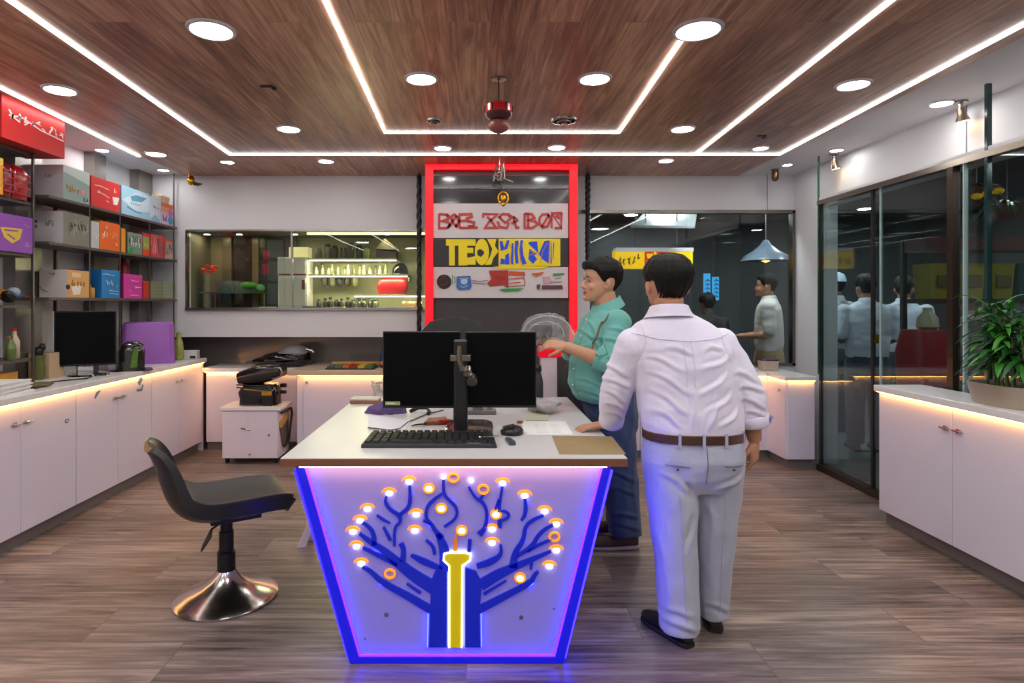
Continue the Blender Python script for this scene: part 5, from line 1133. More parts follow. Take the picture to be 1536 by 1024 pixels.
for k in range(14):
    x = -1.74 + .058 * k
    t = thing('small_bottle', ORD[k] + ' small pale bottle from the left on the middle lit shelf', 'bottle', (x, 6.6 + .04 * (k % 3), 1.815), 0, 'pale bottles on the middle lit shelf')
    h = .075 + .03 * ((k * 3) % 5) / 5; r = .02
    MB().lathe([(r, 0), (r, h * .6), (r * .5, h * .78), (r * .5, h)], seg=12).build('body', mat('pale_bottle_%d' % (k % 4), ((214, 214, 180), (170, 178, 140), (226, 220, 190), (120, 120, 96))[k % 4], .25), t, smooth=50)
    MB().lathe([(r * .6, h), (r * .6, h + .015), (.002, h + .016)], seg=12).build('cap', [WHITE, GOLD, DARKM][k % 3], t)
for k in range(11):
    x = -1.70 + .062 * k
    t = thing('dark_pot', ORD[k] + ' small dark pot from the left along the bottom of the display window', 'pot', (x, 6.55 + .03 * (k % 2), 1.452), 0, 'dark pots along the window bottom')
    MB().lathe([(.022, 0), (.03, .015), (.03, .06), (.02, .075)], seg=14).build('body', mat('pot_dark_%d' % (k % 3), ((36, 38, 32), (58, 60, 46), (44, 34, 34))[k % 3], .3), t, smooth=50)
    MB().ell((0, 0, .082 + .012 * (k % 3)), (.02, .02, .018), seg=10, n=6).build('lid', mat('pot_lid', (50, 56, 44), .3), t, smooth=180)
random.seed(31)
for k in range(5):
    x = -1.68 + .085 * k
    tag(MB().lathe([(.012, 0), (.035, .02), (.04, .09), (.03, .10), (.004, .10)], (x, 6.72, 1.69), 14).cyl((x, 6.72, 1.78), (x, 6.72, 1.796), .006, seg=8).build('hanging_cup', mat('hanging_cup_%d' % (k % 3), ((70, 66, 50), (130, 130, 100), (52, 52, 50))[k % 3], .3), smooth=50), ORD[k] + ' cup from the left hanging under the middle lit shelf', 'cup', 'cups hanging under the middle shelf')
t = thing('red_bag', 'bright red rounded bag on the lower lit shelf of the display window', 'bag', (-.905, 6.6, 1.60))
MB().loft([((0, 0, 0), (.15, 0, 0), (0, .07, 0)), ((0, 0, .08), (.17, 0, 0), (0, .085, 0)), ((0.005, 0, .15), (.16, 0, 0), (0, .08, 0)), ((.01, 0, .19), (.12, 0, 0), (0, .06, 0)), ((.01, 0, .198), (.06, 0, 0), (0, .03, 0))], 28, 4).build('body', mat('bag_red', (176, 8, 20), .4), t, smooth=60)
MB().tube([(-.15, -.05, .135), (-.08, -.075, .19), (0, -.06, .205), (.08, -.05, .20)], .006, 6).build('zip', STEEL, t)
t = thing('black_helmet', 'black domed helmet at the right end of the middle lit shelf', 'helmet', (-.82, 6.6, 1.815))
MB().lathe([(.085, 0), (.09, .03), (.08, .08), (.055, .115), (.02, .13), (.002, .132)], seg=24).build('dome', BLACKG, t, smooth=60); MB().lathe([(.088, .0), (.098, .004), (.09, .012)], seg=24).build('rim', STEEL, t)
for k, (x, w, c, lb) in enumerate(((-2.25, .2, (226, 222, 214), 'loose white papers on the sill of the display window, left of the white boxes'), (-1.5, .16, (228, 226, 220), 'pale paper on the sill of the display window under the lit shelves'), (-.78, .2, (236, 230, 214), 'pale paper on the sill of the display window below the red bag'))):
    tag(MB().obox((x, 6.40, 1.456), (w, .1, .006), Matrix.Rotation(.2, 3, 'Z')).obox((x + .05, 6.39, 1.462), (w * .8, .08, .006), Matrix.Rotation(-.1, 3, 'Z')).build('loose_papers', mat('sill_paper_%d' % k, c, .6)), lb, 'paper')
tag(MB().obox((-1.74, 6.42, 1.461), (.2, .05, .016), Matrix.Rotation(.06, 3, 'Z')).build('remote_control', BLACK, bevel=.004), 'black remote on the sill under the white boxes', 'remote')
t = thing('produce_crate', 'small crate of yellow and red goods at the bottom right of the display window', 'crate', (-.68, 6.56, 1.452))
MB().box(-.11, -.06, 0, .1, .06, .05).build('crate', mat('crate_brown', (110, 80, 50), .5), t)
for k in range(6): MB().ell((-.09 + .035 * k, -.02, .055), (.022, .03, .022), seg=10, n=6).build('goods', mat('goods_%d' % (k % 3), ((226, 190, 90), (190, 70, 40), (240, 220, 150))[k % 3], .4), t, smooth=180)

# ------------------------------------------------------------------ potted plant on the right counter
t = thing('potted_plant', 'green leafy plant in an oval beige pot on the right counter', 'plant', (2.92, 3.28, .942))
MB().loft([((0, 0, 0), (.105, 0, 0), (0, .17, 0)), ((0, 0, .01), (.11, 0, 0), (0, .175, 0)), ((0, 0, .11), (.128, 0, 0), (0, .20, 0)), ((0, 0, .118), (.130, 0, 0), (0, .203, 0)), ((0, 0, .118), (.118, 0, 0), (0, .19, 0)), ((0, 0, .10), (.116, 0, 0), (0, .188, 0))], 48, 3).build('pot', mat('pot_beige', (168, 152, 136), .4), t, smooth=50)
MB().loft([((0, 0, .09), (.116, 0, 0), (0, .188, 0)), ((0, 0, .103), (.112, 0, 0), (0, .18, 0))], 32, 3).build('soil', mat('soil', (50, 38, 30), .9, bump=.5), t)
random.seed(17); sb = MB(); lb_ = MB(); LF = []
for k in range(11):
    x, y = random.uniform(-.07, .05), random.uniform(-.15, .12); hh = random.uniform(.20, .47); lx, ly = random.uniform(-.05, .02), random.uniform(-.05, .05)
    sb.tube([(x, y, .10), (x + lx * .5, y + ly * .5, .10 + hh * .5), (x + lx, y + ly, .10 + hh)], [.008, .007, .005], 7)
    nl = 15
    for i in range(nl):
        f = .35 + .65 * i / nl; a = i * 2.4 + k; c0 = V((x + lx * f, y + ly * f, .10 + hh * f))
        L_ = random.uniform(.13, .21) * (1.15 - .35 * f); up = .35 + 1.0 * (i / nl) ** 2
        d = V((math.cos(a), math.sin(a), 0)); n = 7; w = random.uniform(.013, .019); s = V((-d.y, d.x, 0)); prev = None
        for j in range(n + 1):
            q = j / n; p = c0 + d * (L_ * q) + V((0, 0, L_ * (up * q - (.75 + .2 * up) * q * q)))
            p.x = min(p.x, .125)
            ww = w * math.sin(PI * min(1, .12 + q * .88)) ** .7 * (1 if j < n else .05)
            cur = [lb_.bm.verts.new(p - s * ww + V((0, 0, .004))), lb_.bm.verts.new(p), lb_.bm.verts.new(p + s * ww + V((0, 0, .004)))]
            if prev:
                lb_.mi = (i + k) % 2
                lb_.face([prev[0], prev[1], cur[1], cur[0]]); lb_.face([prev[1], prev[2], cur[2], cur[1]])
            prev = cur
lb_.build('foliage', [mat('leaf_bright', (60, 132, 40), .35, var=.4, vs=12), mat('leaf_deep', (28, 84, 30), .38, var=.4, vs=12)], t, smooth=180, fix=False)
sb.build('stems', mat('stem_green', (80, 104, 50), .5), t, smooth=60)

# ------------------------------------------------------------------ the dark corridor beyond the glass
t = thing('light_box_sign', 'lit yellow sign box with red lettering hanging beyond the dark back window', 'sign', (2.15, 7.2, 1.92))
MB().box(-.47, 0, 0, .47, .14, .22).build('box', mat('lightbox_yellow', (240, 196, 20), .4, em=1.1, ec=(246, 196, 12)), t, bevel=.006)
MB().box(-.46, -.004, .20, .48, .15, .25).build('white_top', mat('lightbox_white', (226, 224, 226), .4, em=.4), t, bevel=.008)
Fq = FY(-.001, 0, 0); b = MB()
for s_ in squig(-.12, .30, .03, .19, 8, 41): b.stroke(Fq, s_, .018, -.001, .004)
for s_ in ([(-.1, .03), (-.1, .19), (.0, .19)], [(-.1, .11), (-.02, .11)], [(.03, .19), (.12, .19), (.03, .03), (.12, .03)], [(.16, .03), (.16, .19), (.24, .15), (.17, .11), (.25, .03)]): b.stroke(Fq, s_, .022, -.001, .005)
b.build('red_lettering', mat('lightbox_red', (226, 60, 30), .4, em=.5), t)
b = MB()
for s_ in squig(-.44, -.16, .04, .18, 5, 42): b.stroke(Fq, s_, .014, -.001, .004)
b.build('dark_figures', mat('lightbox_dark', (110, 84, 20), .5), t)
for x in (-.2, .3): MB().cyl((x, .07, .25), (x, .07, .94), .008, seg=8).build('hanging_rod', STEEL, t)
t = thing('ceiling_panel', 'slanted white ceiling panel seen through the dark back window', 'panel', (2.25, 7.4, 2.34), 0)
MB().hexa([(-.42, -.35, .05), (.30, -.45, .03), (.72, .6, .38), (.1, .7, .40), (-.42, -.35, .08), (.30, -.45, .06), (.72, .6, .41), (.1, .7, .43)]).build('panel', mat('panel_pale', (168, 176, 178), .5), t)
for x, y in ((-.2, -.2), (.4, .4)): MB().cyl((x, y, .12 if y < 0 else .34), (x, y, .52), .01, seg=8).build('rod', STEEL, t)
t = thing('neon_sign', 'pair of upright blue lit strips far beyond the dark back window', 'sign', (3.56, 9.0, 1.55))
for k, x in enumerate((-.07, .06)):
    MB().box(x - .045, 0, 0, x + .045, .04, .40 - .05 * k).build('strip', mat('neon_blue', (60, 150, 200), .4, em=1.3, ec=(60, 160, 220)), t)
    b = MB()
    for s_ in [[(x - .03, .05 + .06 * i), (x + .03, .05 + .06 * i), (x - .01, .08 + .06 * i)] for i in range(5)]: b.stroke(FY(0, 0, 0), s_, .012, 0, .006)
    b.build('dark_marks', mat('neon_dark', (12, 40, 60), .5), t)
t = thing('pendant_lamp', 'grey dome pendant lamp with a red tag hanging beyond the dark back window', 'lamp', (3.42, 7.05, 2.0))
MB().lathe([(.28, 0), (.24, .06), (.14, .12), (.06, .19), (.03, .24), (.005, .25)], seg=28).build('shade', mat('shade_bluegrey', (96, 112, 126), .3), t, smooth=60); MB().cyl((0, 0, .24), (0, 0, .86), .006, seg=8).build('cord', STEEL, t)
MB().lathe([(.05, .02), (.05, .0), (.003, -.02)], seg=16).build('bulb', mat('pendant_bulb', (255, 214, 150), .4, em=6, ec=(255, 190, 110)), t)
MB().poly(FY(-.2, 0, 0), [(.16, .05), (.26, .12), (.27, -.04), (.2, -.1)], 0, .01).build('red_tag', mat('tag_red', (176, 20, 36), .4), t)
t = thing('crate_shelf', 'shelf with a red board behind the glass wall on the right', 'shelf', (4.35, 5.05, 0))
MB().box(-.55, 0, 1.95, .9, .3, 2.06).build('red_board', mat('board_red', (92, 42, 38), .5), t)
MB().box(-.55, 0, 1.50, .9, .3, 1.54).build('board', DARKM, t)
for x in (-.54, .88): MB().box(x - .02, .26, 0, x + .02, .30, 2.06).build('post', DARKM, t)
for k in range(4):
    c = ((140, 128, 14), (150, 138, 16), (136, 124, 14), (26, 70, 76))[k]
    t = thing('plastic_crate', (ORD[k] + ' yellow crate from the left on the shelf behind the glass wall') if k < 3 else 'teal crate at the right end of the shelf behind the glass wall', 'crate', (3.98 + .25 * k, 5.2, 1.54), 0, 'crates behind the glass wall' if k < 3 else None)
    MB().loft([((0, 0, 0), (.10, 0, 0), (0, .1, 0)), ((0, 0, .28), (.115, 0, 0), (0, .12, 0)), ((0, 0, .30), (.118, 0, 0), (0, .125, 0))], 24, 8).build('body', mat('crate_%d' % k, c, .5), t)
    MB().box(-.06, -.128, .10, .06, -.118, .2).build('dark_label', mat('crate_label', (90, 80, 20), .5), t)
t = thing('red_cart', 'dark red plastic cart standing in the corridor behind the glass', 'cart', (3.63, 4.85, 0))
t.scale = (.68, .8, 1.14)
RD = mat('cart_red', (150, 22, 34), .4)
MB().loft([((0, 0, .45), (.16, 0, 0), (0, .14, 0)), ((0, 0, .62), (.22, 0, 0), (0, .18, 0)), ((0, 0, .95), (.25, 0, 0), (0, .2, 0)), ((0, 0, 1.13), (.2, 0, 0), (0, .16, 0))], 28, 4).build('basket', RD, t, smooth=50)
MB().loft([((0, 0, .06), (.27, 0, 0), (0, .2, 0)), ((0, 0, .38), (.2, 0, 0), (0, .16, 0)), ((0, 0, .45), (.14, 0, 0), (0, .12, 0))], 28, 4).build('foot', RD, t, smooth=50)
for x in (-.2, .2): MB().cyl((x - .015, 0, .03), (x + .015, 0, .03), .03).box(x - .02, -.02, .03, x + .02, .02, .07).build('wheel', RUBBER, t)
t = thing('round_container', 'pale plastic jar on the red cart behind the glass', 'jar', (3.66, 4.85, 1.289))
t.scale = (.65, .65, .8)
MB().lathe([(.09, 0), (.12, .03), (.11, .12), (.05, .18), (.05, .22), (.004, .225)], seg=24).build('body', mat('jar_pale', (170, 160, 130), .3), t, smooth=50)
t = thing('corridor_table', 'dark table behind the glass wall with a pale top', 'table', (4.75, 7.6, 0))
MB().box(-.5, -.25, .98, .45, .25, 1.02).build('top', mat('table_pale', (150, 154, 156), .3), t)
for x in (-.45, .4):
    for y in (-.2, .2): MB().box(x - .02, y - .02, 0, x + .02, y + .02, .98).build('leg', DARKM, t)
for k, (x, y, z, r, lb) in enumerate(((3.85, 4.6, 2.28, .22, 'hanging fern with yellow flowers behind the left part of the glass wall'), (4.35, 4.9, 2.2, .26, 'bigger hanging fern behind the middle of the glass wall'), (3.75, 3.75, 2.32, .2, 'dark hanging basket behind the glass wall at the right photo edge'))):
    t = thing('hanging_fern', lb, 'plant', (x, y, z)); random.seed(k + 50)
    MB().lathe([(.05, -.02), (.11, .02), (.13, .1), (.11, .1)], seg=20).build('basket', mat('basket_brown', (110, 70, 54), .6), t, smooth=50)
    b = MB()
    for i in range(46):
        a = random.uniform(0, 6.28); d = V((math.cos(a), math.sin(a), 0)); s = V((-d.y, d.x, 0)); L_ = r * random.uniform(.6, 1.1); u = random.uniform(.3, 1.0); prev = None
        for j in range(6):
            q = j / 5; p = d * L_ * q + V((0, 0, .1 + L_ * (u * q - 1.2 * q * q))); w = .016 * (1 - q * .9)
            cur = [b.bm.verts.new(p - s * w), b.bm.verts.new(p + s * w)]
            if prev: b.face([prev[0], prev[1], cur[1], cur[0]])
            prev = cur
    b.build('fronds', mat('fern_green', (52, 88, 40), .5, var=.4), t, fix=False)
    MB().cyl((0, 0, .08), (0, 0, 2.86 - z), .005, seg=6).build('cord', STEEL, t)
    if k == 0:
        for i in range(3): MB().ell((-.1 + .08 * i, -.12, .02 + .02 * i), (.04, .03, .025), seg=10, n=6).build('yellow_bloom', mat('bloom_yellow', (226, 180, 20), .5, em=.2), t, smooth=180)
t = thing('food_stall_frame', 'tan rounded counter board in the corridor right of the red cart', 'counter', (4.35, 4.55, 0))
MB().box(-.2, -.1, 0, .25, .12, 1.32).build('body', mat('stall_grey', (104, 98, 92), .6), t)
MB().box(-.24, -.13, 1.32, .28, .14, 1.38).build('board', mat('stall_tan', (170, 130, 84), .5), t, bevel=.01)
# ------------------------------------------------------------------ people
SKINS = {'a': (186, 132, 104), 'b': (198, 146, 116), 'c': (150, 108, 86)}
HEADP = [(0, .086, .022, .028), (.012, .094, .0, .041), (.03, .093, -.025, .054), (.05, .093, -.05, .062), (.07, .092, -.072, .067), (.09, .089, -.086, .071), (.112, .082, -.094, .0735), (.13, .088, -.098, .0755), (.155, .088, -.099, .077), (.18, .081, -.095, .0745), (.205, .063, -.082, .064), (.225, .036, -.056, .045), (.235, .004, -.02, .016)]
def headrow(z):
    z = max(0, min(.235, z))
    for a, b in zip(HEADP[:-1], HEADP[1:]):
        if z <= b[0]:
            t = (z - a[0]) / (b[0] - a[0]); return [x * (1 - t) + y * t for x, y in zip(a, b)]
    return HEADP[-1]
def cloth(name, c, pat=None, r=.8, fine=900):
    k = mat(name, c, r, var=.05, vs=7, sheen=.15, bump=.55, bs=9, stretch=(1, 1, 1.6))
    return k
def hand(mb, wr, X, N, thumb, curls, s=1.0):
    X = V(X).normalized(); N = V(N); N = (N - X * N.dot(X)).normalized(); T = N.cross(X) * thumb; wr = V(wr)
    P = lambda x, t, n=0: wr + (X * x + T * t + N * n) * s
    mb.loft([(P(-.02, 0), T * .025 * s, N * .02 * s), (P(.0, 0), T * .027 * s, N * .018 * s), (P(.03, .003), T * .037 * s, N * .017 * s), (P(.06, .002), T * .041 * s, N * .014 * s), (P(.088, 0), T * .040 * s, N * .011 * s)], 16, 2.6)
    for i, L_ in enumerate((.073, .081, .075, .059)):
        a = .07 * (1.5 - i); d = X * math.cos(a) + T * math.sin(a); p = P(.083, .0305 - .0205 * i); n = N; pts = [p - d * .012 * s, p]; c = curls[i]
        for f in (.46, .30, .24):
            d, n = d * math.cos(c) - n * math.sin(c), n * math.cos(c) + d * math.sin(c)
            p = p + d * L_ * f * s; pts.append(p); c *= .95
        mb.tube(pts, [.0093 * s, .0093 * s, .0085 * s, .0078 * s, .0068 * s], 10, dome=True)
    p = P(.022, .026, -.006); d = (X * .66 + T * .68 - N * .3).normalized(); e = (X * .9 + T * .25 - N * (.3 + curls[4])).normalized()
    mb.tube([p - d * .01 * s, p, p + d * .034 * s, p + d * .034 * s + e * .028 * s, p + d * .034 * s + e * .05 * s], [.013 * s, .0135 * s, .0115 * s, .010 * s, .0085 * s], 10, dome=True)
def chain(pts, k=4):
    """smooth path through joints with per-point parameter"""
    out = []
    for i in range(len(pts) - 1):
        for j in range(k): out.append(V(pts[i]).lerp(V(pts[i + 1]), j / k))
    out.append(V(pts[-1]))
    q = [p.copy() for p in out]
    for i in range(1, len(out) - 1): q[i] = (out[i - 1] + out[i] * 2 + out[i + 1]) / 4
    return q
def ramp(vals, n):
    m = len(vals) - 1; out = []
    for i in range(n):
        f = i / (n - 1) * m; a = min(int(f), m - 1); t = f - a; out.append(vals[a] * (1 - t) + vals[a + 1] * t)
    return out
def shoe(root, heel, yaw, L_, m, nm='shoe', sole=None):
    M = Matrix.Rotation(yaw, 3, 'Z'); h = V(heel); k = L_ / .29
    R = [(0, .05, .024, .034), (.02, .056, .034, .044), (.07, .062, .038, .048), (.13, .053, .043, .039), (.19, .044, .047, .030), (.24, .036, .042, .022), (.275, .030, .028, .015), (.288, .028, .012, .010)]
    o = MB().loft([(h + M @ V((x * k, 0, z)), M @ V((0, w, 0)), V((0, 0, t))) for x, z, w, t in R], 20, 2.5).build(nm, m, root, smooth=60)
    MB().loft([(h + M @ V((-.006 * k, 0, .011)), M @ V((0, .026, 0)), V((0, 0, .011)))] + [(h + M @ V((x * k, 0, .011)), M @ V((0, w + .003, 0)), V((0, 0, .011))) for x, z, w, t in R[1:]], 16, 5).build('sole', sole or mat('shoe_sole', (24, 20, 20), .6), o)
    return o
def figure(root, s):
    sk = mat('skin_' + s['skin'], SKINS[s['skin']], .5, var=.08, vs=14, bump=.06, bs=120); lipm = mat('lip_' + s['skin'], tuple(int(x * q) for x, q in zip(SKINS[s['skin']], (.82, .66, .64))), .45)
    vox = s.get('vox', .0045); cv = s.get('cvox', .008)
    ty = s.get('tyaw', 0.0); Wx = V((math.cos(ty), math.sin(ty), 0)); Dx = V((-math.sin(ty), math.cos(ty), 0))
    hs = s.get('hscale', (1, 1, 1)); M = Matrix.Rotation(s['hyaw'], 3, 'Z') @ Matrix.Rotation(s.get('hpitch', 0), 3, 'Y') @ Matrix.Diagonal(hs)
    hc = V(s['chin']); hp = lambda x, y, z: hc + M @ V((x, y, z))
    hb = lambda b, c, a, R=None: b.ell(hp(*c), a, Matrix.Rotation(s['hyaw'], 3, 'Z') @ Matrix.Rotation(s.get('hpitch', 0), 3, 'Y') @ (R or Matrix.Identity(3)), seg=14, n=9)
    # --- body (skin), one continuous surface
    b = MB(); q = s.get('bodyk', .86)
    b.loft([(V((x, y, z)), Wx * hw * q, Dx * hd * q) for x, y, z, hw, hd in s['torso']] , 24, 2.3)
    b.loft([(V((x, y, z)), Wx * hw * q, Dx * hd * q) for x, y, z, hw, hd in s['pelvis']], 24, 2.3)
    nb = V(s['neck']); nt = hp(-.012, 0, .045)
    b.tube([nb - V((0, 0, .05)), nb, nb.lerp(nt, .5), nt], [s['neckr'] * 1.25, s['neckr'] * 1.08, s['neckr'], s['neckr'] * .98], 18)
    b.loft([(hp((f + k) / 2, 0, z), M @ V(((f - k) / 2, 0, 0)), M @ V((0, w, 0))) for z, f, k, w in HEADP], 28, 2.25)
    # face
    b.loft([(hp(.080, 0, .128), M @ V((.006, 0, 0)), M @ V((0, .008, 0))), (hp(.089, 0, .108), M @ V((.011, 0, .002)), M @ V((0, .0095, 0))), (hp(.095, 0, .088), M @ V((.016, 0, .004)), M @ V((0, .013, 0))), (hp(.096, 0, .077), M @ V((.017, 0, .004)), M @ V((0, .0155, 0))), (hp(.091, 0, .069), M @ V((.011, 0, .002)), M @ V((0, .012, 0)))], 14)
    for y in (-1, 1):
        hb(b, (.092, .0125 * y, .074), (.010, .0075, .0075)); hb(b, (.079, .031 * y, .129), (.013, .022, .008)); hb(b, (.066, .042 * y, .078), (.022, .022, .024))
        hb(b, (-.008, .082 * y, .099), (.0155, .008, .028), Matrix.Rotation(.35 * y, 3, 'Z') @ Matrix.Rotation(.22, 3, 'Y')); hb(b, (-.002, .077 * y, .076), (.011, .007, .014))
        hb(b, (.0735, .0315 * y, .1175), (.010, .0155, .0055))
    hb(b, (.092, 0, .0545), (.0095, .023, .0055)); hb(b, (.0915, 0, .0435), (.0095, .019, .006)); hb(b, (.090, 0, .016), (.014, .020, .014))
    for a in s['arms']:
        P = chain((a['sh'], a['el'], a['wr'])); r = a.get('rb', (.05, .046, .041, .034, .026))
        b.tube(P, ramp(r, len(P)), 14)
        hand(b, a['wr'], a['hx'], a['hn'], a['thumb'], a.get('curl', (.3, .35, .4, .45, .2)), a.get('hs', 1.0))
    for l in s['legs']:
        P = chain((l['hip'], l['knee'], l['ankle'])); b.tube(P, ramp([x * .82 for x in l.get('rb', l['r'])][:-1] + [.045], len(P)), 14)
    me = fuse(b, vox, 2, .45)
    if s.get('face', True):
        Mi = M.inverted()
        for p in me.polygons:
            c = Mi @ (V(p.center) - hc)
            if c.x > .083 and ((c.y / .0245) ** 2 + ((c.z - .0495) / .0115) ** 2) < 1: p.material_index = 1
    link('body', me, [sk, lipm], root, smooth=180)
    if s.get('face', True):
        for y in (-1, 1):
            e = MB().ell(hp(.0705, .0315 * y, .1115), (.0125,) * 3, seg=16, n=10).build('eye', mat('eye_white', (168, 158, 150), .3), root, smooth=180)
            MB().ell(hp(.0790, .0325 * y, .1112), (.0052, .0075, .0075), Matrix.Rotation(s['hyaw'], 3, 'Z'), seg=12, n=8).build('iris', mat('iris_dark', (30, 20, 16), .15), e, smooth=180)
            MB().tube([hp(.092, .011 * y, .1335), hp(.092, .026 * y, .138), hp(.083, .043 * y, .1365), hp(.072, .053 * y, .129)], [.002, .0036, .0032, .0014], 8, flat=.6).build('eyebrow', mat('brow_black', (22, 16, 15), .7), root, smooth=180)
    # --- hair
    if s.get('hair', True):
        NA, NT = 128, 18; th0 = s.get('hairth', .016); fr = s.get('fringe', .0)
        def hl(a):      # hair line height by azimuth (0 = front)
            d = abs(math.degrees(a)); K = s.get('hairline', [(0, .178), (35, .176), (55, .165), (68, .13), (80, .098), (90, .102), (97, .128), (112, .125), (125, .075), (150, .045), (180, .038)])
            for (d0, z0), (d1, z1) in zip(K[:-1], K[1:]):
                if d <= d1: t = (d - d0) / (d1 - d0); return z0 + (z1 - z0) * t
            return K[-1][1]
        def pt(i, t, out):
            a = -PI + 2 * PI * i / NA; z0 = hl(a); z = z0 + (.235 - z0) * (1 - (1 - t) ** 1.5)
            zz, f, k, w = headrow(z); e = 2 / 2.25
            ca, sa = math.cos(a), math.sin(a); sg = lambda x: math.copysign(abs(x) ** e, x)
            p = V(((f + k) / 2 + (f - k) / 2 * sg(ca), w * sg(sa), z))
            if t >= .999: p = V((-.008 + .002 * ca, .002 * sa, .236))
            n = (p - V((-.005, 0, .12))); n.z *= .9; n.normalize()
            if out:
                th = th0 * (.25 + .75 * min(1, t / .22)) * (1 + .25 * max(0, n.z)) * (.35 + .65 * max(0, min(1, (z - .085) / .075)))
                w_ = noise.noise(V((a * 5.5, t * 1.3, 3.1 + s.get('seed', 0)))) * .6 + noise.noise(V((a * 14 + t * 2, t * 2.0, 1.7))) * .5 - .5 * abs(noise.noise(V((a * 24 + t * 3, t * 2.5, 9.7))))
                th += .0075 * w_ + fr * max(0, math.cos(a)) ** 3 * math.exp(-((t - .12) / .25) ** 2)
                q = p + n * th
                if fr: q.z -= fr * .35 * max(0, math.cos(a)) ** 3 * math.exp(-((t - .05) / .15) ** 2)
                return hp(*q)
            return hp(*(p - n * .006))
        R = [[pt(i, t, False) for i in range(NA)] for t in [1 - j / NT for j in range(NT + 1)]] + [[pt(i, t, True) for i in range(NA)] for t in [j / (NT * 2) for j in range(NT * 2 + 1)]]
        MB().rings(R).build('hair', mat('hair_black', s.get('hairc', (14, 11, 11)), .55, var=.3, vs=30, bump=.35, bs=90, stretch=(4, 4, 1), spec=.25), root, smooth=180)
    # --- shirt
    fold = s.get('fold', 1.0)
    def folds(me, amp, sc, ridg=True, seed=0.0, keep=None):
        n_ = len(me.vertices); nn = np.empty(n_ * 3, dtype=np.float32); me.vertex_normals.foreach_get('vector', nn); nn = nn.reshape(n_, 3)
        co = np.empty(n_ * 3, dtype=np.float32); me.vertices.foreach_get('co', co); co = co.reshape(n_, 3); am = np.zeros(n_)
        for i_ in range(n_):
            c = V(co[i_]); n1 = noise.noise(V((c.x * sc[0] + seed, c.y * sc[1], c.z * sc[2]))); n2 = noise.noise(V((c.x * sc[0] * 2.3 + c.z * 3, c.y * sc[1] * 2.3, c.z * sc[2] * 1.9 + seed)))
            r = (1 - 2 * abs(n1)) * .7 - .35 if ridg else n1
            am[i_] = amp * (r + .45 * n2)
        co = co + nn * am[:, None]; me.vertices.foreach_set('co', co.astype(np.float32).ravel()); me.update()
    def crease(me, segs, A, w):
        n = len(me.vertices); co = np.empty(n * 3); me.vertices.foreach_get('co', co); co = co.reshape(n, 3)
        nn = np.empty(n * 3, dtype=np.float32); me.vertex_normals.foreach_get('vector', nn); nn = nn.reshape(n, 3); d_ = np.zeros(n)
        for a, c in segs:
            ex, ez = c[0] - a[0], c[1] - a[1]; l = math.hypot(ex, ez); px_, pz_ = co[:, 0] - a[0], co[:, 2] - a[1]
            t = (px_ * ex + pz_ * ez) / l / l; g = (px_ * ez - pz_ * ex) / l + .008 * np.sin(t * 5)
            d_ += np.where((t > -.1) & (t < 1.1), np.sin(PI * np.clip((t + .1) / 1.2, 0, 1)) * (np.exp(-(g / w) ** 2) - .7 * np.exp(-((g - 1.9 * w) / w) ** 2)), 0)
        co += nn * (A * d_)[:, None]; me.vertices.foreach_set('co', co.ravel()); me.update()
    b = MB()
    b.loft([(V((x, y, z)), Wx * hw, Dx * hd) for x, y, z, hw, hd in s['torso']], 32, s.get('tex', 2.35))
    for a in s['arms']:
        P = chain((a['sh'], a['el'], a['wr']), 6); n = max(3, int(round(a['sleeve'] * (len(P) - 1))) + 1); r = ramp(a['rs'], len(P))
        b.tube(P[:n], r[:n], 18, dome=False)
        b.ell(V(a['sh']), (a['rs'][0] * 1.02,) * 3)
    me = fuse(b, cv, 4); folds(me, .0085 * fold, s.get('sfold', (5, 5, 11)), seed=s.get('seed', 0))
    if 'creases' in s: crease(me, s['creases'], .0075, .010)
    shirt = link('shirt', me, s['shirt'], root, smooth=180)
    bvh = BVHTree.FromPolygons([v.co.copy() for v in me.vertices], [tuple(p.vertices) for p in me.polygons])
    # --- trousers
    b = MB()
    b.loft([(V((x, y, z)), Wx * hw, Dx * hd) for x, y, z, hw, hd in s['pelvis']], 32, 2.4)
    for l in s['legs']:
        e = V(l['ankle']); P = chain((l['hip'], l['knee'], e), 6); n = max(3, int(round(l.get('len', 1.0) * (len(P) - 1))) + 1); r = ramp(l['r'], len(P)); R = []
        for i in range(n):
            u = V((1, 0, 0)); v = V((0, 1, 0)); g = l.get('deep', 1.12)
            R.append((P[i], Wx * r[i], Dx * r[i] * g))
        b.loft(R, 24, 2.3)
    me = fuse(b, cv, 4); 
    ga = s.get('tfold', .006)
    folds(me, ga, (9, 9, 5), seed=4 + s.get('seed', 0))
    if 'tcreases' in s: crease(me, s['tcreases'], .007, .012)
    tr = link('trousers', me, s['trousers'], root, smooth=180)
    tb = BVHTree.FromPolygons([v.co.copy() for v in me.vertices], [tuple(p.vertices) for p in me.polygons])
    # --- collar
    if s.get('collar', True):
        n0 = V(s['neck']); r = s['neckr']; tilt = s.get('ctilt', V((0, 0, 0))); zt = s.get('collarz', (-.035, .0, .034))
        R = []
        for dz, k in ((zt[0], 1.62), (zt[1], 1.36), (zt[2], 1.2), (zt[2] + .002, 1.12), (zt[1], 1.14), (zt[0], 1.3)):
            R.append((n0 + V((0, 0, dz)) + tilt * dz, Wx * r * k * s.get('cw', 1.0), (Dx + V((0, 0, s.get('cslope', 0)))) * r * k))
        MB().loft(R, 32, 2.2, cap=False).build('collar', s.get('collarm', s['shirt']), root, smooth=70)
    return shirt, bvh, tr, tb
def onto(bvh, p, d, off=.003):
    h = bvh.ray_cast(V(p), V(d).normalized())
    if h[0] is None: return None
    return h[0] - V(d).normalized() * off
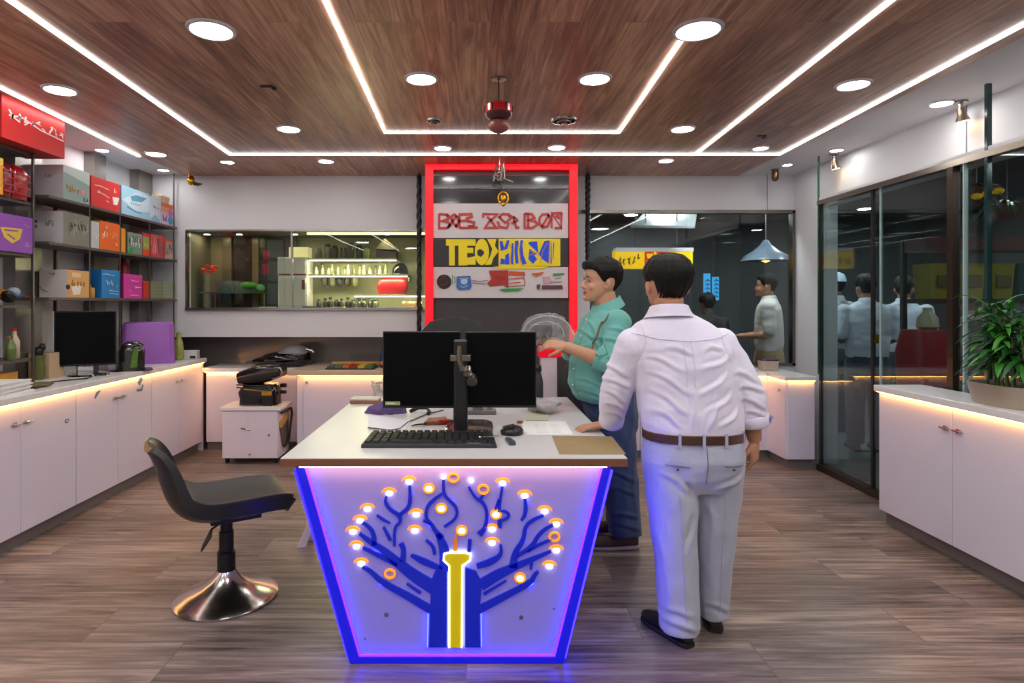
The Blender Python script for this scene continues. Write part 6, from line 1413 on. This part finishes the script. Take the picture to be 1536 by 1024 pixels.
def seam(root, nm, bvh, pts, d, r, m, k=10, flat=.5, off=.001, up=None):
    out = []
    for a, b in zip(pts[:-1], pts[1:]):
        for j in range(k):
            p = onto(bvh, V(a).lerp(V(b), j / k), d, off)
            if p: out.append(p)
    p = onto(bvh, pts[-1], d, off)
    if p: out.append(p)
    if len(out) < 2: return None
    return MB().tube(out, r, 8, flat=flat, up=V(up or (0, 0, 1))).build(nm, m, root, smooth=90)

# ---- the man in the white shirt, seen from behind
mx, my = .99, 2.72
man = thing('person', 'man in white shirt and grey trousers seen from behind, one hand on the desk', 'person', (mx, my, 0))
R3 = lambda L_: [(x - mx, y - my, z, a, b) for x, y, z, a, b in L_]
W_ = lambda x, y, z: V((x - mx, y - my, z))
Z2 = lambda ox, *q: [((a[0] - ox, a[1]), (c[0] - ox, c[1])) for a, c in q]
SHW = cloth('shirt_white', (228, 221, 240)); TRG = cloth('trousers_grey', (174, 176, 194))
sp = dict(skin='a', tyaw=-.03, torso=R3([(.992, 2.73, .895, .216, .140), (.99, 2.73, .94, .222, .146), (.985, 2.73, 1.0, .228, .150), (.972, 2.735, 1.10, .228, .150), (.955, 2.735, 1.22, .232, .148), (.935, 2.735, 1.30, .234, .138), (.918, 2.74, 1.36, .222, .120), (.905, 2.745, 1.415, .160, .100), (.895, 2.75, 1.46, .082, .076)]),
          pelvis=R3([(.992, 2.73, .945, .214, .139), (.992, 2.73, .89, .220, .148), (.992, 2.73, .81, .226, .158), (.995, 2.735, .73, .206, .150), (.998, 2.74, .66, .17, .12)]),
          neck=W_(.888, 2.745, 1.465), neckr=.066, chin=W_(.885, 2.755, 1.478), hyaw=PI / 2 + .12, hscale=(1.08, 1.19, .985),
          hairth=.017, seed=1.3, hairline=[(0, .178), (55, .165), (68, .13), (80, .10), (90, .105), (97, .13), (112, .125), (125, .07), (150, .025), (180, .018)],
          arms=[dict(sh=W_(.722, 2.735, 1.312), el=W_(.668, 2.82, 1.10), wr=W_(.672, 2.965, .905), sleeve=.93, rs=(.076, .079, .076, .068, .054), rb=(.06, .056, .05, .04, .029), hx=(-1, .1, -.12), hn=(0, .0, 1), thumb=-1, curl=(.10, .12, .14, .16, .05), hs=1.08),
                dict(sh=W_(1.118, 2.735, 1.312), el=W_(1.245, 2.725, 1.09), wr=W_(1.285, 2.755, .872), sleeve=.80, rs=(.076, .078, .074, .068, .062), rb=(.06, .054, .048, .042, .031), hx=(.02, .05, -1), hn=(.75, -.66, .05), thumb=-1, curl=(.42, .48, .52, .55, .3), hs=1.08)],
          legs=[dict(hip=W_(.884, 2.73, .80), knee=W_(.898, 2.70, .46), ankle=W_(.912, 2.675, .055), r=(.118, .111, .098, .09, .084)),
                dict(hip=W_(1.104, 2.74, .80), knee=W_(1.104, 2.775, .46), ankle=W_(1.108, 2.80, .05), r=(.116, .109, .096, .08, .070))],
          shirt=SHW, trousers=TRG, face=True, fold=.8, cvox=.0062, creases=Z2(mx, ((.76,1.27),(.90,1.22)), ((.77,1.20),(.93,1.12)), ((.78,1.12),(.92,1.03)), ((1.11,1.27),(.99,1.21)), ((1.10,1.2),(.98,1.10)), ((1.12,1.11),(1.0,1.02)), ((.80,1.03),(.90,.97)), ((1.15,1.04),(1.06,.96)), ((.83,1.31),(.95,1.29)), ((1.0,1.3),(1.08,1.315)), ((.93,1.13),(.95,.96)), ((1.04,1.1),(1.02,.95)), ((.58,1.22),(.70,1.18)), ((.59,1.15),(.71,1.13)), ((.60,1.10),(.70,1.05)),((.62,1.04),(.72,1.0)), ((.63,.99),(.72,.96)), ((1.14,1.2),(1.27,1.16)),((1.16,1.13),(1.30,1.12)),((1.18,1.08),(1.30,1.04)),((1.2,1.02),(1.32,1.0))), tcreases=Z2(mx, ((.80,.5),(.86,.2)), ((.97,.6),(.93,.42)), ((1.03,.62),(1.08,.45)), ((.82,.12),(.99,.09)), ((.83,.17),(.95,.16)), ((1.05,.14),(1.17,.11)), ((.82,.76),(.95,.68)), ((1.2,.76),(1.05,.68)), ((.92,.74),(.98,.66))), sfold=(4.2, 5, 10), cslope=-.14, collarz=(-.034, -.004, .022), cw=1.06)
shirt, bv, tr, tb = figure(man, sp)
B = (0, 1, 0); SEAM = mat('shirt_seam', (214, 208, 228), .8)
seam(man, 'yoke_seam', bv, [W_(.70, 2.2, 1.37), W_(.80, 2.2, 1.345), W_(.93, 2.2, 1.335), W_(1.05, 2.2, 1.345), W_(1.14, 2.2, 1.37)], B, .0035, SEAM, flat=.25)
for x in (.905, .940): seam(man, 'back_pleat', bv, [W_(x, 2.2, 1.335), W_(x + .01, 2.2, 1.22), W_(x + .012, 2.2, 1.14)], B, .003, SEAM, flat=.25)
for sg, x in ((-1, .745), (1, 1.10)):
    seam(man, 'shoulder_seam', bv, [W_(x, 2.2, 1.42), W_(x - sg * .01, 2.2, 1.33), W_(x + sg * .02, 2.2, 1.24)], B, .002, SEAM)
# belt with loops
BR_ = mat('belt_brown', (74, 44, 34), .4, coat=.2); R = []
for z in (.888, .890, .926, .928): R.append((W_(.992, 2.73, z), V((1, 0, 0)) * (.2245 if .889 < z < .927 else .218), V((0, 1, 0)) * (.1525 if .889 < z < .927 else .146)))
MB().loft(R, 40, 2.38).build('belt', BR_, man, smooth=50)
for x in (-.105, -.005, .095, .19):
    d = math.sqrt(max(.02, 1 - (abs(x) / .2245) ** 2.38)) * .1525
    MB().bar(V((x, 2.73 - my - d - .004, .878)), V((x, 2.73 - my - d - .004, .938)), .012, .006, (0, 1, 0)).build('belt_loop', TRG, man)
STI = mat('trouser_seam', (112, 112, 128), .8)
seam(man, 'centre_seam', tb, [W_(1.0, 2.2, .875), W_(1.0, 2.2, .80), W_(1.0, 2.2, .72)], B, .0028, STI)
for x0, x1 in ((.83, .925), (1.075, 1.165)):
    seam(man, 'back_pocket', tb, [W_(x0, 2.2, .800), W_(x1, 2.2, .795)], B, .004, STI)
    MB().ell(onto(tb, W_((x0 + x1) / 2, 2.2, .782), B, .002), (.006, .004, .006), seg=10, n=6).build('pocket_button', mat('button_dark', (60, 58, 66), .4), man)
seam(man, 'trouser_crease', tb, [W_(.885, 2.2, .66), W_(.90, 2.2, .40), W_(.912, 2.2, .10)], B, .0022, TRG); seam(man, 'trouser_crease', tb, [W_(1.10, 2.2, .66), W_(1.105, 2.2, .40), W_(1.11, 2.2, .10)], B, .0022, TRG)
# cuffs
def cuff(root, c, d, r, w, m, nm='cuff'):
    c = V(c); d = V(d).normalized(); return MB().tube([c - d * w / 2, c - d * w * .4, c + d * w * .4, c + d * w / 2], [r * .94, r, r, r * .94], 22).build(nm, m, root, smooth=60)
P = chain((sp['arms'][0]['sh'], sp['arms'][0]['el'], sp['arms'][0]['wr']), 6); cuff(man, P[11].lerp(P[12], .1), P[12] - P[10], .061, .05, SHW)
P = chain((sp['arms'][1]['sh'], sp['arms'][1]['el'], sp['arms'][1]['wr']), 6); cuff(man, P[9].lerp(P[10], .2), P[11] - P[9], .073, .055, SHW, 'rolled_cuff')
random.seed(6); c0 = P[9].lerp(P[10], .1) + V((.068, -.03, 0))
MB().tube([c0 + V((random.uniform(-.012, .012), random.uniform(-.012, .012), random.uniform(-.02, .02))) for _ in range(12)], .006, 6).build('cuff_lining', mat('lining_lilac', (150, 150, 206), .7, var=.5, vs=90), man, smooth=90)
SHO = mat('shoe_black', (26, 22, 22), .3, coat=.3)
shoe(man, W_(.936, 2.615, 0), PI / 2 + .47, .285, SHO); shoe(man, W_(1.100, 2.735, 0), PI / 2 - .2, .285, SHO)

# ---- the man in the teal shirt, in profile
kx, ky = .85, 3.75
man2 = thing('person', 'man in teal shirt and blue jeans in profile beside the desk, holding a bag', 'person', (kx, ky, 0))
W2 = lambda x, y, z: V((x - kx, y - ky, z))
R4 = lambda L_: [(x - kx, y - ky, z, a, b) for x, y, z, a, b in L_]
TEAL = cloth('shirt_teal', (104, 172, 164)); JEAN = cloth('jeans_blue', (46, 66, 100))
sp2 = dict(skin='b', tyaw=PI / 2 + .32, torso=R4([(.815, 3.75, .895, .185, .155), (.80, 3.75, .93, .195, .175), (.785, 3.75, 1.0, .20, .188), (.782, 3.75, 1.07, .20, .188), (.788, 3.75, 1.18, .20, .172), (.80, 3.75, 1.30, .205, .15), (.81, 3.75, 1.38, .195, .125), (.815, 3.75, 1.43, .15, .098), (.818, 3.75, 1.468, .085, .075)]),
           pelvis=R4([(.83, 3.75, .98, .175, .15), (.835, 3.75, .90, .175, .15), (.85, 3.75, .82, .175, .15), (.86, 3.75, .74, .165, .14), (.865, 3.75, .69, .14, .11)]),
           neck=W2(.822, 3.75, 1.49), neckr=.069, chin=W2(.792, 3.745, 1.515), hyaw=PI + .16, hpitch=.0, hscale=(1.2, 1.14, 1.09), hairth=.016, fringe=.026, seed=5.0,
           hairline=[(0, .183), (35, .180), (55, .165), (66, .14), (76, .112), (86, .106), (94, .132), (110, .128), (125, .075), (150, .035), (180, .028)],
           arms=[dict(sh=W2(.845, 3.545, 1.385), el=W2(.805, 3.46, 1.145), wr=W2(.535, 3.54, 1.248), sleeve=.66, rs=(.078, .074, .072, .068, .060), rb=(.056, .052, .047, .041, .029), hx=(-1, .12, .16), hn=(0, -.55, .8), thumb=1, curl=(.35, .4, .45, .5, .3), hs=1.0),
                 dict(sh=W2(.80, 3.955, 1.385), el=W2(.70, 4.0, 1.15), wr=W2(.50, 3.80, 1.262), sleeve=.66, rs=(.078, .074, .072, .066, .058), rb=(.056, .052, .047, .041, .029), hx=(-1, -.35, .12), hn=(0, .5, .8), thumb=-1, curl=(.35, .4, .45, .5, .3), hs=1.0)],
           legs=[dict(hip=W2(.86, 3.68, .80), knee=W2(.89, 3.67, .46), ankle=W2(.925, 3.69, .09), r=(.105, .098, .09, .088, .090), deep=1.15), dict(hip=W2(.875, 3.84, .80), knee=W2(.92, 3.87, .46), ankle=W2(.965, 3.90, .09), r=(.105, .098, .09, .088, .090), deep=1.15)],
           shirt=TEAL, trousers=JEAN, fold=.9, cvox=.0065, creases=Z2(kx, ((.74,1.30),(.90,1.26)), ((.72,1.2),(.86,1.16)), ((.66,1.16),(.76,1.24)), ((.60,1.2),(.68,1.26)), ((.65,1.35),(.78,1.2)), ((.62,1.05),(.8,1.0)), ((.62,.98),(.82,.94)), ((.72,1.12),(.88,1.06)), ((.78,1.36),(.92,1.32)), ((.70,1.40),(.74,1.26))), tcreases=Z2(kx, ((.80,.5),(.98,.44)), ((.82,.4),(.98,.36)), ((.84,.18),(1.02,.14)), ((.84,.24),(1.0,.22)), ((.78,.7),(.92,.6))), sfold=(5, 5, 8), cslope=-.42, collarz=(-.035, .002, .03), tfold=.011)
s2, bv2, tr2, tb2 = figure(man2, sp2)
TSE = mat('teal_seam', (74, 138, 132), .8)
fd = V((math.cos(PI + .32), math.sin(PI + .32), 0))   # the way he faces
ctr = W2(.80, 3.75, 0)
pl = [ctr + fd * .6 + V((0, 0, z)) for z in (1.43, 1.30, 1.15, 1.0, .92)]
seam(man2, 'placket', bv2, pl, -fd, .010, TEAL, flat=.3); 
for z in (1.40, 1.30, 1.20, 1.10, 1.0):
    p = onto(bv2, ctr + fd * .6 + V((0, 0, z)), -fd, .006)
    if p: MB().ell(p, (.006, .006, .006), seg=10, n=6).build('button', mat('button_pale', (206, 214, 206), .4), man2)
seam(man2, 'bag_strap', bv2, [W2(.79, 3.0, 1.44), W2(.75, 3.0, 1.36), W2(.71, 3.0, 1.26), W2(.695, 3.0, 1.17)], (0, 1, 0), .008, mat('strap_tan', (120, 92, 72), .6), flat=.4)
seam(man2, 'breast_pocket', bv2, [W2(.70, 3.0, 1.29), W2(.75, 3.0, 1.295), W2(.755, 3.0, 1.21), W2(.71, 3.0, 1.20)], (0, 1, 0), .003, TSE)
for a in (0, 1):
    P = chain((sp2['arms'][a]['sh'], sp2['arms'][a]['el'], sp2['arms'][a]['wr']), 6); cuff(man2, P[8], P[9] - P[7], .069, .03, TEAL)
SNK = mat('sneaker_brown', (66, 44, 42), .6, var=.3, vs=40); SNS = mat('sneaker_sole', (150, 140, 136), .6)
shoe(man2, W2(1.0, 3.69, 0), PI + .05, .30, SNK, sole=SNS); shoe(man2, W2(1.05, 3.9, 0), PI - .1, .30, SNK, sole=SNS)
b = MB().tube([W2(.80, 3.69, .085), W2(.83, 3.655, .09), W2(.86, 3.65, .085)], .004, 6); b.build('shoelace', mat('lace_grey', (150, 140, 136), .7), man2)
# the clear plastic bag he holds
FILM = mat('clear_film', (206, 206, 206), .12, alpha=.22, var=.2, vs=20, coat=.5)
t = thing('plastic_bag', 'clear plastic bag with a dark piece inside in the hands of the man in teal', 'bag', (.44, 3.68, 1.30))
me = fuse(MB().ell((0, 0, .05), (.14, .07, .085), seg=24, n=14).ell((.08, 0, .0), (.09, .05, .06), seg=20).ell((-.06, .0, .02), (.09, .06, .07), seg=20), .008, 2)
for v in me.vertices:
    c = v.co.copy(); v.co = c + V(v.normal) * (.016 * (1 - 2 * abs(noise.noise(c * 16))) + .006 * noise.noise(c * 45))
link('film', me, FILM, t, smooth=50)
FLE = mat('film_edge', (206, 206, 204), .3, alpha=.55)
MB().tube([V((.15 * math.cos(PI * k / 14), -.055, .125 * math.sin(PI * k / 14) ** .8)) for k in range(15)], .004, 6).build('film_edge', FLE, t, smooth=180)
MB().tube([V((.11 * math.cos(PI * k / 14) - .01, -.05, .09 * math.sin(PI * k / 14) ** .8)) for k in range(15)], .0035, 6).build('film_edge', FLE, t, smooth=180)
MB().loft([((-.05, 0, -.01), (.08, 0, 0), (0, .04, 0)), ((-.04, 0, .03), (.08, 0, 0), (0, .04, 0)), ((-.02, 0, .07), (.05, 0, 0), (0, .03, 0))], 20).build('dark_piece', mat('piece_dark', (40, 38, 40), .4), t, smooth=60)

# ---- people out in the corridor
def generic(label, x, y, rz, h, skin, shirt, trousers, pose='bent', cap=None, short=False, hair=(14, 11, 11), seed=0.0, wide=1.0, group=None):
    k = h / 1.72; t = thing('person', label, 'person', (x, y, 0), rz, group)
    S3 = lambda L_: [(a * k, b * k, z * k, hw * k * wide, hd * k * wide) for a, b, z, hw, hd in L_]
    arms = []
    for sg in (-1, 1):
        if pose == 'bent': el, wr, hx, hn = (sg * .25, -.03, 1.08), (sg * .14, .22, 1.06), (-sg * .6, .8, .1), (sg * .3, 0, 1)
        elif pose == 'down': el, wr, hx, hn = (sg * .26, -.02, 1.07), (sg * .25, .06, .83), (0, .1, -1), (sg, 0, 0)
        else: el, wr, hx, hn = (sg * .27, -.06, 1.09), (sg * .10, -.19, 1.0), (-sg * .9, -.1, -.1), (0, -1, 0)
        arms.append(dict(sh=V((sg * .185 * wide, 0, 1.355)) * k, el=V(el) * k, wr=V(wr) * k, sleeve=.46 if short else .93, rs=tuple(q * k for q in (.072, .066, .062, .056, .05)), rb=tuple(q * k for q in (.052, .046, .041, .035, .027)), hx=hx, hn=hn, thumb=sg * (1 if pose == 'bent' else 1), hs=k))
    legs = [dict(hip=V((sg * .095, 0, .82)) * k, knee=V((sg * .10, .01, .47)) * k, ankle=V((sg * .105, -.01, .07)) * k, r=tuple(q * k for q in (.098, .092, .082, .075, .075))) for sg in (-1, 1)]
    s = dict(skin=skin, torso=S3([(0, 0, .90, .165, .115), (0, 0, 1.0, .17, .125), (0, 0, 1.12, .172, .125), (0, 0, 1.25, .188, .12), (0, 0, 1.34, .192, .11), (0, 0, 1.39, .17, .095), (0, 0, 1.425, .12, .078), (0, 0, 1.455, .07, .062)]),
             pelvis=S3([(0, 0, .96, .155, .11), (0, 0, .88, .17, .125), (0, 0, .79, .178, .135), (0, 0, .70, .17, .125), (0, 0, .66, .15, .1)]),
             neck=V((0, 0, 1.45)) * k, neckr=.056 * k, chin=V((0, .025, 1.475)) * k, hyaw=PI / 2, hscale=(k, k, k), arms=arms, legs=legs, shirt=shirt, trousers=trousers, vox=.0085, cvox=.013, hairc=hair, seed=seed, hair=True, cslope=-.1)
    figure(t, s)
    if cap:
        R = []; hc = s['chin']
        b = MB().loft([(hc + V((0, -.008, .165)) * k, V((.094, 0, 0)) * k, V((0, .116, 0)) * k), (hc + V((0, -.008, .20)) * k, V((.092, 0, 0)) * k, V((0, .112, 0)) * k), (hc + V((0, -.01, .245)) * k, V((.074, 0, 0)) * k, V((0, .09, 0)) * k), (hc + V((0, -.01, .268)) * k, V((.035, 0, 0)) * k, V((0, .045, 0)) * k)], 24)
        b.build('cap', cap, t, smooth=60)
        MB().loft([(hc + V((0, .07, .172)) * k, V((.078, 0, 0)) * k, V((0, 0, .006)) * k), (hc + V((0, .13, .166)) * k, V((.07, 0, 0)) * k, V((0, 0, .006)) * k), (hc + V((0, .175, .158)) * k, V((.04, 0, 0)) * k, V((0, 0, .004)) * k)], 20).build('cap_peak', cap, t, smooth=60)
    for sg in (-1, 1): shoe(t, V((sg * .105 * k, -.07 * k, 0)), PI / 2, .27 * k, SHO)
    return t
KH = cloth('trousers_khaki', (176, 152, 108)); GRY = cloth('shirt_grey_check', (222, 220, 216)); NAVY = cloth('trousers_navy', (46, 52, 66)); WHT = cloth('shirt_pale', (192, 198, 210)); WHT2 = cloth('shirt_pale_grey', (152, 154, 158)); BLK = cloth('shirt_black', (34, 33, 36)); BEI = cloth('shirt_beige', (150, 140, 124)); DKT = cloth('trousers_dark', (52, 50, 52))
generic('man in a grey short-sleeved shirt and khaki trousers, a reflection placed beyond the dark back window', 3.31, 6.75, 1.05, 1.84, 'b', GRY, KH, 'bent', short=True, seed=2, wide=1.12)  # window reflection modelled as a figure behind the glass
generic('person in black beyond the back window, half hidden behind the man in white', 2.72, 7.0, .1, 1.62, 'c', BLK, DKT, 'down', seed=3, wide=1.15)
generic('man in a pale cap and grey shirt, leftmost of the group behind the glass wall', 4.22, 7.0, .35, 1.84, 'c', WHT2, DKT, 'bent', cap=cloth('cap_pale', (176, 196, 210)), short=True, seed=4)
generic('man in a white shirt seen from behind, middle of the group behind the glass wall', 4.02, 6.15, -.2, 1.80, 'c', WHT, NAVY, 'bent', short=True, seed=6, wide=1.1)
generic('man in a white shirt turned right, third of the group behind the glass wall', 4.72, 6.6, -.7, 1.80, 'c', WHT, NAVY, 'bent', short=True, seed=7)
generic('person with a black cap and beige top behind the right of the glass wall', 4.62, 5.55, .5, 1.66, 'c', BEI, DKT, 'bent', cap=mat('cap_black', (18, 18, 20), .6), seed=8, wide=1.1)
# ------------------------------------------------------------------ camera, world, view
cam = bpy.data.cameras.new('camera'); co = bpy.data.objects.new('camera', cam); C.objects.link(co)
co.location = (0, 0, 1.5); co.rotation_euler = (PI / 2, 0, 0)
cam.sensor_width = 36; cam.lens = 900 / 1536 * 36; cam.shift_x = 56 / 1536; cam.shift_y = -57 / 1536; cam.clip_start = .05
sc = bpy.context.scene; sc.camera = co
w = bpy.data.worlds.new('world'); sc.world = w; w.use_nodes = True
w.node_tree.nodes['Background'].inputs[0].default_value = (.04, .045, .05, 1); w.node_tree.nodes['Background'].inputs[1].default_value = .3
sc.view_settings.view_transform = 'Standard'; sc.view_settings.look = 'None'; sc.view_settings.exposure = 0.0; sc.view_settings.gamma = 1; sc.view_settings.use_curve_mapping = False
sc.cycles.use_denoising = True; sc.cycles.max_bounces = 9; sc.cycles.diffuse_bounces = 4; sc.cycles.glossy_bounces = 4; sc.cycles.transparent_max_bounces = 12
sc.cycles.sample_clamp_indirect = 6; sc.cycles.caustics_reflective = False; sc.cycles.caustics_refractive = False
